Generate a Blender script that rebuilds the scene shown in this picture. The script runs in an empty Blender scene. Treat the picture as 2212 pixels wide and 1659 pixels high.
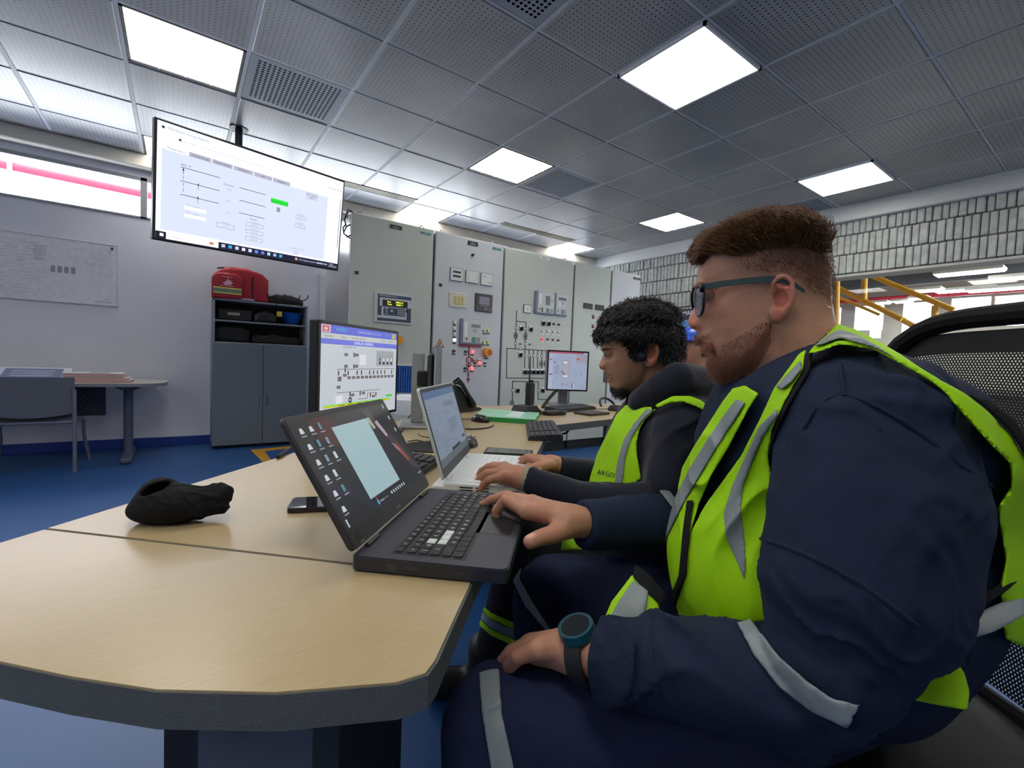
import bpy, math, random
import numpy as np
from mathutils import Vector, Matrix
SC = bpy.context.scene
COL = SC.collection
PI = math.pi
random.seed(7)

# ---------------------------------------------------------------- camera
CAM = np.array([-0.97719778, -2.12505406, 1.02536885])
RT = np.array([0.81042136, -0.58439864, 0.04117598])
DN = np.array([0.00493978, -0.06346551, -0.99797181])
FW = np.array([0.58582662, 0.80898107, -0.04854701])
FPX = 994.4
cd = bpy.data.cameras.new('camera'); cam = bpy.data.objects.new('camera', cd); COL.objects.link(cam)
cd.sensor_fit = 'HORIZONTAL'; cd.sensor_width = 36.0; cd.lens = FPX / 2212 * 36.0
cd.clip_start = 0.02; cd.clip_end = 200
cam.matrix_world = Matrix(((RT[0], -DN[0], -FW[0], CAM[0]), (RT[1], -DN[1], -FW[1], CAM[1]), (RT[2], -DN[2], -FW[2], CAM[2]), (0, 0, 0, 1)))
SC.camera = cam
SC.view_settings.view_transform = 'Standard'
SC.view_settings.look = 'None'
SC.view_settings.gamma = 1.0
SC.view_settings.exposure = 0.5
SC.view_settings.use_curve_mapping = False

def ray(x, y): return FW + RT * ((x - 1106) / FPX) + DN * ((y - 829.5) / FPX)
def on(x, y, axis, val):
    "point of the photographed place seen at (x, y) on the plane axis = val"
    d = ray(x, y); return CAM + d * ((val - CAM[axis]) / d[axis])
def at(x, y, w): return CAM + ray(x, y) * w

# ---------------------------------------------------------------- world and lights
wd = bpy.data.worlds.new('world'); SC.world = wd; wd.use_nodes = True
nt = wd.node_tree; bg = nt.nodes['Background']
bg.inputs['Color'].default_value = (0.93, 0.96, 1.0, 1); bg.inputs['Strength'].default_value = 8.0
PANEL_W = 11            # emission of the ceiling light diffusers
def area(name, loc, rot, sx, sy, power, col=(1, 1, 1)):
    l = bpy.data.lights.new(name, 'AREA'); l.shape = 'RECTANGLE'; l.size = sx; l.size_y = sy; l.energy = power; l.color = col
    o = bpy.data.objects.new(name, l); COL.objects.link(o); o.location = loc; o.rotation_euler = rot; return o
# daylight entering through the high window band of the back wall; an added, unseen lamp brightens the hall
area('hall_fill', (8.6, -9.9, 1.9), (math.radians(90), 0, 0), 4.5, 2.6, 420, (0.98, 0.99, 1.0))
area('daylight_back_window', (0.4, 5.6, 3.9), (math.radians(-62), 0, 0), 9.5, 1.2, 560, (0.96, 0.98, 1.0))

# ---------------------------------------------------------------- materials
def srgb(r, g, b):
    f = lambda c: c / 12.92 if c <= 0.04045 else ((c + 0.055) / 1.055) ** 2.4
    return (f(r / 255), f(g / 255), f(b / 255), 1.0)
MATS = {}
def N(t, kind, **kw):
    n = t.nodes.new(kind)
    for k, v in kw.items():
        if k in n.inputs: n.inputs[k].default_value = v
        else: setattr(n, k, v)
    return n
def mat(name, rgb, rough=0.5, metal=0.0, emis=0.0, ecol=None, var=0.06, vscale=30.0, bump=0.0, bscale=200.0, spec=0.5, coat=0.0, stretch=None, alpha=None, sheen=0.0):
    "procedural material: base colour broken up by noise, optional bump, emission"
    if name in MATS: return MATS[name]
    m = bpy.data.materials.new(name); m.use_nodes = True; t = m.node_tree; b = t.nodes['Principled BSDF']
    c = srgb(*rgb)
    tc = N(t, 'ShaderNodeTexCoord'); mp = N(t, 'ShaderNodeMapping'); t.links.new(tc.outputs['Object'], mp.inputs['Vector'])
    if stretch: mp.inputs['Scale'].default_value = stretch
    if var > 0:
        nz = N(t, 'ShaderNodeTexNoise', Scale=vscale, Detail=4.0); t.links.new(mp.outputs['Vector'], nz.inputs['Vector'])
        cr = N(t, 'ShaderNodeValToRGB')
        cr.color_ramp.elements[0].color = tuple(x * (1 - var) for x in c[:3]) + (1,); cr.color_ramp.elements[0].position = 0.3
        cr.color_ramp.elements[1].color = tuple(min(1, x * (1 + var)) for x in c[:3]) + (1,); cr.color_ramp.elements[1].position = 0.7
        t.links.new(nz.outputs['Fac'], cr.inputs['Fac']); t.links.new(cr.outputs['Color'], b.inputs['Base Color'])
    else: b.inputs['Base Color'].default_value = c
    b.inputs['Roughness'].default_value = rough; b.inputs['Metallic'].default_value = metal
    b.inputs['Specular IOR Level'].default_value = spec; b.inputs['Coat Weight'].default_value = coat
    b.inputs['Sheen Weight'].default_value = sheen
    if emis > 0:
        b.inputs['Emission Color'].default_value = srgb(*(ecol or rgb)); b.inputs['Emission Strength'].default_value = emis
    if bump > 0:
        nb = N(t, 'ShaderNodeTexNoise', Scale=bscale, Detail=3.0); t.links.new(mp.outputs['Vector'], nb.inputs['Vector'])
        bp = N(t, 'ShaderNodeBump', Strength=bump, Distance=0.002); t.links.new(nb.outputs['Fac'], bp.inputs['Height']); t.links.new(bp.outputs['Normal'], b.inputs['Normal'])
    if alpha is not None: b.inputs['Alpha'].default_value = alpha
    MATS[name] = m; return m

# ---------------------------------------------------------------- mesh builder
class MB:
    def __init__(s): s.v = []; s.f = []; s.mi = []; s.M = None; s.cur = 0
    def add(s, vs, fs, mi=None):
        o = len(s.v)
        if s.M is not None: vs = [tuple(s.M @ Vector(p)) for p in vs]
        s.v += [tuple(map(float, p)) for p in vs]; s.f += [tuple(i + o for i in f) for f in fs]; s.mi += [s.cur if mi is None else mi] * len(fs); return s
    def box(s, x0, x1, y0, y1, z0, z1, mi=None, bev=0.0):
        if x0 > x1: x0, x1 = x1, x0
        if y0 > y1: y0, y1 = y1, y0
        if z0 > z1: z0, z1 = z1, z0
        b = min(bev, (x1 - x0) * .45, (y1 - y0) * .45, (z1 - z0) * .45)
        if b <= 0:
            vs = [(x, y, z) for z in (z0, z1) for y in (y0, y1) for x in (x0, x1)]
            return s.add(vs, [(0, 2, 3, 1), (4, 5, 7, 6), (0, 1, 5, 4), (2, 6, 7, 3), (0, 4, 6, 2), (1, 3, 7, 5)], mi)
        X = ((x0, x0 + b), (x1, x1 - b)); Y = ((y0, y0 + b), (y1, y1 - b)); Z = ((z0, z0 + b), (z1, z1 - b))
        vs = []; ix = {}
        for i in (0, 1):
            for j in (0, 1):
                for k in (0, 1):
                    for a in (0, 1, 2):
                        p = [X[i][1], Y[j][1], Z[k][1]]; p[a] = (X[i][0], Y[j][0], Z[k][0])[a]
                        ix[(i, j, k, a)] = len(vs); vs.append(tuple(p))
        fs = []
        g = lambda i, j, k, a: ix[(i, j, k, a)]
        for i in (0, 1):
            q = [g(i, 0, 0, 0), g(i, 1, 0, 0), g(i, 1, 1, 0), g(i, 0, 1, 0)]; fs.append(tuple(q if i else q[::-1]))
            q = [g(0, i, 0, 1), g(0, i, 1, 1), g(1, i, 1, 1), g(1, i, 0, 1)]; fs.append(tuple(q if i else q[::-1]))
            q = [g(0, 0, i, 2), g(1, 0, i, 2), g(1, 1, i, 2), g(0, 1, i, 2)]; fs.append(tuple(q if i else q[::-1]))
        for i in (0, 1):
            for j in (0, 1):
                q = [g(i, j, 0, 0), g(i, j, 1, 0), g(i, j, 1, 1), g(i, j, 0, 1)]; fs.append(tuple(q if (i != j) else q[::-1])[::-1])
                q = [g(i, 0, j, 0), g(i, 1, j, 0), g(i, 1, j, 2), g(i, 0, j, 2)]; fs.append(tuple(q if (i != j) else q[::-1]))
                q = [g(0, i, j, 1), g(1, i, j, 1), g(1, i, j, 2), g(0, i, j, 2)]; fs.append(tuple(q if (i != j) else q[::-1])[::-1])
                for k in (0, 1):
                    q = [g(i, j, k, 0), g(i, j, k, 1), g(i, j, k, 2)]; fs.append(tuple(q if (i + j + k) % 2 else q[::-1]))
        return s.add(vs, fs, mi)
    def prism(s, poly, z0, z1, mi=None, axis=2, side_mi=None):
        "poly: 2-D points; extruded along axis"
        n = len(poly)
        def p3(a, b, c): return {2: (a, b, c), 1: (a, c, b), 0: (c, a, b)}[axis]
        vs = [p3(a, b, z0) for a, b in poly] + [p3(a, b, z1) for a, b in poly]
        s.add(vs, [tuple(range(n))[::-1], tuple(range(n, 2 * n))], mi)
        o = len(s.v) - 2 * n
        s.f += [(o + i, o + (i + 1) % n, o + n + (i + 1) % n, o + n + i) for i in range(n)]
        s.mi += [(s.cur if mi is None else mi) if side_mi is None else side_mi] * n
        return s
    def tube(s, pts, r, n=10, mi=None, cap=True, flat=1.0):
        pts = [Vector(p) for p in pts]; m = len(pts)
        rs = r if isinstance(r, (list, tuple)) else [r] * m
        up = None; vs = []
        for i, p in enumerate(pts):
            t = (pts[min(i + 1, m - 1)] - pts[max(i - 1, 0)]);
            if t.length < 1e-9: t = Vector((0, 0, 1))
            t.normalize()
            if up is None: up = Vector((0, 0, 1)) if abs(t.z) < .9 else Vector((1, 0, 0))
            a = up - t * up.dot(t)
            if a.length < 1e-6: a = t.orthogonal()
            a.normalize(); b = t.cross(a); up = a
            for k in range(n):
                th = 2 * PI * k / n; vs.append(tuple(p + (a * math.cos(th) * flat + b * math.sin(th)) * rs[i]))
        fs = [(i * n + k, i * n + (k + 1) % n, (i + 1) * n + (k + 1) % n, (i + 1) * n + k) for i in range(m - 1) for k in range(n)]
        if cap: fs += [tuple(range(n))[::-1], tuple(range((m - 1) * n, m * n))]
        return s.add(vs, fs, mi)
    def cyl(s, p0, p1, r0, r1=None, n=24, mi=None):
        return s.tube([p0, p1], [r0, r0 if r1 is None else r1], n, mi)
    def lathe(s, prof, c=(0, 0, 0), n=32, mi=None, axis=2, sx=1.0, sy=1.0):
        vs = []
        for r, z in prof:
            for k in range(n):
                th = 2 * PI * k / n; x, y = r * math.cos(th) * sx, r * math.sin(th) * sy
                q = {2: (x, y, z), 1: (x, z, y), 0: (z, x, y)}[axis]; vs.append((q[0] + c[0], q[1] + c[1], q[2] + c[2]))
        m = len(prof)
        fs = [(i * n + k, i * n + (k + 1) % n, (i + 1) * n + (k + 1) % n, (i + 1) * n + k) for i in range(m - 1) for k in range(n)]
        fs += [tuple(range(n))[::-1], tuple(range((m - 1) * n, m * n))]
        return s.add(vs, fs, mi)
    def quad(s, a, b, c, d, mi=None): return s.add([a, b, c, d], [(0, 1, 2, 3)], mi)
    def sphere(s, c, r, n=16, m=10, mi=None, sc=(1, 1, 1)):
        prof = [(max(1e-5, math.sin(PI * i / m)), -math.cos(PI * i / m)) for i in range(m + 1)]; vs = []
        for rr, z in prof:
            for k in range(n):
                th = 2 * PI * k / n; vs.append((c[0] + r * sc[0] * rr * math.cos(th), c[1] + r * sc[1] * rr * math.sin(th), c[2] + r * sc[2] * z))
        fs = [(i * n + k, i * n + (k + 1) % n, (i + 1) * n + (k + 1) % n, (i + 1) * n + k) for i in range(m) for k in range(n)]
        return s.add(vs, fs, mi)
    def build(s, name, mats, parent=None, smooth=True, ang=35):
        me = bpy.data.meshes.new(name); me.from_pydata(s.v, [], s.f)
        for m in (mats if isinstance(mats, (list, tuple)) else [mats]): me.materials.append(m)
        me.polygons.foreach_set('material_index', s.mi)
        me.update(); me.validate()
        if smooth:
            me.polygons.foreach_set('use_smooth', [True] * len(me.polygons)); me.set_sharp_from_angle(angle=math.radians(ang))
        o = bpy.data.objects.new(name, me); COL.objects.link(o)
        if parent is not None: o.parent = parent
        return o
def tag(o, label=None, cat=None, group=None, kind=None):
    if label: o['label'] = label
    if cat: o['category'] = cat
    if group: o['group'] = group
    if kind: o['kind'] = kind
    return o
def frame(name, origin, xdir=(1, 0, 0), zdir=(0, 0, 1), label=None, cat=None, group=None):
    "an Empty whose local x follows xdir and local z follows zdir"
    z = Vector(zdir).normalized(); x = Vector((*xdir, 0)[:3]); x = (x - z * x.dot(z)).normalized(); y = z.cross(x)
    o = bpy.data.objects.new(name, None); COL.objects.link(o); o.empty_display_size = 0.05
    o.matrix_world = Matrix(((x[0], y[0], z[0], origin[0]), (x[1], y[1], z[1], origin[1]), (x[2], y[2], z[2], origin[2]), (0, 0, 0, 1)))
    return tag(o, label, cat, group)
def dup(root, label=None, loc=None):
    r = root.copy(); COL.objects.link(r)
    if loc is not None: r.location = loc
    if label: r['label'] = label
    for ch in list(root.children):
        c = ch.copy(); COL.objects.link(c); c.parent = r
        for g in list(ch.children):
            d = g.copy(); COL.objects.link(d); d.parent = c
    return r
_TX = {}
def text_geo(body):
    "flat outline geometry of one line of lettering, unit height"
    if body in _TX: return _TX[body]
    cu = bpy.data.curves.new('t', 'FONT'); cu.body = body; cu.size = 1.0; cu.resolution_u = 2
    o = bpy.data.objects.new('t', cu); COL.objects.link(o)
    dg = bpy.context.evaluated_depsgraph_get(); e = o.evaluated_get(dg); me = e.to_mesh()
    vs = [tuple(v.co) for v in me.vertices]; fs = [tuple(p.vertices) for p in me.polygons]
    e.to_mesh_clear(); bpy.data.objects.remove(o); bpy.data.curves.remove(cu)
    w = max([v[0] for v in vs] or [0]); _TX[body] = (vs, fs, w); return _TX[body]
def put_text(mb, body, x, y, h, mi, plane, off, anchor='l', wmax=None):
    "lettering laid flat: plane(u, v, off) -> 3-D point; h = capital height"
    vs, fs, w = text_geo(body); k = h / 0.7; kx = k
    if wmax and w * k > wmax: kx = wmax / w
    x0 = x - (w * kx if anchor == 'r' else w * kx / 2 if anchor == 'c' else 0)
    mb.add([plane(x0 + v[0] * kx, y + v[1] * k, off) for v in vs], fs, mi)
def rr(x0, y0, x1, y1, r, n=5):
    "rounded rectangle outline, counter-clockwise"
    out = []
    for cx, cy, a in ((x1 - r, y0 + r, -90), (x1 - r, y1 - r, 0), (x0 + r, y1 - r, 90), (x0 + r, y0 + r, 180)):
        for i in range(n + 1):
            th = math.radians(a + 90 * i / n); out.append((cx + r * math.cos(th), cy + r * math.sin(th)))
    return out
# ================================================================ room
ZC = CAM[2] + 1.85657; T = 0.635; YB = 3.81; XR = 5.02; XL = -4.2; YF = -4.3
def struct(mb, name, m, **k):
    o = mb.build(name, m, **k); o['kind'] = 'structure'; return o
# floor
m = mat('floor_blue_epoxy', (30, 76, 132), rough=0.48, var=0.10, vscale=2.2, coat=0.0, bump=0.05, bscale=60)
struct(MB().box(XL, 13.0, -9, YB + 4, -.1, 0), 'floor', m)
# ceiling with perforated tiles
m = bpy.data.materials.new('perforated_tile'); m.use_nodes = True; t = m.node_tree; b = t.nodes['Principled BSDF']
tc = N(t, 'ShaderNodeTexCoord'); sp = N(t, 'ShaderNodeSeparateXYZ'); t.links.new(tc.outputs['Object'], sp.inputs[0])
def chain(inp, *ops):
    cur = inp
    for op, val in ops:
        n = N(t, 'ShaderNodeMath', operation=op); t.links.new(cur, n.inputs[0])
        if val is not None:
            if isinstance(val, (int, float)): n.inputs[1].default_value = val
            else: t.links.new(val, n.inputs[1])
        cur = n.outputs[0]
    return cur
NH = 22
def holes(t_, period, rad):
    fx = chain(sp.outputs[0], ('MULTIPLY', 1 / period), ('FRACT', None), ('SUBTRACT', .5), ('POWER', 2))
    fy = chain(sp.outputs[1], ('MULTIPLY', 1 / period), ('FRACT', None), ('SUBTRACT', .5), ('POWER', 2))
    s = chain(fx, ('ADD', fy), ('SQRT', None)); return chain(s, ('LESS_THAN', rad))
hole = holes(t, T / NH, .17)
def inside(o):
    return chain(o, ('MULTIPLY', 1 / T), ('FRACT', None), ('SUBTRACT', .5), ('ABSOLUTE', None), ('LESS_THAN', .455))
mask = chain(hole, ('MULTIPLY', inside(sp.outputs[0])), ('MULTIPLY', inside(sp.outputs[1])))
nz = N(t, 'ShaderNodeTexNoise', Scale=1.1, Detail=5.0); t.links.new(tc.outputs['Object'], nz.inputs['Vector'])
cr = N(t, 'ShaderNodeValToRGB'); cr.color_ramp.elements[0].color = srgb(142, 142, 142); cr.color_ramp.elements[1].color = srgb(168, 168, 166)
cr.color_ramp.elements[0].position = .35; cr.color_ramp.elements[1].position = .65
t.links.new(nz.outputs['Fac'], cr.inputs['Fac'])
mx = N(t, 'ShaderNodeMixRGB'); t.links.new(mask, mx.inputs['Fac']); t.links.new(cr.outputs['Color'], mx.inputs[1]); mx.inputs[2].default_value = srgb(44, 48, 58)
t.links.new(mx.outputs[0], b.inputs['Base Color']); b.inputs['Roughness'].default_value = .34; b.inputs['Specular IOR Level'].default_value = .9
M_TILE = m
LIGHTS = [(i, j) for i in (-6, -2, 2, 6) for j in (-4, -1, 2, 5) if (i, j) not in ((-6, 5), (-6, 2))]
VENTS = [(-1, 2), (3, 2), (0, -1), (7, 0)]
cut = set(LIGHTS) | set(VENTS)
mb = MB(); g = .012
i0, i1, j0, j1 = -7, 8, -7, 6
for i in range(i0, i1):
    for j in range(j0, j1):
        if (i, j) in cut: continue
        x0, y0 = i * T, j * T; x1, y1 = min(x0 + T, XR), y0 + T
        dz = random.uniform(-.001, .002)
        mb.box(x0 + g, x1 - g, y0 + g, y1 - g, ZC - .004 + dz, ZC + .02, bev=.004)
struct(mb, 'ceiling', M_TILE)
m = mat('ceiling_bar', (206, 208, 212), rough=.5)
mb = MB()
for i in range(i0, i1 + 1): mb.box(i * T - .011, i * T + .011, j0 * T, j1 * T, ZC, ZC + .03)
for j in range(j0, j1 + 1): mb.box(i0 * T, XR, j * T - .009, j * T + .009, ZC + .001, ZC + .03)
struct(mb, 'trim_1', m)
struct(MB().box(XL - .3, XR + .3, YF - .3, YB + .3, ZC + .2, ZC + .3), 'ceiling_slab', mat('slab_dark', (60, 60, 64), rough=.9))
# border of plain board between the tile field and the walls
m_cream = mat('cream_board', (226, 220, 204), rough=.7, var=.03)
mb = MB(); mb.box(XL, XR, 6 * T - .0, YB + .05, ZC - .002, ZC + .03)
mb.box(XL, i0 * T, YF, YB, ZC - .002, ZC + .03)
mb.box(XL, XR, YF, j0 * T, ZC - .002, ZC + .03)
struct(mb, 'ceiling_border', mat('grey_board', (196, 194, 188), rough=.7, var=.03))
# lights
m_diff = mat('lamp_diffuser', (255, 255, 255), rough=.4, var=0, emis=PANEL_W, ecol=(255, 250, 240))
m_diff2 = mat('lamp_diffuser_soft', (255, 255, 255), rough=.4, var=0, emis=6, ecol=(255, 250, 240))
m_frm = mat('lamp_frame_dark', (58, 56, 52), rough=.5)
m_lou = mat('louvre_white', (225, 230, 240), rough=.4, emis=1.2, var=.02)
LLAB = {(2, -1): ('bare', 'large bright square ceiling light nearest above the man in glasses'), (6, -1): ('bare', 'bright square ceiling light close to the rough brick wall'),
        (-2, 2): ('lou', 'bright square ceiling light with dark frame above the hanging television'), (2, 2): ('lou', 'square ceiling light with prismatic squares beside a coarse perforated vent'),
        (6, 2): ('lou', 'small square louvred ceiling light just above the man in glasses, brick wall behind'), (2, 5): ('lou', 'square ceiling light directly above the first two switchgear cabinets'),
        (6, 5): ('lou', 'farthest small ceiling light above the right switchgear cabinets'), (-2, 5): ('lou', 'ceiling light half hidden behind the left edge of the hanging television')}
for (i, j) in LIGHTS:
    kind, lab = LLAB.get((i, j), ('bare', 'square ceiling light panel out of view behind the photographer'))
    o = frame('ceiling_light', (i * T + T / 2, j * T + T / 2, ZC), label=lab, cat='light', group='square ceiling lights')
    h = T / 2 - .013
    mb = MB()
    dp = -.018 if kind == 'bare' else .0
    for a, b_, c_, d_ in ((-h, h, -h, -h + .016), (-h, h, h - .016, h), (-h, -h + .016, -h, h), (h - .016, h, -h, h)): mb.box(a, b_, c_, d_, dp, .06)
    mb.build('frame', m_frm if kind == 'lou' else mat('lamp_frame_white', (225, 225, 225), rough=.4), o)
    MB().box(-h + .014, h - .014, -h + .014, h - .014, dp + .003 if kind == 'bare' else .007, .04).build('diffuser', m_diff if kind == 'bare' else m_diff2, o)
    if kind == 'lou':
        mb = MB()
        for k in range(1, 4):
            u = -h + .014 + (2 * h - .028) * k / 4
            mb.box(u - .002, u + .002, -h + .016, h - .016, -.002, .007); mb.box(-h + .016, h - .016, u - .002, u + .002, -.002, .007)
        mb.build('louvre', m_lou, o)
# coarse perforated vents
VLAB = ['coarse perforated ceiling vent beside the light above the television', 'coarse perforated ceiling vent beside the prismatic light at centre', 'coarse perforated ceiling vent cut by the top edge of the picture', 'perforated ceiling vent by the brick wall just above the hair of the man in glasses']
m_vent = mat('vent_metal', (150, 156, 166), rough=.45, var=.03); m_black = mat('void_black', (16, 17, 20), rough=.9, var=0)
for (i, j), lab in zip(VENTS, VLAB):
    o = frame('ceiling_vent', (i * T + T / 2, j * T + T / 2, ZC), label=lab, cat='vent', group='perforated ceiling vents')
    h = T / 2 - .013; n = 18; s = (2 * h - .08) / n; mb = MB(); q = 8
    # sheet with real holes: each cell is a ring of quads from a square to an octagon
    for a in range(n):
        for c in range(n):
            cx, cy = -h + .04 + s * (a + .5), -h + .04 + s * (c + .5); vs = []; r = s * .33
            for k in range(q):
                th = PI / 4 * k + PI / 8; vs.append((cx + r * math.cos(th), cy + r * math.sin(th), 0))
            for k in range(q):
                th = PI / 4 * k + PI / 8; m_ = max(abs(math.cos(th)), abs(math.sin(th))); vs.append((cx + s / 2 * math.cos(th) / m_, cy + s / 2 * math.sin(th) / m_, 0))
            fs = [(k, (k + 1) % q, q + (k + 1) % q, q + k) for k in range(q)]
            for k in (0, 2, 4, 6):
                sx = (1, -1, -1, 1)[k // 2]; sy = (1, 1, -1, -1)[k // 2]
                vs.append((cx + sx * s / 2, cy + sy * s / 2, 0)); fs.append((q + k, q + (k + 1) % q, len(vs) - 1))
            mb.add(vs, fs)
    for a, b_, c_, d_ in ((-h, h, -h, -h + .04), (-h, h, h - .04, h), (-h, -h + .04, -h + .04, h - .04), (h - .04, h, -h + .04, h - .04)): mb.box(a, b_, c_, d_, 0, .003)
    mb.build('perforated_sheet', m_vent, o)
    MB().box(-h, h, -h, h, .03, .035).build('backing', m_black, o)
for (a, b_), lab in (((0, 2), 'long slotted air diffuser in the ceiling beside the right edge of the television'), ((4, 6), 'long slotted air diffuser in the ceiling above the middle cabinets')):
    o = frame('slot_diffuser', (a * T, 4.86 * T, ZC - .006), label=lab, cat='air diffuser', group='slotted ceiling diffusers')
    L = (b_ - a) * T
    MB().box(0, L, -.05, .06, .0, .006).build('backing', m_black, o)
    mb = MB()
    for k in range(4): mb.box(0, L, -.05 + k * .032, -.05 + k * .032 + .014, -.004, .0)
    mb.box(-.01, 0, -.05, .062, -.004, .005); mb.box(L, L + .01, -.05, .062, -.004, .005)
    mb.build('slat', mat('diffuser_brass', (120, 112, 92), rough=.35, metal=.6), o)

# back wall with high window band
m_wall = mat('wall_paint', (208, 210, 220), rough=.62, var=.03, vscale=3, bump=.15, bscale=180)
zb, zt = CAM[2] + 1.262, CAM[2] + 1.66
x_m0, x_m1 = on(303, 470, 1, YB)[0], on(318, 470, 1, YB)[0]; x_w2 = 4.8
mb = MB()
mb.box(XL, XR + .2, YB, YB + .2, 0, zb); mb.box(XL, XR + .2, YB, YB + .2, zt, ZC + .2)
mb.box(x_w2, XR + .2, YB, YB + .2, zb, zt)
struct(mb, 'wall_back', m_wall)
m_fr = mat('window_frame_alu', (150, 152, 156), rough=.4, metal=.3)
mb = MB()
for a, b_ in ((XL, x_m0), (x_m1, x_w2)):
    pass
mb.box(XL, x_w2, YB - .012, YB + .05, zt - .035, zt, bev=.003); mb.box(XL, x_w2, YB - .012, YB + .05, zb, zb + .02, bev=.003)
mb.box(x_m0, x_m1, YB - .012, YB + .06, zb, zt, bev=.003); mb.box(x_m1 + .03, x_m1 + .045, YB, YB + .05, zb, zt); [mb.box(a, a + .03, YB, YB + .05, zb, zt) for a in (-2.9, .05, 1.3, 2.5, 3.7)]
struct(mb, 'window_1', m_fr)
m_gl = bpy.data.materials.new('window_glass'); m_gl.use_nodes = True; t = m_gl.node_tree; t.nodes.remove(t.nodes['Principled BSDF'])
tr_ = N(t, 'ShaderNodeBsdfTransparent'); gs_ = N(t, 'ShaderNodeBsdfGlossy', Roughness=.02); mx_ = N(t, 'ShaderNodeMixShader', Fac=.04); tr_.inputs[0].default_value = (.96, .98, 1, 1)
t.links.new(tr_.outputs[0], mx_.inputs[1]); t.links.new(gs_.outputs[0], mx_.inputs[2]); t.links.new(mx_.outputs[0], t.nodes['Material Output'].inputs[0])
struct(MB().box(XL, x_w2, YB + .08, YB + .086, zb, zt), 'window_2', m_gl)
# projecting plaster cornice along the back wall and the right wall
struct(MB().box(XL, XR, YB - .12, YB, zt + .07, ZC, bev=.01), 'trim_2', m_cream)
struct(MB().box(XR - .09, XR + .02, YF, YB, ZC - .17, ZC + .02, bev=.01), 'trim_3', mat('fascia_grey', (186, 188, 188), rough=.6, var=.03))
# blue coved skirting
struct(MB().box(XL, on(690, 900, 1, YB)[0], YB - .012, YB + .001, 0, .1, bev=.004), 'baseboard_back', mat('skirting_blue', (20, 52, 132), rough=.35))
# left and front walls (outside the picture)
struct(MB().box(XL - .2, XL, YF, YB + .2, 0, ZC + .2), 'wall_left', m_wall)
mb = MB(); mb.box(XL, XR, YF - .2, YF, 0, ZC + .2); struct(mb, 'wall_front', m_wall)
# outside the band of windows: red pipe under a pale canopy
o = frame('pipe', (-2.4, 4.9, 2.86), label='blurred red pipe outside the high window band', cat='pipe')
MB().cyl((-1.4, 0, 0), (1.5, 0, -.06), .045).build('pipe_run', mat('red_pipe', (190, 40, 60), rough=.4), o)
MB().box(-.02, .02, -.05, .05, -.08, .2).build('hanger', mat('hanger', (120, 120, 120)), o)

# right wall of tall split-face blocks with a wide opening to the hall
m_brk = mat('split_block', (158, 162, 160), rough=.8, var=.2, vscale=14, bump=.9, bscale=45)
m_mor = mat('block_joint', (110, 110, 106), rough=.9)
pa = on(1812, 600, 0, XR); pb = on(2212, 545, 0, XR); ZO = (pa[2] + pb[2]) / 2 + .0
YO = 1.05                     # the opening starts here (behind the man's head) and runs towards the camera side
mb = MB(); rnd = random.Random(3)
RH, BW = .215, .062
def blocks(y0, y1, z0, z1):
    nr = int(math.ceil((z1 - z0) / RH))
    for r in range(nr):
        za, zb_ = z1 - (r + 1) * RH, z1 - r * RH; za = max(za, z0); y = y0 - rnd.uniform(0, BW)
        while y < y1:
            w = BW * rnd.uniform(.85, 1.15); a, b_ = max(y, y0), min(y + w - .007, y1)
            if b_ - a > .012:
                d = rnd.uniform(0, .018); zz = rnd.uniform(-.004, .004)
                mb.box(XR - .02 - d, XR + .05, a, b_, za + .007 + max(zz, 0), zb_ - .003 + min(zz, 0), 0, bev=.008)
            y += w
blocks(YO, YB, 0.9, ZC - .1); blocks(YF + 1.2, YO, ZO, ZC - .1)
mb.box(XR - .004, XR + .2, YO, YB, 0, ZC + .2, 1); mb.box(XR - .004, XR + .2, YF, YO, ZO, ZC + .2, 1); mb.box(XR, XR + .2, YF, YO, 0, .9, 1)
mb.box(XR - .01, XR + .2, YF, -3.4, .9, ZO, 1)
struct(mb, 'wall_right', [m_brk, m_mor])
mb = MB(); mb.box(XR - .02, XR + .2, -3.4, YO, ZO - .03, ZO, bev=.004); mb.box(XR - .02, XR + .2, -3.4, YO, .9, .95, bev=.004); mb.box(XR - .02, XR + .2, YO - .04, YO, .9, ZO)
struct(mb, 'window_3', mat('lintel_grey', (168, 166, 160), rough=.6))
struct(MB().box(XR + .08, XR + .086, -3.4, YO, .9, ZO), 'window_4', m_gl)
# ================================================================ switchgear cabinets
YC = 1.9
def F(px, py): p = on(px, py, 1, YC); return p[0], p[2]
def Fz(X, Y, ox, oy, s=.162749): return F(ox + X * s, oy + Y * s)
m_cab = mat('cabinet_ral_grey', (180, 187, 180), rough=.42, var=.03, vscale=4, bump=.12, bscale=260)
m_cab2 = mat('cabinet_blue_grey', (186, 191, 196), rough=.42, var=.03, vscale=4, bump=.12, bscale=260)
m_pl = mat('plinth_black', (20, 22, 26), rough=.6)
m_blk = mat('plastic_black', (22, 22, 24), rough=.45); m_wht = mat('plastic_white', (220, 222, 222), rough=.4)
m_lg = mat('plastic_light_grey', (186, 190, 194), rough=.45); m_bg = mat('plastic_blue_grey', (110, 122, 142), rough=.5)
m_teal = mat('brand_teal', (40, 132, 136), rough=.4); m_redd = mat('lamp_red_dark', (92, 28, 30), rough=.3)
m_redl = mat('lamp_red_lit', (255, 70, 80), emis=3.0, ecol=(255, 60, 72), var=0); m_yel = mat('lamp_yellow', (200, 196, 90), rough=.3)
m_org = mat('cover_orange', (226, 146, 24), rough=.4); m_grn = mat('lamp_dark_green', (34, 48, 44), rough=.3)
m_blu = mat('lamp_blue', (40, 96, 140), rough=.3); m_mim = mat('mimic_dark', (38, 46, 46), rough=.5); m_mred = mat('mimic_red', (138, 30, 36), rough=.5)
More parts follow.
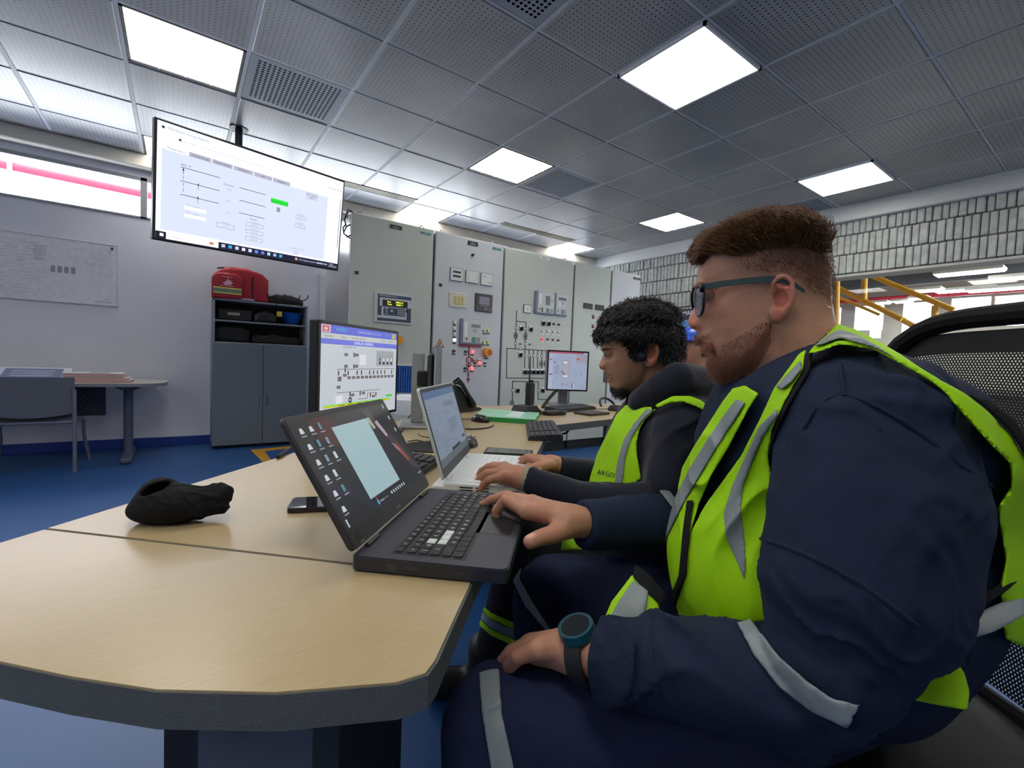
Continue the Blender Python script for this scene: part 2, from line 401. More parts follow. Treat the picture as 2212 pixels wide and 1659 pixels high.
m_lcd = mat('lcd_dark', (92, 104, 104), rough=.25); m_silv = mat('brushed_steel', (170, 172, 176), rough=.3, metal=.8)
m_txtw = mat('print_white', (225, 225, 225), rough=.5, var=0); m_txtk = mat('print_black', (30, 30, 32), rough=.5, var=0)
def pl(off0=0.0):
    return lambda u, v, o: (u, YC - off0 - o, v)
zt_c = F(760, 458)[1]; 
xs = [F(756, 470)[0], F(940, 500)[0], F(1091, 535)[0], F(1243, 563)[0], F(1323, 578)[0], F(1386, 592)[0]]
zt_c = (F(757, 457)[1] + F(940, 497)[1] + F(1092, 533)[1]) / 3
CABLAB = ['first grey-green switchgear cabinet with digital relay panel and black nameplate, left of the row', 'second switchgear cabinet with three square meters, warning triangle and red lit pushbuttons',
          'third switchgear cabinet with dark mimic diagram of lines and rotary switches', 'fourth switchgear cabinet with two small black displays, behind the curly-haired man', 'last switchgear cabinet at the right end of the row beside the brick wall']
CB = []
for k in range(5):
    x0, x1 = xs[k] + .006, xs[k + 1] - .006; zt_k = zt_c - (0.0, 0, .012, 0, 0)[k]
    o = frame('switchgear_cabinet', (0, 0, 0), label=CABLAB[k], cat='cabinet', group='grey switchgear cabinets'); CB.append(o)
    MB().box(x0 + .005, x1 - .005, YC + .03, YC + .8, .1, zt_k - .01, bev=.004).build('body', mat('cabinet_body', (134, 134, 138), rough=.22, spec=.8), o)
    MB().box(x0 + .01, x1 - .01, YC + .02, YC + .78, 0, .1).build('plinth', m_pl, o)
    d = MB().box(x0 + .006, x1 - .006, YC, YC + .028, .11, zt_k, bev=.006).build('door', (m_cab, m_cab2, m_cab, m_cab, m_cab2)[k], o)
    if k < 3:
        for s in (0, 1):
            xx = x0 + .1 + s * (x1 - x0 - .2); r = .02; c = (xx, YC + .07, zt_k + .018)
            MB().tube([(c[0] + r * math.cos(a), c[1], c[2] + r * math.sin(a)) for a in np.linspace(-.9, PI + .9, 14)], .005, 8).build('lifting_eye', m_silv, o)
def part(k, name, mats, fn, **kw):
    mb = MB(); fn(mb); return mb.build(name, mats, CB[k], **kw)
def rect(mb, p0, p1, d=.004, mi=0, off=0, bev=.0015):
    mb.box(p0[0], p1[0], YC - off - d, YC - off, p0[1], p1[1], mi, bev=bev)
def plate(k, p0, p1, name, m_base, m_tx, lines):
    x0, x1 = sorted((p0[0], p1[0])); z0, z1 = sorted((p0[1], p1[1])); mb = MB(); mb.box(x0, x1, YC - .004, YC + .001, z0, z1, 0)
    n = len(lines); h = (z1 - z0) / (n + .6)
    for i, s in enumerate(lines):
        if s: put_text(mb, s, (x0 + x1) / 2, z1 - h * (i + .3) - h * .72, h * .55, 1, pl(.0042), 0, 'c', wmax=(x1 - x0) * .85)
    return mb.build(name, [m_base, m_tx], CB[k])
plate(0, F(842, 484), F(868, 498), 'nameplate', m_blk, m_txtw, ['TC', 'PROTECCIONES', 'DE GENERADOR'])
plate(0, F(908, 499.5), F(931, 508.5), 'brand_plate', m_teal, m_txtw, ['SIEMENS'])
plate(1, F(1010.5, 519.5), F(1032, 533), 'nameplate', m_blk, m_txtw, ['T12', 'PROTECCIONES', 'DE GENERADOR'])
plate(1, F(1064, 533.5), F(1082, 541.5), 'brand_plate', m_teal, m_txtw, ['SIEMENS'])
plate(2, F(1165.5, 551.5), F(1187, 564), 'nameplate', m_wht, m_txtk, ['PROTECCIONES', 'AUXILIARES'])
plate(2, F(1234, 566), F(1241, 573), 'small_tag', m_wht, m_txtk, ['B'])
plate(4, F(1368, 598), F(1383, 606), 'nameplate', mat('plate_brown', (74, 66, 66)), m_txtw, ['AUX'])
for k, (a, b_) in ((0, ((766.3, 585), (774, 592.5))), (1, ((948, 612), (954.5, 619)))):
    part(k, 'door_lock', m_blk, lambda mb: rect(mb, F(*a), F(*b_), .008))
# relay panel on the first cabinet
def relay_panel(mb):
    x0, z1 = F(808.5, 628.5); x1, z0 = F(889, 699); z0 = F(808.5, 696)[1]
    W, H = x1 - x0, z1 - z0; U = lambda u: x0 + u * W; V = lambda v: z0 + v * H
    mb.box(x0, x1, YC - .012, YC, z0, z1, 0, bev=.004); mb.box(U(.08), U(.96), YC - .0135, YC - .012, V(.07), V(.93), 1)
    mb.box(U(.13), U(.96), YC - .015, YC - .0135, V(.55), V(.82), 0); mb.box(U(.2), U(.86), YC - .016, YC - .015, V(.56), V(.76), 2)
    mb.box(U(.18), U(.84), YC - .015, YC - .0135, V(.16), V(.52), 0); mb.box(U(.08), U(.84), YC - .0148, YC - .0135, V(.16), V(.24), 0)
    mb.box(U(.23), U(.79), YC - .016, YC - .015, V(.26), V(.5), 1)
    q = pl(.0165)
    put_text(mb, 'Fase', U(.32), V(.68), H * .05, 3, q, 0); put_text(mb, '6000.0 A', U(.54), V(.68), H * .05, 3, q, 0); put_text(mb, 'Tensi', U(.32), V(.6), H * .05, 3, q, 0); put_text(mb, '13800 V', U(.54), V(.6), H * .05, 3, q, 0)
    put_text(mb, 'BECKWITH', U(.12), V(.865), H * .045, 4, pl(.014), 0); put_text(mb, 'Protection System', U(.3), V(.87), H * .035, 4, pl(.014), 0)
    for i in range(3):
        for j in range(3): mb.box(U(.6 + i * .06), U(.64 + i * .06), YC - .018, YC - .016, V(.3 + j * .065), V(.335 + j * .065), 0)
    mb.cyl((U(.44), YC - .016, V(.41)), (U(.44), YC - .02, V(.41)), .011, n=16, mi=0); mb.cyl((U(.84), YC - .016, V(.45)), (U(.84), YC - .022, V(.45)), .012, n=16, mi=2)
    for j in (.3, .38, .46): mb.box(U(.27), U(.34), YC - .0165, YC - .016, V(j), V(j + .03), 0)
part(0, 'relay_panel', [m_lg, mat('relay_navy', (56, 70, 92), rough=.4), m_blk, mat('vfd_yellow', (230, 240, 60), emis=1.6, var=0), m_txtw], relay_panel)
def beacon(mb):
    x, z = F(857, 735); mb.cyl((x, YC, z), (x, YC - .05, z), .04, n=24); mb.lathe([(.04, 0), (.035, .02), (.02, .035), (.001, .04)], (0, 0, 0), 16) if 0 else None
part(0, 'beacon', m_org, beacon)
def fan(mb):
    x0, z1 = F(852, 786); x1, z0 = F(897, 853)
    mb.box(x0, x1, YC - .02, YC, z0, z1, 0, bev=.004); n = 8
    mb.box(x0 + .015, x1 - .012, YC - .022, YC - .0201, z0 + .025, z1 - .015, 1)
    for i in range(n + 1):
        u = x0 + .015 + (x1 - x0 - .027) * i / n; mb.box(u - .005, u + .005, YC - .034, YC - .022, z0 + .025, z1 - .015, 2)
    for v in (.35, .66): mb.box(x0 + .015, x1 - .012, YC - .03, YC - .022, z0 + (z1 - z0) * v, z0 + (z1 - z0) * v + .006, 2)
part(0, 'ventilation_grille', [m_lg, mat('vent_blue_dark', (26, 62, 130)), mat('vent_blue', (52, 108, 190), rough=.4)], fan)
# second cabinet
def meter(k, a, b_, style, name='panel_meter'):
    def fn(mb):
        x0, z1 = F(*a); x1, z0 = F(*b_); c = ((x0 + x1) / 2, (z0 + z1) / 2); W = x1 - x0; H = z1 - z0
        mb.box(x0, x1, YC - .012, YC, z0, z1, 0, bev=.003); mb.box(x0 + .006, x1 - .006, YC - .0135, YC - .012, z0 + .006, z1 - .006, 1)
        if style == 0:
            for v in (.3, .62): mb.box(x0 + W * .2, x1 - W * .2, YC - .015, YC - .0135, z0 + H * v, z0 + H * (v + .15), 2)
        if style == 1:
            for i in range(15):
                t_ = -2.2 + 4.4 * i / 14; r = W * .33; p = (c[0] + r * math.sin(t_), c[1] - H * .05 - r * math.cos(t_)); mb.box(p[0] - .002, p[0] + .002, YC - .0142, YC - .0135, p[1] - .003, p[1] + .003, 2)
        if style == 2:
            mb.box(x0 + W * .12, x0 + W * .5, YC - .0142, YC - .0135, z1 - H * .28, z1 - H * .26, 2); mb.box(x0 + W * .5, x0 + W * .88, YC - .0142, YC - .0135, z0 + H * .27, z0 + H * .29, 2)
            mb.box(x0 + W * .24, x0 + W * .27, YC - .0142, YC - .0135, z1 - H * .34, z1 - H * .2, 2); mb.box(x0 + W * .74, x0 + W * .77, YC - .0142, YC - .0135, z0 + H * .15, z0 + H * .28, 2)
        if style == 3:
            mb.box(c[0] - .002, c[0] + .001, YC - .0142, YC - .0135, z0 + H * .25, z0 + H * .6, 2); mb.box(c[0] - .01, c[0] + .014, YC - .0142, YC - .0135, z0 + H * .6, z0 + H * .63, 2)
    return part(k, name, [m_bg if style != 3 else mat('meter_dark', (50, 62, 62)), mat('meter_face', (206, 208, 206), rough=.35), m_txtk], fn)
meter(1, (972, 577), (999, 610), 0); meter(1, (1005.5, 583), (1032.5, 614.5), 1); meter(1, (1038, 588.5), (1062.5, 619.5), 2)
def knob(k, px, py, r, m, name='indicator', d=.02, label=None, ring=None):
    x, z = F(px, py)
    def fn(mb):
        mb.cyl((x, YC, z), (x, YC - .004, z), r * 1.18, n=20, mi=0); mb.cyl((x, YC - .004, z), (x, YC - d, z), r, r * .85, n=20, mi=1)
        if label: mb.box(x - .018, x + .018, YC - .003, YC, z - r - .022, z - r - .009, 2)
        if label == 'w': pass
    return part(k, name, [ring or m_silv, m, m_blk if label != 'w' else m_txtw], fn)
knob(1, 1020.5, 551, .014, m_blk, 'key_switch')
def annunc(mb):
    x0, z1 = F(970, 630); x1, z0 = F(1009, 667); W, H = x1 - x0, z1 - z0
    mb.box(x0, x1, YC - .01, YC, z0, z1, 0, bev=.003); mb.box(x0 + W * .23, x1 - W * .22, YC - .0115, YC - .01, z0 + H * .2, z1 - H * .2, 1)
    for i in range(3):
        for j in range(6): mb.box(x0 + W * (.25 + i * .18), x0 + W * (.38 + i * .18), YC - .0125, YC - .0115, z0 + H * (.23 + j * .095), z0 + H * (.27 + j * .095), 2)
    put_text(mb, 'ANZEIGE', x0 + W * .1, z1 - H * .1, .008, 2, pl(.0102), 0)
part(1, 'annunciator', [mat('beige_panel', (196, 196, 184), rough=.5), mat('annunciator_yellow', (214, 202, 138), rough=.5), mat('annunciator_grey', (120, 118, 96))], annunc)
def disp(mb):
    x0, z1 = F(1026.5, 633); x1, z0 = F(1061, 676); W, H = x1 - x0, z1 - z0
    mb.box(x0, x1, YC - .02, YC, z0, z1, 0, bev=.004); mb.box(x0 + W * .2, x1 - W * .2, YC - .0215, YC - .02, z0 + H * .4, z1 - H * .16, 1)
    for i in range(5): mb.box(x0 + W * (.27 + .1 * i), x0 + W * (.33 + .1 * i), YC - .0212, YC - .02, z0 + H * .33, z0 + H * .345, 2)
    for dx, dz in ((-.06, 0), (.06, 0), (0, .06), (0, -.06)): mb.box(x0 + W * (.6 + dx) - .003, x0 + W * (.6 + dx) + .003, YC - .0215, YC - .02, z0 + H * (.18 + dz) - .003, z0 + H * (.18 + dz) + .003, 2)
    for a, b_ in ((.12, .17), (.85, .2), (.85, .1)): mb.box(x0 + W * a - .003, x0 + W * a + .003, YC - .0215, YC - .02, z0 + H * b_ - .003, z0 + H * b_ + .003, 2)
part(1, 'power_meter_display', [mat('meter_violet_black', (38, 36, 48), rough=.35), mat('display_mauve', (120, 112, 136), rough=.3), m_txtw], disp)
def relay(k, a, b_, style):
    def fn(mb):
        x0, z1 = F(*a); x1, z0 = F(*b_); W, H = x1 - x0, z1 - z0
        mb.box(x0, x1, YC - .03, YC, z0, z1, 0, bev=.004); mb.box(x0 + W * .1, x1 - .003, YC - .034, YC - .03, z0 + H * .07, z1 - .003, 1, bev=.002)
        B = lambda u0, u1, v0, v1, mi: mb.box(x0 + W * u0, x0 + W * u1, YC - .0355, YC - .034, z0 + H * v0, z0 + H * v1, mi)
        if style == 0: B(.46, .88, .68, .8, 2); B(.17, .28, .3, .85, 6)
        elif style == 1: B(.5, .74, .42, .82, 2); B(.17, .28, .45, .88, 6); B(.3, .38, .2, .28, 5); B(.3, .38, .1, .18, 5); B(.2, .24, .16, .26, 5)
        else: B(.28, .86, .7, .82, 2); B(.3, .42, .42, .62, 6)
        if style != 1: B(.5, .68, .09, .3, 3); B(.72, .88, .1, .3, 4); B(.24, .29, .17, .27, 5)
        else: B(.56, .7, .08, .28, 3); B(.76, .92, .09, .27, 4)
        cx, cz = (.62, .56) if style == 0 else (.84, .62) if style == 1 else (.56, .58)
        for dx, dz in ((-.07, .0), (.07, .0), (0, .05), (0, -.05)): B(cx + dx - .03, cx + dx + .03, cz + dz - .012, cz + dz + .012, 5)
        mb.cyl((x0 + W * .6, YC - .034, z1 - H * .08), (x0 + W * .6, YC - .037, z1 - H * .08), .006, n=12, mi=6)
        if style == 0: mb.box(x0 - .004, x1 + .0, YC - .028, YC, z0 - .02, z0 - .004, 7)
    return part(k, 'protection_relay', [m_bg, mat('relay_face', (190, 192, 194), rough=.45), m_lcd, mat('relay_green', (70, 132, 118)), mat('relay_grey', (140, 142, 142)), m_txtk, m_txtw, m_mred], fn)
relay(1, (993, 687.5), (1038, 746), 0); relay(2, (1155, 627.5), (1193, 682), 1); relay(2, (1196, 633), (1221, 684.5), 2)
G = lambda X, Y: (860 + X * .162749, 640 + Y * .162749)
for Y in (340, 420, 500, 580): knob(1, *G(747 - (Y - 340) * .02, Y), .017, m_wht if Y != 580 else mat('lamp_white_lit', (235, 235, 250), emis=.8), 'push_button', label='k')
knob(1, *G(736, 727), .015, m_redd, 'push_button', label='k')
for X, Y in ((1140, 455), (1192, 457), (1133, 608), (1187, 608)): knob(1, *G(X, Y), .015, m_yel, 'push_button', label='k')
for X, Y in ((893, 735), (1020, 885), (887, 958)): knob(1, *G(X, Y), .015, m_grn, 'push_button', label='k')
for X, Y in ((983, 737), (1077, 884), (975, 958)): knob(1, *G(X, Y), .016, m_redl, 'lit_push_button', label='k')
knob(1, *G(1150, 888), .015, m_blu, 'push_button', label='k')
def stopc(mb):
    x, z = F(*G(1168, 745)); mb.tube([(x, YC, z), (x, YC - .055, z)], [.048, .044], 28, 0, cap=True); mb.cyl((x + .008, YC - .045, z), (x + .008, YC - .0565, z), .03, n=24, mi=1)
    mb.box(x - .025, x + .025, YC - .003, YC, z - .07, z - .056, 2)
part(1, 'emergency_stop_cover', [m_org, mat('stop_amber', (176, 84, 20)), m_blk], stopc)
def line(mb, pts, w, mi=0, d=.003):
    for a, b_ in zip(pts[:-1], pts[1:]):
        a = np.array(F(*G(*a))); b2 = np.array(F(*G(*b_))); t_ = (b2 - a) / max(1e-6, np.linalg.norm(b2 - a)); n_ = np.array([-t_[1], t_[0]]) * w / 2; e = t_ * w / 2
        q = [a - e - n_, b2 + e - n_, b2 + e + n_, a - e + n_]; mb.prism([tuple(p) for p in q[::-1]], YC - d, YC + .0005, mi, axis=1)
def ring(mb, c, r, w, mi=0, n=24, d=.0035):
    x, z = F(*G(*c)); P = []
    for i in range(n):
        th = 2 * PI * i / n; P.append((math.cos(th), math.sin(th)))
    vs = [(x + p[0] * rr_, YC - dd, z + p[1] * rr_) for rr_, dd in ((r, 0), (r, d), (r - w, d), (r - w, 0)) for p in P]
    mb.add(vs, [(k * n + i, k * n + (i + 1) % n, (k + 1) * n + (i + 1) % n, (k + 1) * n + i) for k in range(3) for i in range(n)], mi)
def mimic_red(mb):
    line(mb, [(942, 672), (940, 715), (932, 740), (940, 765), (938, 812)], .012); ring(mb, (938, 847), .036, .011)
    line(mb, [(934, 885), (932, 940)], .012); line(mb, [(908, 905), (910, 925), (958, 925), (960, 905)], .01); line(mb, [(930, 940), (920, 965), (930, 1000)], .01)
    line(mb, [(930, 1000), (920, 1030), (930, 1075)], .007); line(mb, [(930, 1000), (940, 1035), (930, 1075), (928, 1110)], .007)
    x, z = F(*G(928, 1150)); mb.prism([(x, z), (x + .022, z + .05), (x, z + .04), (x - .022, z + .05)], YC - .003, YC, 0, axis=1)
    line(mb, [(985, 825), (988, 872)], .01); line(mb, [(988, 850), (1030, 852)], .01); line(mb, [(1045, 842), (1062, 856), (1097, 858)], .01)
    put_text(mb, '6', *F(*G(936, 864)), .03, 1, pl(.003), 0, 'c')
part(1, 'mimic_line', [m_mred, m_txtk], mimic_red)
def warn(mb):
    a, b_, c = F(*G(553, 563)), F(*G(608, 682)), F(*G(497, 676)); c = (c[0], b_[1]); mb.prism([a, c, b_], YC - .003, YC, 1, axis=1)
    g_ = ((a[0] + b_[0] + c[0]) / 3, (a[1] + b_[1] + c[1]) / 3); s = .8; q = [(g_[0] + (p[0] - g_[0]) * s, g_[1] + (p[1] - g_[1]) * s) for p in (a, c, b_)]
    mb.prism(q, YC - .0036, YC - .003, 0, axis=1); x, z = g_
    mb.prism([(x + .006, z + .035), (x - .01, z - .002), (x + .0, z - .002), (x - .006, z - .028), (x + .012, z + .006), (x + .002, z + .006)], YC - .0042, YC - .0036, 1, axis=1)
part(1, 'warning_triangle', [mat('warning_yellow', (232, 164, 26)), m_txtk], warn)
# third cabinet
meter(2, (1130.5, 657), (1146, 677.5), 3)
H5 = lambda X, Y: (1080 + X * .162749, 530 + Y * .162749)
for X, Y in ((708, 1045), (777, 1053)): knob(2, *H5(X, Y), .014, m_blk, 'push_button')
for X, Y in ((562, 1140), (635, 1145), (705, 1150), (777, 1155)): knob(2, *H5(X, Y), .013, m_wht, 'push_button', label='w')
for i, (X, Y) in enumerate(((560, 1243), (630, 1248), (700, 1254), (770, 1260))): knob(2, *H5(X, Y), .014, mat('lamp_red_half', (220, 70, 74), emis=.7, ecol=(255, 50, 60)) if i == 0 else m_redd, 'push_button', label='w')
for X, Y in ((267, 1307), (392, 1314)): knob(2, *H5(X, Y), .013, mat('lamp_olive', (132, 136, 96)), 'push_button')
def rot(k, px, py):
    x, z = F(px, py)
    def fn(mb):
        mb.box(x - .024, x + .024, YC - .012, YC, z - .028, z + .022, 0, bev=.003); mb.box(x - .02, x + .02, YC - .006, YC, z + .024, z + .034, 2)
        mb.cyl((x, YC - .012, z - .004), (x, YC - .02, z - .004), .02, n=20, mi=1); mb.box(x - .007, x + .007, YC - .042, YC - .018, z - .026, z + .018, 1, bev=.004)
    return part(k, 'rotary_switch', [m_silv, m_blk, m_txtw], fn)
for X, Y in ((568, 1035), (640, 1040), (278, 1103), (405, 1113)): rot(2, *H5(X, Y))
for X, Y in ((1617, 775), (1580, 1248), (1912, 1248)): rot(2, *G(X, Y))
for i in range(6): rot(2, *G(1676 + i * 56.5, 1003))
def mimic(mb):
    w = .009
    line(mb, [(1572, 195), (1568, 330), (1556, 690)], w); line(mb, [(1568, 330), (1698, 345), (1692, 480), (1684, 700)], w)
    line(mb, [(1965, 722), (1443, 690), (1438, 1085), (1965, 1090)], w)
    for i in range(6):
        x = 1682 + i * 56.5; line(mb, [(x, 704 + i * 3), (x - 3 * 1, 960)], w)
    line(mb, [(1515, 1390), (1518, 1130), (1862, 1135), (1857, 1365), (2000, 1370)], w); line(mb, [(1702, 1132), (1694, 1290)], w)
    for c in ((1565, 418), (1694, 432), (1558, 624), (1687, 632), (1618, 698), (1515, 1247), (1694, 1247), (1858, 1247)) + tuple((1681 + i * 56, 785 + i * 1.5) for i in range(5)):
        ring(mb, c, .016, .005); x, z = F(*G(*c)); mb.cyl((x, YC, z), (x, YC - .0035, z), .011, n=14, mi=1)
        line(mb, [(c[0] - 35, c[1] - 2), (c[0] - 24, c[1] - 2)], .006, 1)
    for c in ((1560, 508), (1558, 540), (1690, 515), (1688, 548), (1898, 880), (1897, 910), (1955, 882), (1954, 912)): ring(mb, c, .024, .007)
    ring(mb, (1510, 1415), .026, .006); ring(mb, (1510, 1415), .014, .005)
    x, z = F(*G(1572, 195))
part(2, 'mimic_diagram', [m_mim, m_txtw], mimic)
# fourth cabinet
for a, b_ in (((1260.7, 654), (1278.7, 668.5)), ((1285.8, 657.5), (1303.6, 672))):
    part(3, 'digital_display', [mat('display_black', (44, 34, 36), rough=.3), m_txtw], lambda mb: rect(mb, F(*a), F(*b_), .012))
for X, Y in ((1235, 960), (1230, 1085)): knob(3, *H5(X, Y), .014, mat('knob_red', (150, 30, 40)), 'push_button'); part(3, 'button_label', m_blk, lambda mb: rect(mb, F(*H5(X - 16, Y - 38)), F(*H5(X + 16, Y - 14)), .003))
knob(3, *H5(1218, 1190), .03, m_silv, 'push_button', d=.012); knob(3, *H5(1218, 1192), .014, m_blk, 'push_button', d=.03)
part(3, 'notice_plate', mat('plate_maroon', (60, 30, 40)), lambda mb: rect(mb, F(1304, 801), F(1311, 826), .006))
# cable tangle at the top left corner of the first cabinet
o = frame('cable_bundle', (0, 0, 0), label='black cables looped over the top left corner of the first switchgear cabinet', cat='cable'); mb = MB()
for k, pts in enumerate(([(768, 466), (758, 455), (750, 460), (744, 475), (748, 488)], [(765, 462), (752, 452), (746, 468), (752, 470)], [(757, 485), (748, 490), (742, 503), (750, 512), (757, 508)], [(757, 515), (743, 505), (741, 492), (746, 486)])):
    mb.tube([on(px, py, 1, YC + .06 - .03 * k) for px, py in pts], .006, 6)
mb.build('cable', m_blk, o)
# ================================================================ back wall furniture
m_cup = mat('cupboard_laminate', (108, 118, 130), rough=.6, var=.05, vscale=60); m_cupe = mat('cupboard_edge', (136, 140, 148), rough=.6)
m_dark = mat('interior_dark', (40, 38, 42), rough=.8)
Y1 = 3.45
def C1(px, py, y=Y1): p = on(px, py, 1, y); return p[0], p[2]
x0, x1 = C1(459, 800)[0], C1(662, 800)[0]; zt1 = (C1(463, 645)[1] + C1(662, 660)[1]) / 2
o = frame('cupboard', (0, 0, 0), label='tall grey office cupboard with open dark shelves above two doors, against the pale wall', cat='cupboard')
e = .018; zs = C1(465, 737)[1]; zm = C1(465, 690)[1]; YW = YB - .015
mb = MB()
mb.box(x0, x0 + e, Y1, YW, .03, zt1, 0, bev=.002); mb.box(x1 - e, x1, Y1, YW, .03, zt1, 0, bev=.002); mb.box(x0, x1, Y1, YW, zt1 - e, zt1, 0, bev=.002)
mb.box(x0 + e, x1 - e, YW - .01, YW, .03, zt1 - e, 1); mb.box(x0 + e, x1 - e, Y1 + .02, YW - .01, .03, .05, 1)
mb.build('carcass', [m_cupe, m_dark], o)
mb = MB(); mb.box(x0 + e, x1 - e, Y1 + .002, YW - .01, zs - e, zs, bev=.002); mb.build('shelf', m_cupe, o)
mb = MB(); mb.box(x0 + e, x1 - e, Y1 + .002, YW - .01, zm - .012, zm + .004, bev=.002); mb.build('shelf', m_cupe, o)
MB().box(x0 + .03, x1 - .03, Y1 + .03, YW, 0, .03).build('plinth', m_pl, o)
xm = C1(568, 800)[0]
for a, b_, s in ((x0 + .001, xm - .002, -1), (xm + .002, x1 - .001, 1)):
    d = MB().box(a, b_, Y1 - .018, Y1, .035, zs - e - .002, bev=.002).build('door', m_cup, o)
    hx = xm + s * .035; zc = C1(568, 862)[1]
    MB().tube([(hx, Y1 - .018, zc + .06), (hx, Y1 - .04, zc + .045), (hx, Y1 - .044, zc), (hx, Y1 - .04, zc - .045), (hx, Y1 - .018, zc - .06)], .006, 8).build('handle', mat('handle_grey', (96, 104, 118), rough=.4), d)
# red first-aid bag
p = C1(515, 640, 3.6); xa, xb = C1(456, 640, 3.55)[0], C1(578, 640, 3.55)[0]; zb_ = zt1
o = frame('first_aid_bag', (0, 0, 0), label='red first-aid duffel bag with black piping and reflective strip on top of the cupboard', cat='bag')
def soft_box(mb, x0, x1, y0, y1, z0, z1, r=.03, n=10, bulge=.0, mi=0, seed=1, rough=.004):
    rnd = random.Random(seed); vs = []; fs = []
    P = rr(y0, z0, y1, z1, r, 4); m_ = len(P)
    for i in range(n + 1):
        u = i / n; k = 1 - .22 * (abs(2 * u - 1) ** 4); cx = (y0 + y1) / 2; cz = z0
        for a, c in P: vs.append((x0 + (x1 - x0) * u, cx + (a - cx) * k, cz + (c - cz) * (k + bulge * math.sin(PI * u)) + rnd.uniform(-rough, rough) * (c > z0 + .02)))
    for i in range(n):
        for j in range(m_): fs.append((i * m_ + j, i * m_ + (j + 1) % m_, (i + 1) * m_ + (j + 1) % m_, (i + 1) * m_ + j))
    fs += [tuple(range(m_))[::-1], tuple(range(n * m_, (n + 1) * m_))]
    mb.add([(v[0], v[1], v[2]) for v in vs], [f[::-1] for f in fs], mi)
m_red = mat('bag_red', (168, 26, 44), rough=.6, bump=.3, bscale=30); 
ztop = C1(515, 583, 3.55)[1]; xs2 = xa + (xb - xa) * .52; zb2 = zb_ + .002
mb = MB(); soft_box(mb, xa + .02, xb, 3.47, 3.75, zb2, ztop, .035, bulge=.03, seed=2, rough=.008); mb.build('bag_body', m_red, o)
mb = MB(); soft_box(mb, xa, xs2, 3.42, 3.5, zb2 + .0, zb2 + (ztop - zb2) * .8, .02, seed=3); mb.build('front_pocket', m_red, o)
mb = MB()
for zz, m_i in ((.035, 0), (.06, 1), (.0, 2)):
    pass
h = ztop - zb2
mb.box(xa + .01, xs2 - .01, 3.412, 3.42, zb2 + h * .14, zb2 + h * .34, 0); mb.box(xa + .01, xs2 - .01, 3.409, 3.4125, zb2 + h * .18, zb2 + h * .3, 1)
mb.build('reflective_strip', [mat('strip_yellow', (222, 222, 110)), mat('strip_grey', (120, 132, 116))], o)
mb = MB(); PL = lambda u, v, o_: (u, 3.4125 - o_, v); xc = (xa + xs2) / 2
mb.box(xc - .05, xc + .04, 3.409, 3.414, zb2 + h * .66, zb2 + h * .675)          # helicopter rotor, body, car lines of the emblem
mb.add([PL(xc + a * .045, zb2 + h * (.5 + b_ * .1), .003) for a, b_ in ((-1, -.4), (-.5, .2), (.1, .9), (.7, .5), (1, -.2), (.6, -.7), (-.4, -.9))], [tuple(range(7))])
mb.box(xc - .003, xc + .003, 3.409, 3.414, zb2 + h * .58, zb2 + h * .67); mb.box(xc - .07, xc + .06, 3.409, 3.413, zb2 + h * .385, zb2 + h * .4)
mb.build('emblem', mat('emblem_pink', (232, 176, 190)), o)
mb = MB(); mb.tube([(xa + .05, 3.54, ztop - .01), (xa + .18, 3.53, ztop + .012), (xa + .3, 3.55, ztop + .004), (xb - .1, 3.56, ztop - .02), (xb - .01, 3.6, ztop - .08), (xb + .006, 3.6, zb2 + .03)], .008, 6)
mb.tube([(xs2 + .1, 3.475, zb2 + .03), (xs2 + .09, 3.465, zb2 + h * .5), (xs2 + .1, 3.47, zb2 + h * .8)], .008, 6)
mb.build('piping', mat('piping_dark', (52, 14, 20)), o)
# clear plastic bag under it
o = MB(); soft_box(o, C1(490, 648)[0], C1(550, 648)[0], 3.43, 3.5, zt1 + .001, zt1 + .02, .008, seed=5, rough=.006)
tag(o.build('plastic_bag', mat('plastic_film', (188, 186, 190), rough=.3)), 'crumpled clear plastic film lying under the red first-aid bag', 'plastic bag')
# black pouch with cable on the cupboard
o = frame('cable_case', (0, 0, 0), label='dark soft case with looped black cables on the right of the cupboard top', cat='case')
xa, xb = C1(578, 655)[0], C1(658, 660)[0]
mb = MB(); soft_box(mb, xa, xb, 3.5, 3.72, zt1 + .001, zt1 + .085, .04, bulge=.3, seed=8); mb.build('case_body', mat('case_brown', (52, 44, 42), rough=.8), o)
mb = MB()
for ph in range(3): mb.tube([C_ for C_ in [on(592 + 30 * ph * .6 + 26 * math.cos(a) + 12, 648 + 12 * math.sin(a) - 8, 1, 3.48) for a in np.linspace(-.2, PI + .4, 12)]], .006, 6)
mb.tube([on(a, b_, 1, Y1 - .01) for a, b_ in ((594, 640), (595, 650), (599, 662), (602, 672))], .005, 6)
mb.build('cable', m_blk, o)
MB().box(*[C1(598, 674)[0], C1(609, 674)[0]], Y1 - .02, Y1 + .02, C1(600, 684)[1], C1(600, 673)[1], bev=.004).build('plug', mat('plug_yellow', (206, 190, 60)), o)
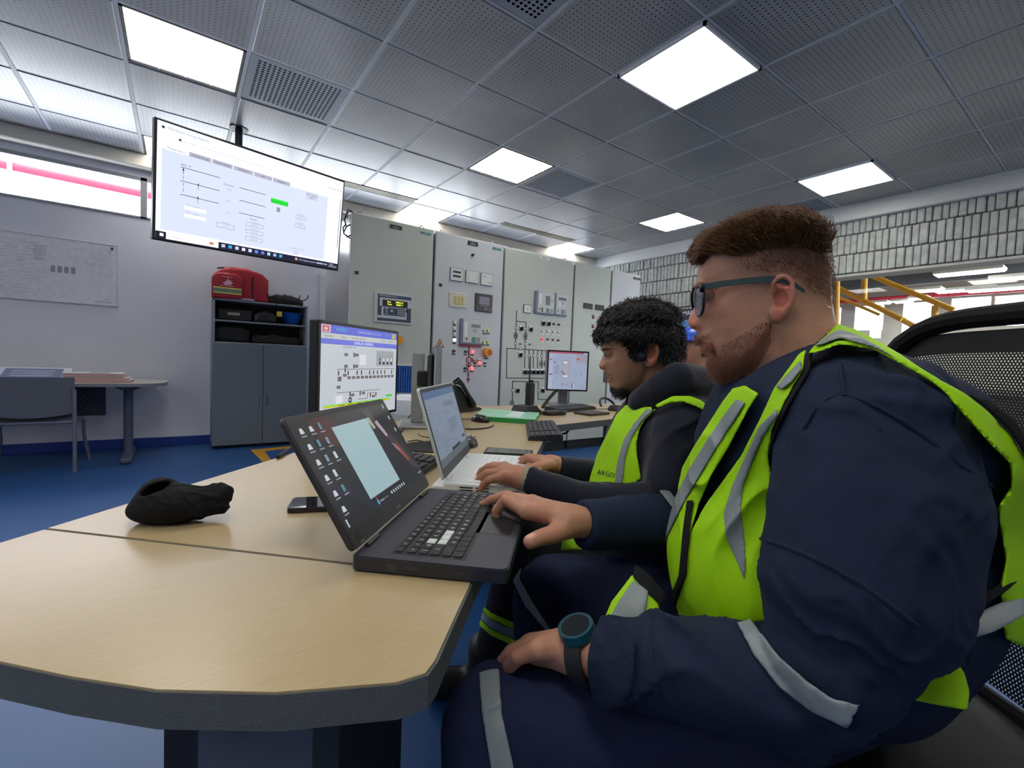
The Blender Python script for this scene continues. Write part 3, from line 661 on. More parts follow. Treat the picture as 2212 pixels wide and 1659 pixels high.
# things on the open shelves
o = MB(); cx, cz = C1(632, 690, 3.55); o.lathe([(.001, .0), (.07, .01), (.105, .06), (.12, .11), (.135, .13), (.13, .135)], (cx, 3.62, zm + .005), 28, sx=.9, sy=1.0)
tag(o.build('hard_hat', mat('helmet_blue_dark', (20, 82, 176), rough=.3)), 'upside-down blue hard hat on the upper shelf of the cupboard', 'hard hat')
o = frame('toolbox', (0, 0, 0), label='black case with small white label on the upper shelf of the cupboard', cat='box')
MB().box(x0 + .04, x0 + .36, 3.52, 3.74, zm + .005, zm + .13, bev=.015).build('case_body', m_blk, o); MB().box(x0 + .13, x0 + .24, 3.512, 3.522, zm + .06, zm + .09, bev=.003).build('label', mat('label_grey', (150, 150, 140)), o)
o = MB(); soft_box(o, x0 + .37, x0 + .58, 3.46, 3.66, zm + .005, zm + .12, .03, seed=12, rough=.015); tag(o.build('black_bag', mat('bag_black', (24, 24, 30), rough=.35)), 'crumpled glossy black bag in the middle of the upper shelf', 'bag')
o = MB(); soft_box(o, x0 + .03, x0 + .33, 3.5, 3.72, zs + .001, zs + .17, .04, seed=13, rough=.01); tag(o.build('black_bag', mat('bag_black2', (18, 18, 22), rough=.7)), 'dark bag at the left of the lower shelf', 'bag')
o = MB(); soft_box(o, x0 + .36, x1 - .05, 3.5, 3.7, zs + .001, zs + .09, .03, seed=14, rough=.02); tag(o.build('dark_clothing', mat('cloth_dark', (38, 34, 28), rough=.8)), 'dark folded clothing heaped at the right of the lower shelf', 'clothing')

# whiteboard with plan drawing
o = frame('wall_plan', (0, 0, 0), label='large framed electrical plan drawing on the white wall above the small table', cat='wall plan')
def WL(px, py): p = on(px, py, 1, YB); return p[0], p[2]
xr_, zt_ = WL(256, 531); xl_ = xr_ - 1.75; zb_ = WL(254, 663)[1]
MB().box(xl_, xr_, YB - .018, YB, zb_, zt_, bev=.003).build('board', mat('board_film', (206, 210, 218), rough=.25), o)
mb = MB(); fr = .012
for q in ((xl_, xr_, zt_ - fr, zt_), (xl_, xr_, zb_, zb_ + fr), (xl_, xl_ + fr, zb_, zt_), (xr_ - fr, xr_, zb_, zt_)): mb.box(q[0], q[1], YB - .022, YB - .016, q[2], q[3], bev=.002)
mb.build('frame', mat('board_frame', (196, 200, 208), rough=.4), o)
mb = MB(); rnd = random.Random(5)
def ln(a, b_, c, d_, mi=0): mb.quad(*[(u, YB - .0192, v) for u, v in ((a, c), (b_, c), (b_, d_), (a, d_))], mi)
W_ = xr_ - xl_; H_ = zt_ - zb_
for r in range(16):
    z = zb_ + H_ * (.12 + .05 * r); xx = xl_ + .1
    while xx < xr_ - .62:
        L = rnd.uniform(.02, .16); ln(xx, xx + L, z, z + .003); xx += L + rnd.uniform(.01, .08)
for k in range(90):
    xx = rnd.uniform(xl_ + .1, xr_ - .1); z = rnd.uniform(zb_ + H_ * .42, zt_ - H_ * .12); L = rnd.uniform(.01, .09)
    if rnd.random() < .7: ln(xx, xx + L, z, z + .003)
    else: ln(xx, xx + .002, z, z + L * .7)
for k in range(4): a = xr_ - .47 + k * .045; ln(a, a + .03, zb_ + H_ * .46, zb_ + H_ * .56, 1)
for k in range(12): ln(xr_ - .2, xr_ - .06, zt_ - .1 - k * .02, zt_ - .098 - k * .02)
for k in range(3): ln(xr_ - .2 + k * .07, xr_ - .198 + k * .07, zt_ - .34, zt_ - .08)
for k in range(9): ln(xr_ - .58, xr_ - .5, zt_ - .1 - k * .015, zt_ - .096 - k * .015, 1)
ln(xr_ - .17, xr_ - .04, zb_ + .03, zb_ + .04, 0); ln(xr_ - .1, xr_ - .06, zb_ + .06, zb_ + .065, 1)
mb.build('drawing', [mat('ink_grey', (166, 170, 182), rough=.6, var=0), mat('ink_mid', (140, 146, 158), rough=.6, var=0)], o)
mb = MB(); mb.cyl((xr_ - .045, YB - .018, zt_ - .04), (xr_ - .045, YB - .03, zt_ - .04), .012, n=12); mb.build('magnet', mat('magnet_dark', (60, 64, 74)), o)

# small table on the left with its column leg
YT = 3.22
o = frame('side_table', (0, 0, 0), label='small table with rounded end and single column leg against the left wall', cat='table')
zt2 = on(280, 829, 1, YT - .22)[2]; xe = on(362, 826, 1, YT + .1)[0]
n = 10; poly = [(-3.1, YT - .22), (xe - .22, YT - .22)] + [(xe - .22 + .22 * math.sin(a), YT + .1 - .32 * math.cos(a)) for a in np.linspace(.1, PI / 2, n)] + [(xe, YT + .4), (xe - .1, YT + .52), (-3.1, YT + .52)]
MB().prism(poly, zt2 - .028, zt2, 1, side_mi=0).build('tabletop', [mat('edge_grey', (122, 126, 136), rough=.5), mat('top_beige', (186, 180, 176), rough=.4)], o)
fx, fy = on(277, 1000, 2, .03)[:2]; xc = on(277, 900, 1, 3.3)[0]
m_leg = mat('leg_blue_grey', (78, 86, 108), rough=.45)
MB().tube([(xc, 3.32, .04), (xc, 3.32, zt2 - .06)], .035, 20).build('column', m_leg, o)
MB().prism([(xc - .13, zt2 - .028), (xc + .13, zt2 - .028), (xc + .05, zt2 - .075), (xc - .05, zt2 - .075)][::-1], 3.27, 3.37, axis=1).build('bracket', m_leg, o)
MB().box(xc - .04, xc + .04, 3.0, 3.62, 0, .05, bev=.015).build('foot', m_leg, o)
x_a, z_a = on(228, 840, 1, 3.5)[0], zt2 - .03; z_b = on(228, 897, 1, 3.5)[2]
mb = MB(); mb.box(-2.9, x_a, 3.5, 3.515, z_b, z_a, 0)
for r in range(6):
    for c in range(8): xx = x_a - .1 - c * .045 - (r % 2) * .022; mb.box(xx - .005, xx + .005, 3.498, 3.5, z_a - .05 - r * .032, z_a - .042 - r * .032, 1)
mb.build('modesty_panel', [mat('modesty_dark', (54, 56, 68), rough=.5), mat('perforation', (120, 124, 136))], o)
# papers on it
def stack(name, label, x, y, w, d, n, group=None, rot=0, top=None, th=.012):
    o = frame(name, (x, y, zt2 + .0005), (math.cos(rot), math.sin(rot), 0), label=label, cat='paper', group=group)
    rnd = random.Random(n)
    MB().box(-w / 2, w / 2, -d / 2, d / 2, 0, th, 0, bev=.002).build('sheets', mat('folder_salmon', (190, 150, 146), rough=.7), o)
    MB().box(-w / 2 - .004, w / 2 + .004, -d / 2 - .004, d / 2 + .004, th, th + .003).build('cover', mat('paper_white', (214, 214, 220), rough=.7), o)
    return o
sx = on(208, 815, 1, YT)[0]
cur = zt2
for k, (dx, w, th, lab) in enumerate(((.03, .42, .02, 'bottom salmon-edged folder of the pile on the side table'), (.02, .4, .014, 'second salmon-edged folder from the bottom of the pile on the side table'), (-.0, .38, .014, 'third salmon-edged folder of the pile on the side table'), (-.01, .39, .016, 'topmost white-covered folder of the pile on the side table'))):
    o = stack('folder', lab, sx + dx, YT + .05, w, .28, k, 'folders on the side table', rot=(.0, .02, -.02, .01)[k], th=th); o.location.z = cur + .0003; cur += th + .004
o2 = MB(); o2.box(-.03, .1, -.1, .08, .0195, .0198); p_ = o2.build('printed_photo', mat('print_grey', (150, 152, 158)), o)
o = frame('open_book', (on(60, 805, 1, 3.0)[0], YT + .1, zt2 + .0008), label='white book with blue printed cover propped behind the grey chair', cat='book')
mb = MB(); mb.M = Matrix.Rotation(math.radians(20), 4, 'X'); mb.box(-.24, .2, -.13, .13, .045, .07, 0, bev=.003); mb.box(-.2, .15, -.09, .1, .07, .0708, 1)
for k in range(3): mb.box(-.15, .1, -.06 + k * .05, -.05 + k * .05, .0708, .0712, 0)
mb.M = None; mb.box(-.2, .18, .02, .15, 0, .05, 0); mb.build('book_body', [mat('book_white', (212, 214, 224)), mat('book_blue', (118, 126, 160))], o)

# grey chair, back towards the camera
o = frame('visitor_chair', (0, 0, 0), label='grey visitor chair with curved plywood back in front of the side table', cat='chair')
yb, yf = 2.85, 3.36; xa, xb = on(162, 1018, 2, 0.0)[0] - .5, on(163, 1018, 2, 0)[0] + .0; m_tube = mat('chair_tube', (120, 124, 138), rough=.35, metal=.4); m_ply = mat('chair_shell', (84, 90, 104), rough=.5, var=.08, stretch=(1, 8, 20))
for x in (xa, xb):
    MB().tube([(x, yb, 0), (x, yb + .01, .4), (x, yb + .0, .66)], .013, 12).build('back_leg', m_tube, o)
    MB().tube([(x + (.03 if x > -1.9 else -.03), yf, 0), (x, yf - .05, .22), (x, yf - .09, .36), (x, yf - .2, .4), (x, yb + .02, .4)], .013, 12).build('front_leg', m_tube, o)
def shell(mb, z0, z1, bow, y, th=.012, x0=xa, x1=xb, n=14, tilt=0.0, low=.0, thick_dir='y'):
    vs = []
    for s in (0, 1):
        for i in range(n + 1):
            u = i / n; x = x0 + (x1 - x0) * u; b_ = bow * (4 * u * (1 - u))
            vs += [(x, y + b_ + s * th + tilt, z0 - low * 4 * u * (1 - u)), (x, y + b_ + s * th, z1)]
    m_ = 2 * (n + 1); fs = []
    for i in range(n):
        a = 2 * i; fs += [(a, a + 2, a + 3, a + 1), (m_ + a, m_ + a + 1, m_ + a + 3, m_ + a + 2), (a + 1, a + 3, m_ + a + 3, m_ + a + 1), (a, m_ + a, m_ + a + 2, a + 2)]
    fs += [(0, 1, m_ + 1, m_), (2 * n, m_ + 2 * n, m_ + 2 * n + 1, 2 * n + 1)]
    mb.add(vs, fs)
ztb = on(100, 815, 1, yb)[2]; zbb = on(140, 893, 1, yb)[2]
mb = MB(); shell(mb, zbb, ztb, -.04, yb + .01, low=.03); mb.build('backrest', m_ply, o)
mb = MB(); nn = 12; vs = []
for s in (0, .012):
    for i in range(nn + 1):
        u = i / nn; x = xa + .01 + (xb - xa - .02) * u; dz = -.03 * 4 * u * (1 - u)
        vs += [(x, yb + .03, .43 + dz + s), (x, yf + .02, .45 + dz + s)]
m_ = 2 * (nn + 1); fs = []
for i in range(nn): a = 2 * i; fs += [(a, a + 1, a + 3, a + 2), (m_ + a, m_ + a + 2, m_ + a + 3, m_ + a + 1), (a, a + 2, m_ + a + 2, m_ + a), (a + 1, m_ + a + 1, m_ + a + 3, a + 3)]
fs += [(0, m_, m_ + 1, 1), (2 * nn, 2 * nn + 1, m_ + 2 * nn + 1, m_ + 2 * nn)]
mb.add(vs, fs); mb.build('seat', mat('chair_seat_dark', (50, 54, 68), rough=.6), o)
MB().tube([(xa, yb + .02, .4), (xb, yb + .02, .4)], .011, 10).build('crossbar', m_tube, o)

# white channel and grey locker / door at the right of the cupboard
x_, _z = WL(697, 650)
o = frame('wall_channel', (0, 0, 0), label='white metal channel screwed to the wall right of the cupboard', cat='channel')
MB().box(on(690, 650, 1, YB - .03)[0], on(706, 650, 1, YB - .03)[0], YB - .03, YB, .1, on(700, 594, 1, YB)[2], bev=.004).build('channel', mat('channel_white', (196, 200, 208), rough=.4), o)
MB().cyl((on(697, 600, 1, YB - .03)[0], YB - .03, on(697, 600, 1, YB - .03)[2]), (on(697, 600, 1, YB - .03)[0], YB - .036, on(697, 600, 1, YB - .03)[2]), .012, n=14).build('bolt', m_silv, o)

# yellow floor tape
o = MB(); z = .0012
a, b_, c, d_ = on(543, 973, 2, 0), on(556, 998, 2, 0), on(578, 998, 2, 0), on(568, 973, 2, 0)
o.add([(p[0], p[1], z) for p in (on(541, 972, 2, 0), on(572, 1003, 2, 0), on(592, 1003, 2, 0), on(572, 975, 2, 0), on(640, 967, 2, 0), on(640, 962, 2, 0))], [(0, 1, 2, 3), (0, 3, 4, 5)])
tag(o.build('floor_tape', mat('tape_yellow', (196, 146, 30), rough=.5)), 'yellow marking tape corner on the blue floor in front of the cupboard', 'tape')

# ================================================================ television hung from the ceiling
tvp = [np.array(p) for p in ((-1.086, 1.362, 2.369), (.091, 1.682, 2.392), (.048, 1.77, 1.699), (-1.129, 1.45, 1.675))]
tvp = [CAM + (p - CAM) * 1.03 for p in tvp]
o0 = (tvp[0] + tvp[1] + tvp[2] + tvp[3]) / 4; xd = (tvp[1] - tvp[0] + tvp[2] - tvp[3]); Wt = np.linalg.norm(xd) / 2; xd /= np.linalg.norm(xd)
ud = (tvp[0] - tvp[3] + tvp[1] - tvp[2]); Ht = np.linalg.norm(ud) / 2; ud -= xd * ud.dot(xd); ud /= np.linalg.norm(ud); nd = np.cross(xd, ud)
tv = frame('television', o0, xd, nd, label='large flat television showing a white program window, hung from the ceiling on a pole', cat='television')
w, h = Wt / 2, Ht / 2
MB().box(-w, w, -h, h, -.05, 0, bev=.006).build('casing', mat('tv_black', (24, 24, 28), rough=.4), tv)
SCR = {}
def em(r, g, b, k=1.0):
    key = (r, g, b, k)
    if key not in SCR:
        m = bpy.data.materials.new('screen_%d_%d_%d' % (r, g, b)); m.use_nodes = True; bs = m.node_tree.nodes['Principled BSDF']
        bs.inputs['Base Color'].default_value = (.01, .01, .012, 1); bs.inputs['Roughness'].default_value = .3
        bs.inputs['Emission Color'].default_value = srgb(r, g, b); bs.inputs['Emission Strength'].default_value = k * .72; SCR[key] = m
    return SCR[key]
class Screen:
    "picture shown by a display, u,v in 0..1 (v up) on a w x h panel at height z"
    def __init__(s, x0, y0, w, h, z): s.x0, s.y0, s.w, s.h, s.z = x0, y0, w, h, z; s.mb = MB(); s.m = []; s.st = .00025; s.vm = lambda v: v
    def mi(s, c):
        m = em(*c)
        if m not in s.m: s.m.append(m)
        return s.m.index(m)
    def r(s, u0, v0, u1, v1, c, l=1):
        z = s.z + s.st * l; s.mb.quad(*[(s.x0 + s.w * u, s.y0 + s.h * s.vm(v), z) for u, v in ((u0, v0), (u1, v0), (u1, v1), (u0, v1))], s.mi(c))
    def poly(s, P, c, l=1): z = s.z + s.st * l; s.mb.add([(s.x0 + s.w * u, s.y0 + s.h * s.vm(v), z) for u, v in P], [tuple(range(len(P)))], s.mi(c))
    def fr(s, u0, v0, u1, v1, c, t=.002, l=2):
        k = s.w / s.h; s.r(u0, v0, u1, v0 + t * k, c, l); s.r(u0, v1 - t * k, u1, v1, c, l); s.r(u0, v0, u0 + t, v1, c, l); s.r(u1 - t, v0, u1, v1, c, l)
    def disc(s, u, v, r, c, l=2, n=16): k = s.w / s.h; s.poly([(u + r * math.cos(2 * PI * i / n), v + r * k * math.sin(2 * PI * i / n)) for i in range(n)], c, l)
    def t(s, b, u, v, h, c, l=3, a='l'):
        put_text(s.mb, b, s.x0 + s.w * u, s.y0 + s.h * s.vm(v), h * s.h, s.mi(c), lambda x, y, o: (x, y, s.z + s.st * l), 0, a)
    def build(s, parent, name='screen'): return s.mb.build(name, s.m, parent, smooth=False)
K = 1.3
s = Screen(-w + .014, -h + .016, 2 * w - .028, 2 * h - .032, .0012); s.st = .0006
wht = (240, 248, 255, K); pane = (208, 216, 240, K * .9); dk = (50, 50, 60, 1); gy = (150, 152, 165, 1); tb = (180, 182, 200, K * .8)
s.r(0, 0, 1, 1, wht, 0); s.r(0, .92, 1, 1, (222, 226, 246, K), 1); s.r(.02, .08, .9, .78, pane, 1)
s.r(0, 0, .045, .06, (20, 24, 50, .6), 2); s.r(.285, 0, 1, .06, (26, 30, 62, .8), 2); s.r(.045, 0, .285, .06, (252, 252, 255, K), 2)
s.r(.018, .018, .034, .045, wht, 3); s.t('Buscar', .075, .02, .02, gy); s.r(.24, .02, .262, .045, (200, 150, 110, 1), 3)
for k, c in enumerate(((200, 210, 230), (60, 170, 240), (220, 220, 235), (240, 240, 255), (230, 230, 240), (90, 150, 230), (110, 120, 230), (180, 220, 250), (150, 200, 240), (60, 180, 220))): s.r(.3 + k * .035, .016, .318 + k * .035, .046, c + (1.0,), 4)
s.r(.712, .02, .728, .044, (230, 170, 150, 1), 4); s.t('17C Mayormente nublado', .735, .022, .018, (220, 225, 240, 1), 4); s.t('09:25', .94, .032, .016, (220, 225, 240, 1), 4); s.t('26/04/2023', .935, .01, .016, (220, 225, 240, 1), 4)
for k in range(5): s.r(.86 + k * .014, .022, .868 + k * .014, .038, (220, 225, 240, 1), 4)
s.t('Web Report - Energy Diagram', .04, .95, .018, gy); s.r(.018, .945, .03, .965, dk, 3); s.t('No seguro  |  energymeters.plant/report/trend/view?id=2201&network=main', .11, .88, .018, (170, 172, 186, 1)); s.r(.09, .88, .1, .9, dk, 3)
for k in range(5): s.r(.9 + k * .02, .885, .907 + k * .02, .9, gy, 3)
for k, b_ in enumerate(('Energy meters', 'Sockets & Logs', 'Power Quality', 'Waveform', 'Info', 'Reports')):
    s.r(.03 + .105 * k, .775, .13 + .105 * k, .815, tb if k else (232, 238, 252, K), 2); s.t(b_, .08 + .105 * k, .787, .016, dk, 4, 'c')
s.r(.76, .7, .83, .78, (200, 206, 224, 1.1), 2); s.t('Back to Network', .795, .745, .014, dk, 4, 'c'); s.t('diagram', .795, .718, .014, dk, 4, 'c')
for v in (.66, .54, .42): s.r(.1, v, .28, v + .005, dk, 3); s.r(.38, v - .04, .52, v - .035, dk, 3)
s.t('Iedt/n  R', .1, .68, .016, dk); s.t('Currents', .3, .61, .016, dk)
for v in (.57, .46, .35): s.t('0.0 A', .315, v, .014, gy)
for v in (.62, .56, .5, .45): s.r(.112, v, .114, v + .03, dk, 3)
for u, v in ((.112, .65), (.18, .55), (.18, .43)): s.poly([(u - .005, v - .012), (u + .005, v - .012), (u, v + .012)], dk, 3); s.r(u - .001, v - .05, u + .001, v, dk, 3)
for u, v in ((.12, .3), (.12, .23)): s.r(u, v, u + .1, v + .03, wht, 3); s.t('Vs 1 = active', u + .01, v + .035, .014, gy)
s.fr(.27, .2, .36, .245, gy); s.t('I average', .315, .25, .014, gy, 4, 'c'); s.t('0.0 A', .315, .213, .014, gy, 4, 'c'); s.t('Power', .46, .34, .018, dk, 4, 'c')
for v in (.27, .2, .13): s.fr(.42, v, .515, v + .04, gy); s.t('total power', .467, v + .045, .012, gy, 4, 'c'); s.t('0.04 kW', .467, v + .012, .014, gy, 4, 'c')
s.r(.55, .56, .65, .61, (40, 225, 60, 1.1), 3); s.t('Received data OK', .6, .575, .018, (10, 90, 30, 1), 4, 'c'); s.r(.585, .485, .605, .53, gy, 3)
for v in (.46, .37): s.fr(.7, v, .765, v + .04, gy); s.t('frequency', .732, v + .05, .014, gy, 4, 'c'); s.t('60.00 Hz', .732, v + .012, .012, gy, 4, 'c')
s.t('Energy Meter data chart', .72, .135, .012, gy, 4, 'c'); s.fr(.705, .075, .725, .115, gy); s.r(.985, .25, .99, .8, gy, 2)
s.build(tv)
pt = on(516, 277, 2, ZC)
pole = np.array([pt[0], pt[1], 0]); b2 = o0 - nd * .12
MB().box(-.13, .13, -.12, .12, -.07, -.05).build('mount_plate', m_blk, tv)
tm = tv.matrix_world.inverted()
def loc(o_inv, p): return o_inv @ Vector(tuple(p))
pz = Vector((pt[0], pt[1], ZC)); pc = Vector(tuple(o0)) - Vector(tuple(nd)) * .16
MB().tube([tm @ pz, tm @ Vector((pt[0], pt[1], o0[2])), ], .028, 16).build('pole', mat('pole_dark', (40, 40, 50), rough=.4), tv)
MB().tube([tm @ Vector((pt[0], pt[1], o0[2] + .02)), Vector((0, 0, -.06))], .025, 12).build('arm', m_blk, tv)
MB().tube([tm @ Vector((pt[0], pt[1], ZC + .001)), tm @ Vector((pt[0], pt[1], ZC - .01))], .07, 20).build('ceiling_flange', m_blk, tv)
# ================================================================ desks
ZD = .72
m_wood = bpy.data.materials.new('desk_laminate'); m_wood.use_nodes = True; t = m_wood.node_tree; b = t.nodes['Principled BSDF']
tc = N(t, 'ShaderNodeTexCoord'); mp = N(t, 'ShaderNodeMapping'); mp.inputs['Rotation'].default_value = (0, 0, math.radians(-45)); mp.inputs['Scale'].default_value = (6, 140, 6)
t.links.new(tc.outputs['Object'], mp.inputs['Vector']); nz = N(t, 'ShaderNodeTexNoise', Scale=3.0, Detail=6.0, Roughness=.6); t.links.new(mp.outputs[0], nz.inputs['Vector'])
cr = N(t, 'ShaderNodeValToRGB'); cr.color_ramp.elements[0].color = srgb(178, 158, 118); cr.color_ramp.elements[1].color = srgb(192, 172, 132); cr.color_ramp.elements[0].position = .3; cr.color_ramp.elements[1].position = .7
t.links.new(nz.outputs['Fac'], cr.inputs['Fac']); t.links.new(cr.outputs[0], b.inputs['Base Color']); b.inputs['Roughness'].default_value = .3; b.inputs['Coat Weight'].default_value = .25; b.inputs['Coat Roughness'].default_value = .22
m_edge = mat('desk_edge_grey', (92, 98, 98), rough=.6, bump=.5, bscale=500, var=.08, vscale=400)
sA = np.array([-1.155, -1.081]); sB = np.array([-.640, -1.589]); uD = (sB - sA) / np.linalg.norm(sB - sA); lD = np.array([-uD[1], uD[0]])   # along seam, along desk (away)
if lD[1] < 0: lD = -lD
R2 = np.array([.500, -.425]); F2 = R2 - uD * .722
def slab(name, poly, label):
    poly = [tuple(p) for p in poly]
    ar = sum(poly[i][0] * poly[(i + 1) % len(poly)][1] - poly[(i + 1) % len(poly)][0] * poly[i][1] for i in range(len(poly)))
    if ar < 0: poly = poly[::-1]
    o = frame('desk', (0, 0, 0), label=label, cat='desk', group='joined desk sections')
    c = np.mean(poly, axis=0)
    ins = [tuple(c + (np.array(p) - c) * (1 - .003 / max(.2, np.linalg.norm(np.array(p) - c)))) for p in poly]
    mb = MB(); mb.prism(poly, ZD - .036, ZD - .002, 1); mb.prism(ins, ZD - .002, ZD, 0); mb.build('desktop', [m_wood, m_edge], o, ang=40); return o
g_ = lD * .0015
arc = [(-.764, -1.722), (-.78, -1.734), (-.809, -1.731), (-.904, -1.686), (-.992, -1.626), (-1.057, -1.564), (-1.12, -1.497), (-1.18, -1.415), (-1.225, -1.33), (-1.248, -1.25), (-1.245, -1.19), (-1.22, -1.145)]
d1 = slab('desk', [sA - g_, sB - g_] + arc, 'light wood desk end with rounded grey edge in the foreground')
mb = MB(); c1, c2 = on(428, 1570, 2, .6), on(676, 1570, 2, .6); dd = (c2 - c1)[:2]; dd /= np.linalg.norm(dd); nn_ = np.array([-dd[1], dd[0]])
P0 = np.array([c1[0], c1[1]]); P1 = np.array([c2[0], c2[1]])
mb.prism([tuple(P0), tuple(P1), tuple(P1 + nn_ * .1), tuple(P0 + nn_ * .1)], .02, ZD - .037); mb.build('pedestal', mat('pedestal_grey', (84, 92, 104), rough=.5), d1)
mb = MB(); q = (P0 + P1) / 2; mb.prism([tuple(q + dd * a + nn_ * b_) for a, b_ in ((-.2, -.05), (.2, -.05), (.2, .3), (-.2, .3))], 0, .03); mb.build('foot_plate', mat('pedestal_grey', (84, 92, 104)), d1)
d2 = slab('desk', [sA + g_, sB + g_, R2, F2], 'long light wood desk section carrying both open laptops')
d3 = slab('desk', [R2 + np.array([.002, .002]), (1.06, -.33), (1.9, -.2), (1.95, .42), (1.0, .46), (.45, .48), F2 + np.array([.002, .002])], 'far light wood desk section in front of the switchgear with the radio and keyboard')
m_dk = mat('panel_black', (22, 24, 32), rough=.6)
a_, b2_ = R2 - uD * .03 - lD * .12, R2 - uD * .68 - lD * .12
MB().prism([tuple(a_), tuple(a_ + lD * .03), tuple(b2_ + lD * .03), tuple(b2_)][::-1], 0, ZD - .037).build('side_panel', m_dk, d2)
a_, b2_ = sB - uD * .15 + lD * .1, sB - uD * .6 + lD * .1
MB().prism([tuple(a_), tuple(a_ + lD * .03), tuple(b2_ + lD * .03), tuple(b2_)][::-1], 0, ZD - .037).build('side_panel', m_dk, d2)
MB().box(.9, .94, -.1, .3, 0, ZD - .037).build('side_panel', m_dk, d3) if 0 else None
MB().box(1.75, 1.79, -.15, .38, 0, ZD - .037).build('side_panel', m_dk, d3)
MB().tube([(.75, .3, .1), (.75, .3, ZD - .04)], .015, 10).build('leg', m_bg, d3)
mb = MB()
mb.tube([on(x, y, 1, .0) for x, y in ((1203, 928), (1212, 938), (1222, 936), (1232, 926))], .007, 8)
mb.build('under_desk_cable', m_blk, d3)
MB().box(.62, .85, .28, .36, .13, .2, bev=.005).build('cable_tray', m_lg, d3)

def D(px, py, z=ZD): return on(px, py, 2, z)
# ---------------------------------------------------------------- laptops
def laptop(H0, H1, TL, label, shade, name='laptop', depth=.212, keys=True, white=False):
    H0, H1, TL = map(np.array, (H0, H1, TL)); H0[2] = H1[2] = ZD + .022
    x = H1 - H0; W = np.linalg.norm(x); x = x / W; o = frame(name, (H0 + H1) / 2 * [1, 1, 0] + [0, 0, ZD], x, (0, 0, 1), label=label, cat='laptop', group='open laptops')
    m_body, m_top, m_key, m_leg = shade; w = W / 2
    # base: local x along the hinge, -y towards the user
    mb = MB(); mb.prism([(p[0], p[1]) for p in rr(-w, -depth, w, .012, .01)], .003, .021, 0); mb.prism([(p[0], p[1]) for p in rr(-w + .002, -depth + .002, w - .002, .01, .01)], .021, .0225, 1)
    if white: mb.box(-w, w, .0, .035, .004, .019, 0, bev=.004)
    for sx in (-1, 1):
        for yy in (-depth + .03, -.02): mb.box(sx * (w - .05) - .02, sx * (w - .05) + .02, yy - .005, yy + .005, 0, .004, 0)
    mb.build('base', [m_body, m_top], o)
    if white: PR = [(-.03 - .037 * c - .03, -.03 - .037 * c, .009 + .006 * r, .0115 + .006 * r) for r in (0, 1) for c in (0, 1)] + [(-.165, -.15, .009, .015), (-.192, -.188, .01, .014)]
    else: PR = [(-.055, -.04, .006, .016), (-.085, -.07, .01, .015), (-.15, -.14, .011, .0125)]
    for q_ in PR: MB().box(-w - .0006, -w + .001, *q_).build('port', m_blk if white else mat('port_grey', (60, 60, 64)), o)
    # keyboard
    kw, kh = .0178, .0172; nx, ny = 16, 6; x0 = -w + .024; k2 = (2 * w - .048) / nx; y0 = -.042; ky = .0172
    MB().box(x0 - .004, w - .02, y0 - ny * ky - .003, y0 + .003, .0222, .0229).build('key_well', mat('key_well_w', (214, 218, 220)) if white else mat('key_well_k', (30, 31, 38)), o)
    rows = ['1234567890-=<>', 'QWERTYUIOP[]', 'ASDFGHJKL', 'ZXCVBNM,.-']; LG = MB(); q = lambda u, v, o_: (u, v, .0252)
    for r in range(ny):
        c = 0
        while c < nx:
            wk = 1
            if r == 5 and c == 4: wk = 5
            if r in (3, 4) and c in (0, 11): wk = 2
            if r == 0: hh = ky * .7
            else: hh = ky * .86
            a = x0 + c * k2 + .0012; b_ = x0 + (c + wk) * k2 - .0012; y1 = y0 - r * ky
            wasd = (not white) and ((r == 2 and c == 2) or (r == 3 and c in (2, 3)) or (r == 3 and c == 4))
            mb = MB(); mb.box(a, b_, y1 - hh, y1 - .001, .0228, .0248, bev=.0008)
            lt = rows[r - 1][(c - 1) % len(rows[r - 1])] if 1 <= r <= 4 else ('F%d' % c if r == 0 and 0 < c < 13 else '')
            if (r == 3 and c == 0 and not white): wk = 2
            kobj = mb.build('key', mat('key_clear', (206, 214, 208), rough=.3) if wasd else m_key, o)
            if lt and not (white and r % 2): put_text(LG, lt, (a + b_) / 2, y1 - hh * .72, .0052 if r else .0035, 0, q, 0, 'c')
            c += wk
    LG.build('key_legends', m_leg, o)
    MB().box(-.055, .05, -depth + .012, -depth + .085, .0223, .0229, bev=.0002).build('touchpad', mat('pad_w', (205, 210, 212), rough=.3) if white else mat('pad_k', (34, 35, 42), rough=.35), o)
    # lid
    up = TL - H0; up = up - x * up.dot(x); L = np.linalg.norm(up); up /= L
    return o, x, up, L, W
C_ = lambda p, k: tuple(CAM + (np.array(p) - CAM) * k)
m_lk = mat('laptop_black', (40, 41, 50), rough=.45, var=.04); m_lk2 = mat('laptop_top', (46, 47, 58), rough=.42, var=.05, stretch=(1, 20, 1)); m_key = mat('key_black', (26, 27, 32), rough=.5)
m_leg1 = mat('legend_white', (220, 222, 225), emis=.25, var=0)
def lid(o, x, up, L, W, m_shell, m_bez, th, bz, name='lid', chin=.02):
    "the lid as a child Empty-free mesh; returns screen frame lower-left corner helper"
    inv = o.matrix_world.inverted(); R = inv.to_3x3(); xl = R @ Vector(tuple(x)); ul = R @ Vector(tuple(up)); nl = xl.cross(ul)
    M = Matrix(((xl[0], ul[0], nl[0], 0), (xl[1], ul[1], nl[1], .004), (xl[2], ul[2], nl[2], .024), (0, 0, 0, 1)))
    mb = MB(); mb.prism(rr(-W / 2, .006, W / 2, L, .01), -th, 0, 0); mb.prism(rr(-W / 2 + .003, .008, W / 2 - .003, L - .003, .008), 0, .0008, 1)
    l = mb.build(name, [m_shell, m_bez], o); l.matrix_local = M
    for sx in (-1, 1): MB().tube([(sx * (W / 2 - .055) - .02, 0, .0), (sx * (W / 2 - .055) + .02, 0, .0)], .004, 12).build('hinge', m_shell, l)
    return l
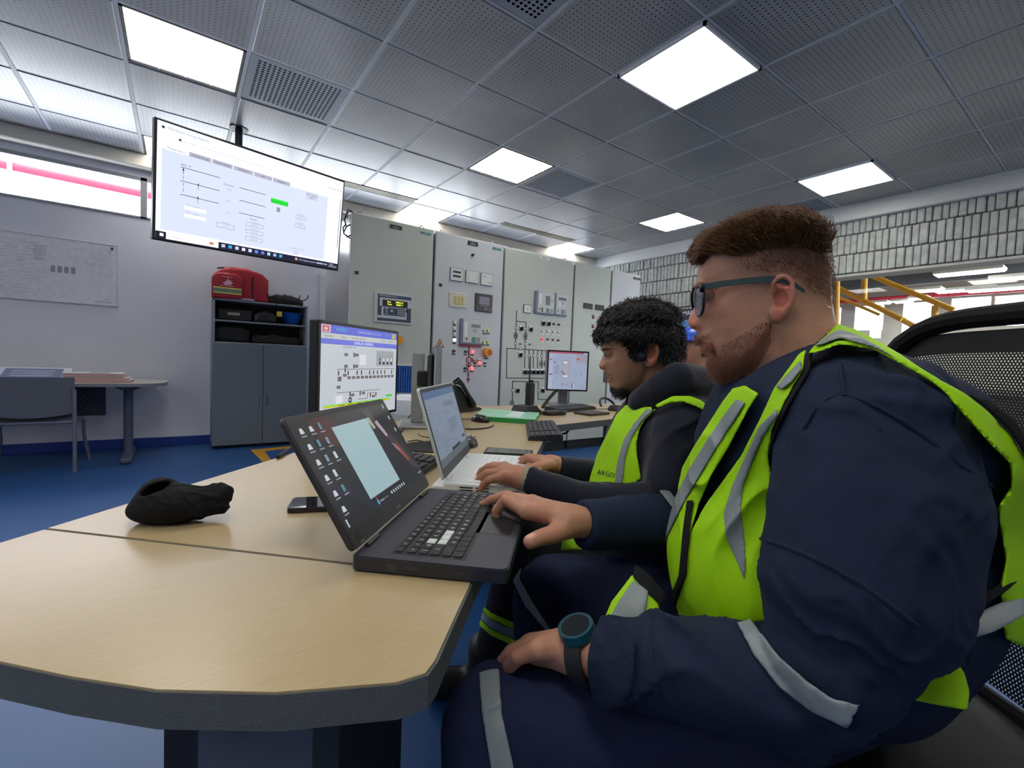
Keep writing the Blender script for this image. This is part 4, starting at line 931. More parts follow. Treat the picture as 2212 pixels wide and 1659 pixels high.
o, x, up, L, W = laptop((-.771, -1.49, .744), (-.527, -1.225, .735), (-.856, -1.41, .930), 'open black gaming laptop with dark desktop picture, used by the man in glasses', (m_lk, m_lk2, m_key, m_leg1))
l = lid(o, x, up, L, W, m_lk, mat('bezel_black', (24, 26, 30), rough=.4), .007, .01)
# notch in the lid foot seen as a bright gap, so the screen sits above a chin
s = Screen(-W / 2 + .007, .032, W - .014, L - .042, .0010); z1 = (14, 18, 26, .7)
s.r(0, 0, 1, 1, z1, 0)
s.poly([(.14, .99), (.3, .99), (.42, .7), (.36, .62), (.22, .7), (.15, .8)], (80, 26, 24, .5), 1); s.poly([(.02, .45), (.2, .3), (.34, .02), (.3, .02), (.16, .22), (.0, .36)], (26, 24, 50, .7), 1)
s.poly([(.66, .96), (.74, .98), (.8, .7), (.78, .62)], (60, 58, 62, .8), 1); s.poly([(.74, .8), (.78, .82), (.82, .62), (.79, .6)], (200, 180, 190, .6), 2); s.poly([(.66, .86), (.7, .88), (.72, .74), (.69, .73)], (190, 200, 170, .6), 2)
s.poly([(.78, .6), (.86, .64), (.96, .3), (.99, .08), (.9, .2), (.84, .44)], (52, 38, 56, .8), 1); s.poly([(.82, .46), (.87, .5), (.93, .26), (.9, .24)], (150, 70, 50, .7), 2); s.poly([(.8, .52), (.83, .5), (.88, .38), (.85, .4)], (160, 140, 165, .7), 3)
s.poly([(.31, .3), (.325, .3), (.35, .05), (.34, .05)], (150, 50, 80, .8), 2)
s.r(.285, .12, .665, .87, (150, 178, 184, .95), 4)
w_ = (205, 214, 222, .8)
for c in range(3):
    for r in range(6):
        if (c, r) in ((2, 3), (2, 5), (2, 4), (1, 5)): continue
        u, v = .035 + c * .075, .88 - r * .145
        if c == 0 or (c == 1 and r == 0): s.poly([(u, v), (u + .032, v), (u + .026, v + .05), (u + .006, v + .05)], w_, 5)
        else: s.r(u + .004, v, u + .026, v + .065, ((120, 150, 170, .8), w_, (90, 130, 150, .8))[(r + c) % 3], 5)
        s.r(u - .002, v - .03, u + .038, v - .018, (170, 176, 184, .6), 5)
for v in (.93, .78, .62): s.r(.945, v, .958, v + .05, w_, 5)
for k in range(7): s.r(.5 + .03 * k, .045, .512 + .03 * k, .075, w_, 5)
s.r(.33, .035, .345, .08, (90, 170, 200, .9), 5); s.r(.355, .045, .4, .06, (150, 156, 164, .7), 5); s.r(.93, .05, .985, .065, (150, 156, 164, .7), 5)
s.t('Windows Buscar', .36, .045, .02, (170, 176, 184, .6)); s.t('09:25', .95, .05, .02, w_)
s.r(.02, .03, .03, .1, w_, 5)
s.build(l)
mb = MB(); P3 = lambda u, v, o_: (u, v, .0011)
put_text(mb, 'ASUS', 0, .012, .005, 1, P3, 0, 'c'); mb.build('lid_logo', [m_blk, mat('print_silver', (150, 150, 150), var=0)], l); mb = MB(); mb.box(-W / 2 + .02, -W / 2 + .035, .012, .026, .0009, .0011, 0); put_text(mb, '144Hz', -W / 2 + .022, .008, .004, 1, P3, 0)
mb.build('sticker', [mat('sticker_black', (14, 14, 14)), mat('print_silver', (150, 150, 150), var=0)], l)
MB().cyl((0, L - .006, .0008), (0, L - .006, .0012), .0016, n=10).build('webcam', m_blk, l)
m_wl = mat('laptop_white', (222, 226, 224), rough=.4, var=.02)
o, x, up, L, W = laptop((-.484, -1.207, .746), (-.253, -.934, .745), (-.536, -1.163, .954), 'open white laptop showing a pale document, used by the curly-haired man', (m_wl, mat('laptop_white_top', (214, 220, 222), rough=.4, var=.02), mat('key_white', (226, 230, 232), rough=.45), mat('legend_grey', (160, 164, 170), var=0)), white=True)
l = lid(o, x, up, L, W, m_wl, mat('bezel_dark_grey', (52, 58, 62), rough=.4), .006, .01)
s = Screen(-W / 2 + .012, .03, W - .024, L - .042, .0010); bg_ = (126, 140, 158, .75); ink = (92, 104, 122, .7)
s.r(0, 0, 1, 1, bg_, 0); s.r(0, .9, 1, 1, (70, 98, 134, .8), 1); s.r(0, 0, 1, .1, (84, 96, 106, .8), 1); rnd = random.Random(4)
for r in range(15):
    v = .86 - r * .05; u = .03
    while u < .92:
        L_ = rnd.uniform(.02, .13)
        if rnd.random() < .55: s.r(u, v, u + L_, v + .008, ink, 2)
        u += L_ + rnd.uniform(.02, .09)
s.r(.52, .72, .85, .8, (104, 116, 134, .75), 2); s.r(.5, .35, .8, .55, (112, 124, 142, .75), 2); s.r(.4, .1, .72, .14, (30, 34, 40, .6), 3); s.r(.85, .16, .95, .2, (50, 56, 64, .6), 3)
s.build(l)

# ---------------------------------------------------------------- monitors
def monitor(c, x, W, H, label, shell=None, th=.03, bz=.014, tilt=0, group='desk monitors', stand=True, up=(0, 0, 1), pole=None, base=None, pm=None):
    x = np.array(x, float); x /= np.linalg.norm(x); nz_ = np.cross(x, up)   # screen normal = x cross up
    o = frame('monitor', c, x, nz_, label=label, cat='monitor', group=group)
    shell = shell or m_blk
    mb = MB(); mb.box(-W / 2, W / 2, -H / 2, H / 2, -th, 0, 0, bev=.004); mb.box(-W * .35, W * .35, -H * .3, H * .32, -th - .02, -th + .002, 0, bev=.008); mb.build('casing', shell, o)
    mb = MB()
    for q in ((-W / 2, W / 2, H / 2 - bz, H / 2), (-W / 2, W / 2, -H / 2, -H / 2 + bz), (-W / 2, -W / 2 + bz, -H / 2, H / 2), (W / 2 - bz, W / 2, -H / 2, H / 2)): mb.box(q[0] + .0015 * (q[0] < 0), q[1] - .0015 * (q[1] > 0), q[2] + (.0015 if q[2] < -H / 2 + .001 else 0), q[3] - (.0015 if q[3] > H / 2 - .001 else 0), 0, .002)
    mb.build('bezel', mat('bezel_monitor', (26, 26, 32), rough=.4), o)
    if stand:
        dz = c[2] - ZD; mb = MB(); mb.box(-.035, .035, -dz + .006, 0, -th - .06, -th - .03, bev=.004); mb.box(-.03, .03, -.03, .03, -th - .035, -th); mb.build('stand', pm or m_silv, o)
        mb = MB(); mb.box(-.12, .12, -dz, -dz + .008, -th - .13, .08, bev=.003); mb.build('base_plate', pm or m_silv, o)
    return o
q = [np.array(p) for p in ((-.651, -.601, 1.138), (-.242, -.265, 1.129), (-.19, -.205, .787), (-.599, -.542, .796))]
c = sum(q) / 4; x = q[1] - q[0]; x[2] = 0; W = .515; H = .345
o = monitor(c, x, W, H, 'big monitor with blue-headed single line diagram behind the black laptop', stand=True, th=.035, bz=.012)
s = Screen(-W / 2 + .012, -H / 2 + .012, W - .024, H - .024, .0008); K = .82; bgc = (208, 214, 222, K); bl = (86, 96, 214, K); dkk = (70, 58, 56, .8); g2 = (188, 192, 200, K)
s.vm = lambda v: v if v >= 1 or v <= -.5 else (.80 + (v - .68) * .625 if v > .68 else .135 + (v + .0) * .978)
s.r(0, -.5, 1, 1, bgc, 0) if 0 else s.mb.quad(*[(s.x0 + s.w * u, s.y0 + s.h * v, s.z) for u, v in ((0, 0), (1, 0), (1, 1), (0, 1))], s.mi(bgc)); s.r(0, .86, 1, 1, bl, 1); s.r(0, .77, 1, .86, (204, 208, 206, K), 1); s.r(0, .68, 1, .77, (110, 118, 226, K), 1)
s.r(.0, .87, .1, .995, (226, 190, 196, K), 2); s.r(.015, .885, .085, .98, (206, 76, 90, K), 3); s.disc(.05, .93, .02, (220, 190, 196, K), 4)
s.t('SIEMENS', .16, .91, .035, (60, 190, 210, .9)); s.t('PLANTA YUMBO 115 / 13.2 KV', .42, .91, .026, (200, 206, 250, .9)); s.fr(.78, .89, .88, .97, (90, 150, 230, .9)); s.t('USER', .81, .915, .025, (120, 170, 240, .9)); s.r(.91, .87, .98, .985, (170, 176, 120, K), 2)
for u, b_ in ((.03, 'Diagnostico'), (.22, 'Alarmas'), (.34, 'Parametros Generales'), (.74, 'Reportes'), (.85, 'Unidades 13.8')): s.t(b_, u, .8, .022, (90, 92, 96, .8))
s.t('UNIFILAR GENERAL', .5, .702, .032, (235, 236, 255, 1), a='c')
s.t('RED EXTERNA 115KV', .24, .65, .018, dkk)
def bx_(u, v): s.fr(u, v, u + .04, v + .03, dkk, .006); s.r(u + .006, v + .006, u + .034, v + .024, (150, 140, 136, .8), 2)
def vb(u, v): s.r(u, v, u + .014, v + .05, dkk, 2)
for u, v in ((.26, .56), (.39, .56), (.26, .43), (.39, .43), (.19, .3), (.25, .33), (.18, .2)): bx_(u, v)
for u, v in ((.37, .55), (.37, .42), (.265, .375)): vb(u, v)
s.r(.18, .41, .97, .415, dkk, 2); s.r(.18, .15, .74, .155, dkk, 2)
for k in range(14): 
    if k != 1: bx_(.19 + .056 * k, .3 if k else .28)
    if k in (0, 2, 4, 5, 7, 8, 9, 10, 11, 13): vb(.19 + .056 * k, .345)
s.r(.45, .46, .53, .58, (228, 230, 236, .9), 2); s.r(.68, .45, .95, .64, (178, 180, 188, .8), 1)
for k in range(4): s.r(.72 + .06 * k, .47, .745 + .06 * k, .5, (40, 36, 60, .8), 3); s.r(.725 + .06 * k, .51, .74 + .06 * k, .55, (236, 236, 240, .9) if k else (110, 60, 60, .8), 3); s.r(.722 + .06 * k, .565, .745 + .06 * k, .575, (60, 180, 90, .9), 3)
s.r(.17, -.0 + .03, .25, .12, (228, 230, 236, .9), 2); s.disc(.34, .06, .022, (40, 40, 50, .7), 3); s.disc(.34, .06, .01, (200, 200, 236, .9), 4); vb(.33, .1); bx_(.35, .1); vb(.46, .1); bx_(.49, .11); s.r(.56, .06, .565, .12, dkk, 3); s.r(.44, .055, .565, .06, dkk, 3); s.r(.56, .115, .7, .12, dkk, 3); vb(.6, .07); vb(.68, .07); bx_(.63, .06)
s.r(.84, .05, .94, .075, (50, 200, 80, 1), 3); s.r(.04, -.0, .9, .022, (190, 200, 40, 1), 3); s.r(.04, .022, .9, .03, (70, 220, 60, 1), 4)
for k in range(6): s.r(.2 + .11 * k, .008, .27 + .11 * k, .016, (150, 90, 20, .9), 5)
s.build(o)
# edge-on monitor on a silver column
pp = D(898, 918); th_ = math.radians(65.5); xd = np.array([math.cos(th_), math.sin(th_), 0]); nn2 = np.array([math.sin(th_), -math.cos(th_), 0])
zc_ = (at(940, 745, 1.95)[2]) - .165
o = frame('monitor', (pp[0], pp[1], ZD), xd, (0, 0, 1), label='monitor seen edge-on with silver column stand between the big monitor and the white laptop', cat='monitor', group='desk monitors')
# local x = plane direction, local y = -normal
MB().box(-.012, .012, -.030, .024, .012, zc_ - ZD + .13, bev=.003).build('column', mat('column_alu', (168, 172, 170), rough=.35, metal=.5), o)
MB().box(-.13, .13, -.17, .07, 0, .012, bev=.004).build('base_plate', mat('column_alu', (168, 172, 170)), o)
MB().box(-.04, .04, -.05, .0, zc_ - ZD - .02, zc_ - ZD + .05, bev=.006).build('pivot', m_blk, o)
mb = MB(); mb.box(-.24, .24, -.095, -.068, zc_ - ZD - .16, zc_ - ZD + .165, 0, bev=.004); mb.box(-.17, .17, -.07, -.045, zc_ - ZD - .12, zc_ - ZD + .13, 1, bev=.012); mb.build('casing', [m_silv, m_blk], o)
s_ = MB(); s_.box(-.225, .225, -.0965, -.0952, zc_ - ZD - .145, zc_ - ZD + .15); s_.build('screen', mat('screen_off', (40, 46, 52), rough=.2), o)
# right monitor
q = [np.array(p) for p in ((1.743, 1.114, 1.161), (2.121, .958, 1.137), (2.123, .934, .761), (1.745, 1.09, .785))]
q = [CAM + (p - CAM) * .79 for p in q]; c = sum(q) / 4; x = q[1] - q[0]; x[2] = 0; W = np.linalg.norm(x); H = np.linalg.norm(q[0] - q[3])
o = monitor(c, x, W, H, 'square monitor with pale process graphic on the far desk', shell=m_silv, th=.04, bz=.013, pm=mat('stand_violet_grey', (112, 114, 128), rough=.4))
s = Screen(-W / 2 + .013, -H / 2 + .013, W - .026, H - .026, .0008); K = .7; bgm = (176, 188, 216, K); ik = (96, 106, 130, .7)
s.r(0, 0, 1, 1, bgm, 0); s.r(0, .96, .9, 1, (180, 90, 110, .8), 1); s.r(.72, .72, 1, .96, (172, 174, 190, K), 1); s.r(0, 0, .1, .96, (190, 200, 224, K), 1)
s.r(.36, .3, .52, .78, (186, 188, 196, K), 2); s.fr(.36, .3, .52, .78, (130, 134, 146, .7), .006, 3); s.r(.38, .33, .5, .38, (226, 226, 232, .8), 3); s.r(.38, .7, .48, .75, (226, 226, 232, .8), 3)
s.poly([(.32, .48), (.335, .49), (.44, .4), (.42, .39)], (60, 66, 80, .7), 4)
for k in range(5): s.r(.16, .62 - .05 * k, .27, .63 - .05 * k, ik, 2)
s.disc(.15, .72, .02, ik, 2); s.disc(.86, .41, .022, (40, 180, 70, 1), 3); s.r(.02, .78, .09, .81, (150, 90, 100, .8), 3); s.r(.02, .38, .1, .41, (130, 70, 80, .8), 3)
rnd = random.Random(9)
for k in range(60): u, v = rnd.uniform(.12, .94), rnd.uniform(.04, .9); s.r(u, v, u + rnd.uniform(.01, .07), v + .006, ik, 2)
s.disc(.38, .14, .03, (150, 150, 160, .8), 3); s.disc(.48, .14, .03, (150, 150, 160, .8), 3); s.r(.62, .05, .64, .15, (40, 44, 50, .7), 3); s.r(.65, .05, .67, .15, (220, 224, 230, .8), 3)
s.r(.72, .8, .8, .84, (220, 60, 70, .9), 3)
s.build(o)

# ---------------------------------------------------------------- keyboards
def keyboard(p, xd, L, Wd, label, nx=18, ny=6, numpad=True, col=m_blk):
    "p = origin corner (front left); xd = long direction"
    o = frame('keyboard', (p[0], p[1], ZD), xd, (0, 0, 1), label=label, cat='keyboard', group='black desktop keyboards')
    mb = MB(); mb.prism([(0, 0.0), (Wd, 0), (Wd, .026), (0, .014)], 0, L, axis=0); mb.build('body', mat('keyboard_black', (34, 36, 42), rough=.5), o)
    k = L / nx; kk = (Wd - .012) / ny
    for c in range(nx):
        if numpad and c in (nx - 5,): continue
        for r in range(ny):
            if r == 0 and 4 <= c <= 8:
                if c != 4: continue
                w = 5
            else: w = 1
            z = .014 + .012 * ((.006 + r * kk) / Wd)
            MB().box(c * k + .0015, (c + w) * k - .0015, .006 + r * kk + .0012, .006 + (r + 1) * kk - .0012, z, z + .007, bev=.0015).build('key', mat('keycap_dark', (50, 53, 60), rough=.45), o)
    return o
a = D(1141, 952); b_ = D(1062, 947); ln_ = np.array([D(1075, 908)[0] - b_[0], D(1075, 908)[1] - b_[1]]); ln_ /= np.linalg.norm(ln_)
per = np.array([ln_[1], -ln_[0]])
keyboard(a[:2] + ln_ * .44, -ln_, .44, .135, 'black keyboard lying lengthwise on the long desk beside the green booklet')
a = D(953, 1000); ln2 = lD; keyboard(a[:2] - ln2 * .34, ln2, .34, .14, 'black keyboard half hidden behind the black laptop lid')
a = D(1212, 892); b_ = D(1293, 884); v = (b_ - a)[:2]; v /= np.linalg.norm(v); keyboard(a[:2], v, .42, .13, 'black keyboard in front of the square monitor on the far desk')

# ---------------------------------------------------------------- telephone
p = D(1012, 893); v = np.array([D(1062, 880)[0] - p[0], D(1062, 880)[1] - p[1]]); v /= np.linalg.norm(v); v = v * math.cos(.3) - np.array([-v[1], v[0]]) * math.sin(.3)
o = frame('desk_telephone', (p[0] - .02, p[1] + .04, ZD), v, label='black office desk telephone with handset in its cradle', cat='telephone')
# local x to the right, y away; body wedge tall at the left
mb = MB(); mb.prism([(-.06, .0), (.17, .0), (.19, .012), (.17, .02), (.1, .03), (-.02, .15), (-.06, .16)], .0, .2, axis=1); mb.build('body', mat('phone_black', (28, 29, 34), rough=.35), o)
sl = np.array([.12, -.12]); sl /= np.linalg.norm(sl); nr = np.array([.707, .707]);
mb = MB()
for r in range(5):
    for c in range(4):
        t_ = .05 + r * .02; ctr = np.array([-.02, .15]) + sl * t_; yy = .04 + c * .02; n3 = nr * .003
        mb.box(ctr[0] - .004, ctr[0] + .006, yy, yy + .012, ctr[1] - .002, ctr[1] + .006, bev=.001)
mb.build('keypad', mat('phone_keys', (120, 124, 134), rough=.4), o)
MB().box(-.012, .003, .06, .11, .138, .146).build('display', mat('phone_label', (190, 196, 226)), o)
mb = MB(); P_ = [np.array([-.085, -.01, .175]), np.array([-.06, -.012, .185]), np.array([-.02, -.012, .165]), np.array([.04, -.012, .1]), np.array([.085, -.012, .045]), np.array([.1, -.01, .03])]
mb.tube([tuple(q_) for q_ in P_], [.014, .02, .013, .012, .02, .014], 16); mb.build('handset', mat('handset_gloss', (20, 20, 26), rough=.18), o)
# green booklet
a, b_, c_, d_ = D(1022, 908), D(1155, 917), D(1165, 901), D(1046, 891)
o = frame('booklet', (a[0], a[1], ZD), (b_ - a), label='thick green-edged booklet lying on the far end of the long desk', cat='book')
inv = o.matrix_world.inverted(); pl4 = [inv @ Vector(tuple(q_)) for q_ in (a, b_, c_, d_)]; pl4 = [(q_[0], q_[1]) for q_ in pl4]
MB().prism(pl4, 0, .022, 0).build('pages', mat('book_green_edge', (40, 150, 70), rough=.5), o)
MB().prism(pl4, .0222, .025, 0).build('cover', mat('book_mint', (150, 208, 180), rough=.35), o)
lerp = lambda u, v: tuple((np.array(pl4[0]) * (1 - u) + np.array(pl4[1]) * u) * (1 - v) + (np.array(pl4[3]) * (1 - u) + np.array(pl4[2]) * u) * v)
MB().prism([lerp(.5, .15), lerp(.75, .15), lerp(.76, .85), lerp(.55, .85)], .0252, .0256).build('title_panel', mat('book_white_panel', (206, 222, 222)), o)
# mice
def mouse(px, py, ang, label, z=ZD):
    p = D(px, py); o = frame('computer_mouse', (p[0], p[1], z), (math.cos(ang), math.sin(ang), 0), label=label, cat='mouse', group='black computer mice')
    mb = MB(); n, m_ = 14, 8; vs = []; fs = []
    for i in range(m_ + 1):
        ph = PI / 2 * i / m_
        for k in range(n): th = 2 * PI * k / n; vs.append((.055 * math.cos(ph) ** .7 * math.cos(th), .031 * math.cos(ph) ** .7 * math.sin(th), .036 * math.sin(ph)))
    for i in range(m_):
        for k in range(n): fs.append((i * n + k, i * n + (k + 1) % n, (i + 1) * n + (k + 1) % n, (i + 1) * n + k))
    fs.append(tuple(range(n))[::-1]); mb.add(vs, fs); mb.build('shell', mat('mouse_black', (26, 25, 28), rough=.3), o)
    MB().cyl((.02, -.003, .034), (.02, .003, .034), .006, n=12).build('wheel', m_bg, o)
    mb = MB(); mb.tube([(.052, 0, .008), (.09, .01, .004), (.14, .05, .003), (.2, .06, .003)], .002, 6); mb.build('cable', m_blk, o)
    return o
mouse(1037, 911, 1.9, 'black mouse beside the green booklet and the telephone'); 
# round mouse pad with mouse behind the laptops
p = D(935, 966); MBp = MB(); MBp.lathe([(.001, 0), (.1, 0), (.1, .004), (.001, .005)], (p[0], p[1], ZD), 40); tag(MBp.build('mouse_pad', mat('pad_black', (26, 26, 30), rough=.7)), 'round black mouse pad behind the white laptop screen', 'mouse pad')
mouse(947, 962, 1.2, 'grey-black mouse standing on the round mouse pad', z=ZD + .0055)
mouse(1010, 965, .6, 'black mouse peeking out right behind the hinge of the white laptop')
# dark tablet behind the white laptop
a, b_, c_, d_ = D(1044, 985), D(1150, 990), D(1151, 980), D(1053, 973); o = MB(); ar = [tuple(q_[:2]) for q_ in (a, b_, c_, d_)]
o = frame('tablet', (0, 0, 0), label='flat dark tablet lying on the desk just behind the white laptop keyboard', cat='tablet'); MB().prism(ar, ZD, ZD + .012).build('body', mat('tablet_black', (24, 26, 28), rough=.3), o)
cc = np.mean(ar, axis=0); MB().prism([tuple(cc + (np.array(q_) - cc) * .9) for q_ in ar], ZD + .012, ZD + .0124).build('glass', mat('tablet_glass', (86, 92, 92), rough=.12), o)
# two way radio in its charger
p = D(1143, 893); o = frame('two_way_radio', (p[0], p[1], ZD), (.95, .3, 0), label='black two-way radio with long antenna standing in its charger', cat='radio')
MB().box(-.028, .028, -.018, .018, .05, .185, bev=.006).build('radio_body', mat('radio_black', (24, 25, 27), rough=.55), o)
MB().tube([(-.012, 0, .185), (-.012, 0, .2), (-.011, 0, .34)], [.007, .005, .0025], 10).build('antenna', m_blk, o)
for xx in (.004, .02): MB().cyl((xx, 0, .185), (xx, 0, .2), .006, n=12).build('control_knob', m_blk, o)
p = D(1150, 898); o = frame('radio_charger', (p[0], p[1] + .0, ZD), (.95, .3, 0), label='black desktop charger base under the two-way radio', cat='charger')
mb = MB(); mb.prism([(-.085, 0), (.1, 0), (.1, .02), (.06, .04), (.045, .055), (-.05, .055), (-.07, .03)], .0, .1, axis=1); mb.build('charger_body', mat('charger_black', (30, 31, 34), rough=.6), o)
# items beside it
p = D(1205, 896); o = frame('marker_pen', (p[0], p[1], ZD + .012), (.9, -.2, 0), label='blue pen lying in front of the far keyboard', cat='pen'); MB().cyl((-.06, 0, .006), (.06, 0, .006), .009, .006, 12).build('barrel', mat('pen_blue', (40, 110, 180), rough=.3), o); MB().cyl((.06, 0, .006), (.075, 0, .006), .006, .001, 12).build('tip', m_blk, o)
p = D(1190, 897); o = MB(); soft_box(o, p[0] - .04, p[0] + .10, p[1] - .03, p[1] + .04, ZD, ZD + .028, .012, seed=4, rough=.002); tag(o.build('glasses_case', mat('case_black2', (34, 33, 36), rough=.5)), 'dark elongated case lying between the radio and the blue pen', 'case')
a = D(1275, 899); o = frame('notebook', (a[0], a[1], ZD), (.98, .12, 0), label='thin black notebook at the front of the far desk', cat='notebook'); MB().box(0, .2, 0, .13, 0, .014, bev=.003).build('cover', mat('notebook_brown', (50, 44, 44)), o)
p = D(1332, 887); o = frame('headset', (p[0], p[1], ZD), (.9, .2, 0), label='black headset and puck lying at the right end of the far desk', cat='headset')
MB().lathe([(.001, 0), (.06, 0), (.062, .012), (.045, .035), (.001, .04)], (0, 0, 0), 24).build('ear_cup', mat('headset_black', (20, 20, 22)), o)
MB().tube([(.09 * math.cos(a) - .03, .05 + .04 * math.sin(a), .03 + .05 * math.sin(a)) for a in np.linspace(-.3, PI, 12)], .008, 8).build('headband', m_blk, o)
# white safety device behind the big monitor
p = D(885, 892); o = frame('label_printer', (p[0], p[1], ZD), (math.cos(.9), math.sin(.9), 0), label='white rounded label printer with yellow badge behind the edge-on monitor', cat='printer')
mb = MB(); soft_box(mb, -.11, .11, -.1, .1, .0, .1, .045, seed=3, rough=0); mb.build('housing', mat('printer_white', (214, 220, 228), rough=.35), o)
mb = MB(); mb.box(.02, .09, -.103, -.0995, .02, .05, 0); put_text(mb, 'MAX', .055, .027, .014, 1, lambda u, v, o_: (u, -.1035, v), 0, 'c'); mb.build('badge', [mat('badge_yellow', (206, 186, 110)), m_txtk], o)
# smartphone on the desk left of the laptop
a, b_, c_, d_ = D(618, 1110), D(705, 1106), D(700, 1080), D(625, 1082)
v = (b_ - a)[:2]; v /= np.linalg.norm(v)
o = frame('smartphone', (a[0] , a[1], ZD), (v[0], v[1], 0), label='dark smartphone lying face up beside the black laptop lid', cat='phone')
MB().prism(rr(.0, .0, .155, .075, .01), .0005, .0095).build('case', mat('phone_brown', (34, 24, 26), rough=.3), o)
MB().prism(rr(.003, .003, .152, .072, .008), .0096, .0102).build('glass', mat('phone_glass', (30, 26, 34), rough=.03, spec=1.0), o)
# loose cables
def cable(pts, r, label, m=m_blk, z=ZD):
    mb = MB(); P = [Vector(tuple(D(*q_[:2], z if len(q_) < 3 else q_[2]) + np.array([0, 0, r]))) for q_ in pts]
    # Catmull-Rom smoothing
    out = []
    for i in range(len(P) - 1):
        p0, p1, p2, p3 = P[max(i - 1, 0)], P[i], P[i + 1], P[min(i + 2, len(P) - 1)]
        for k in range(8):
            t_ = k / 8; out.append(.5 * ((2 * p1) + (-p0 + p2) * t_ + (2 * p0 - 5 * p1 + 4 * p2 - p3) * t_ ** 2 + (-p0 + 3 * p1 - 3 * p2 + p3) * t_ ** 3))
    out.append(P[-1]); mb.tube(out, r, 8); return tag(mb.build('cable', m), label, 'cable', 'loose desk cables')
cable([(1005, 928), (1030, 928), (1055, 925), (1066, 920)], .003, 'thin black cable running from the long keyboard towards the white laptop')
cable([(866, 935), (885, 900), (905, 888), (925, 905), (935, 918)], .0035, 'black cable looping behind the silver monitor column')
cable([(600, 992), (625, 975), (640, 962), (655, 950)], .006, 'black cable bundle hanging at the far desk edge behind the black laptop')
cable([(1290, 884), (1310, 884), (1328, 884)], .002, 'thin cable between the far keyboard and the headset')
cable([(880, 955), (900, 952), (915, 955)], .002, 'thin cable leading to the round mouse pad')
mb = MB(); mb.tube([at(1172, 880, 3.0), at(1185, 862, 3.05), at(1200, 845, 3.1), at(1204, 843, 3.1)], .011, 10); tag(mb.build('cable', m_blk), 'thick black cable rising behind the square monitor', 'cable', 'loose desk cables')
# ================================================================ the hall seen through the wide opening
HX = 12.0
m_conc = mat('hall_concrete', (150, 146, 138), rough=.85, var=.12, vscale=3); m_ceil = mat('hall_ceiling', (196, 184, 162), rough=.8, var=.05)
wins = []
for a, b_ in (((1848, 662), (1906, 712)), ((1952, 655), (2018, 735)), ((2056, 645), (2136, 705)), ((2150, 640), (2300, 700)), ((1880, 700), (1902, 730)), ((1800, 665), (1815, 700))):
    p, q = on(*a, 0, HX), on(*b_, 0, HX); wins.append((min(p[1], q[1]), max(p[1], q[1]), min(p[2], q[2]), max(p[2], q[2])))
ys = sorted({-9.0, 8.0} | {w[0] for w in wins} | {w[1] for w in wins}); zs_ = sorted({0.0, 4.2} | {w[2] for w in wins} | {w[3] for w in wins}); mb = MB()
for i in range(len(ys) - 1):
    for j in range(len(zs_) - 1):
        cy, cz = (ys[i] + ys[i + 1]) / 2, (zs_[j] + zs_[j + 1]) / 2
        if any(w[0] < cy < w[1] and w[2] < cz < w[3] for w in wins): continue
        mb.box(HX, HX + .2, ys[i], ys[i + 1], zs_[j], zs_[j + 1])
struct(mb, 'wall_hall_far', m_conc)
mb = MB(); mb.box(XR + .2, HX, 5.6, 5.8, 0, 4.2); mb.box(XR + .2, 6.3, -9.2, -9, 0, 4.2); mb.box(10.9, HX, -9.2, -9, 0, 4.2); mb.box(6.3, 10.9, -9.2, -9, 3.2, 4.2); mb.box(6.3, 10.9, -9.2, -9, 0, .6); struct(mb, 'wall_hall_side', m_conc)  # gap in the unseen end wall is added to let light into the hall
struct(MB().box(XR + .2, HX + .2, -9, 8, 3.6, 3.8), 'ceiling_hall', m_ceil)
mb = MB(); mb.box(XR + .2, XR + .4, 3.81, 8, 0, 4.2); mb.box(XR + .2, XR + .4, YF, 3.81, ZC, 4.2); mb.box(XR + .2, XR + .4, -9, YF, 0, 4.2); struct(mb, 'wall_hall_near', m_conc)
mb = MB()
for x in (6.4, 8.4, 10.4): mb.box(x, x + .25, -9, 5.6, 3.25, 3.6)
struct(mb, 'trim_4', mat('hall_beam', (176, 164, 146), rough=.7))
hl = mat('hall_lamp', (255, 255, 250), emis=32, var=0)
for k, (px, py, X, L) in enumerate(((2092, 589, 8.4, .75), (2170, 624, 9.9, .9), (2085, 627, 10.3, .8), (2000, 628, 9.6, .45), (1950, 652, 11, .3), (1985, 645, 10.8, .3), (2200, 600, 9.0, .6), (1903, 655, 11, .3))):
    p = on(px, py, 0, X); o = frame('hall_lamp', tuple(p), label=('large rectangular lamp panel just under the opening header in the hall', 'long tube lamp in the hall at the right picture edge', 'long tube lamp in the middle distance of the hall', 'short lamp left of the long tube lamps in the hall', 'small far lamp above the second bright hall window', 'small far lamp between the hall windows', 'tube lamp in the hall highest at the right edge', 'leftmost tiny far lamp above the first hall window')[k], cat='lamp', group='lamps in the hall')
    MB().box(-.15, .15, -L / 2, L / 2, 0, .05, bev=.01).build('housing', mat('hall_lamp_body', (220, 220, 215)), o); MB().box(-.13, .13, -L / 2 + .02, L / 2 - .02, -.012, .0).build('tube', hl, o)
m_yl = mat('rail_yellow', (236, 176, 30), rough=.4)
o = frame('stair_railing', (0, 0, 0), label='yellow tubular stair railing behind the head of the man in glasses', cat='railing')
def HPt(px, py, x): return tuple(on(px, py, 0, x))
for a, b_, n_, xx in (((1868, 595), (1866, 656), 'post', 6.6), ((1808, 602), (1806, 760), 'post', 6.4), ((1810, 622), (1948, 690), 'handrail', 6.6), ((1948, 690), (2010, 725), 'handrail', 6.7), ((1880, 594), (2060, 670), 'handrail', 6.9), ((1806, 640), (1900, 680), 'mid_rail', 6.5), ((2020, 660), (2018, 700), 'post', 6.9)):
    MB().cyl(HPt(*a, xx), HPt(*b_, xx), .035 if n_ != 'mid_rail' else .02, n=14).build(n_, m_yl, o)
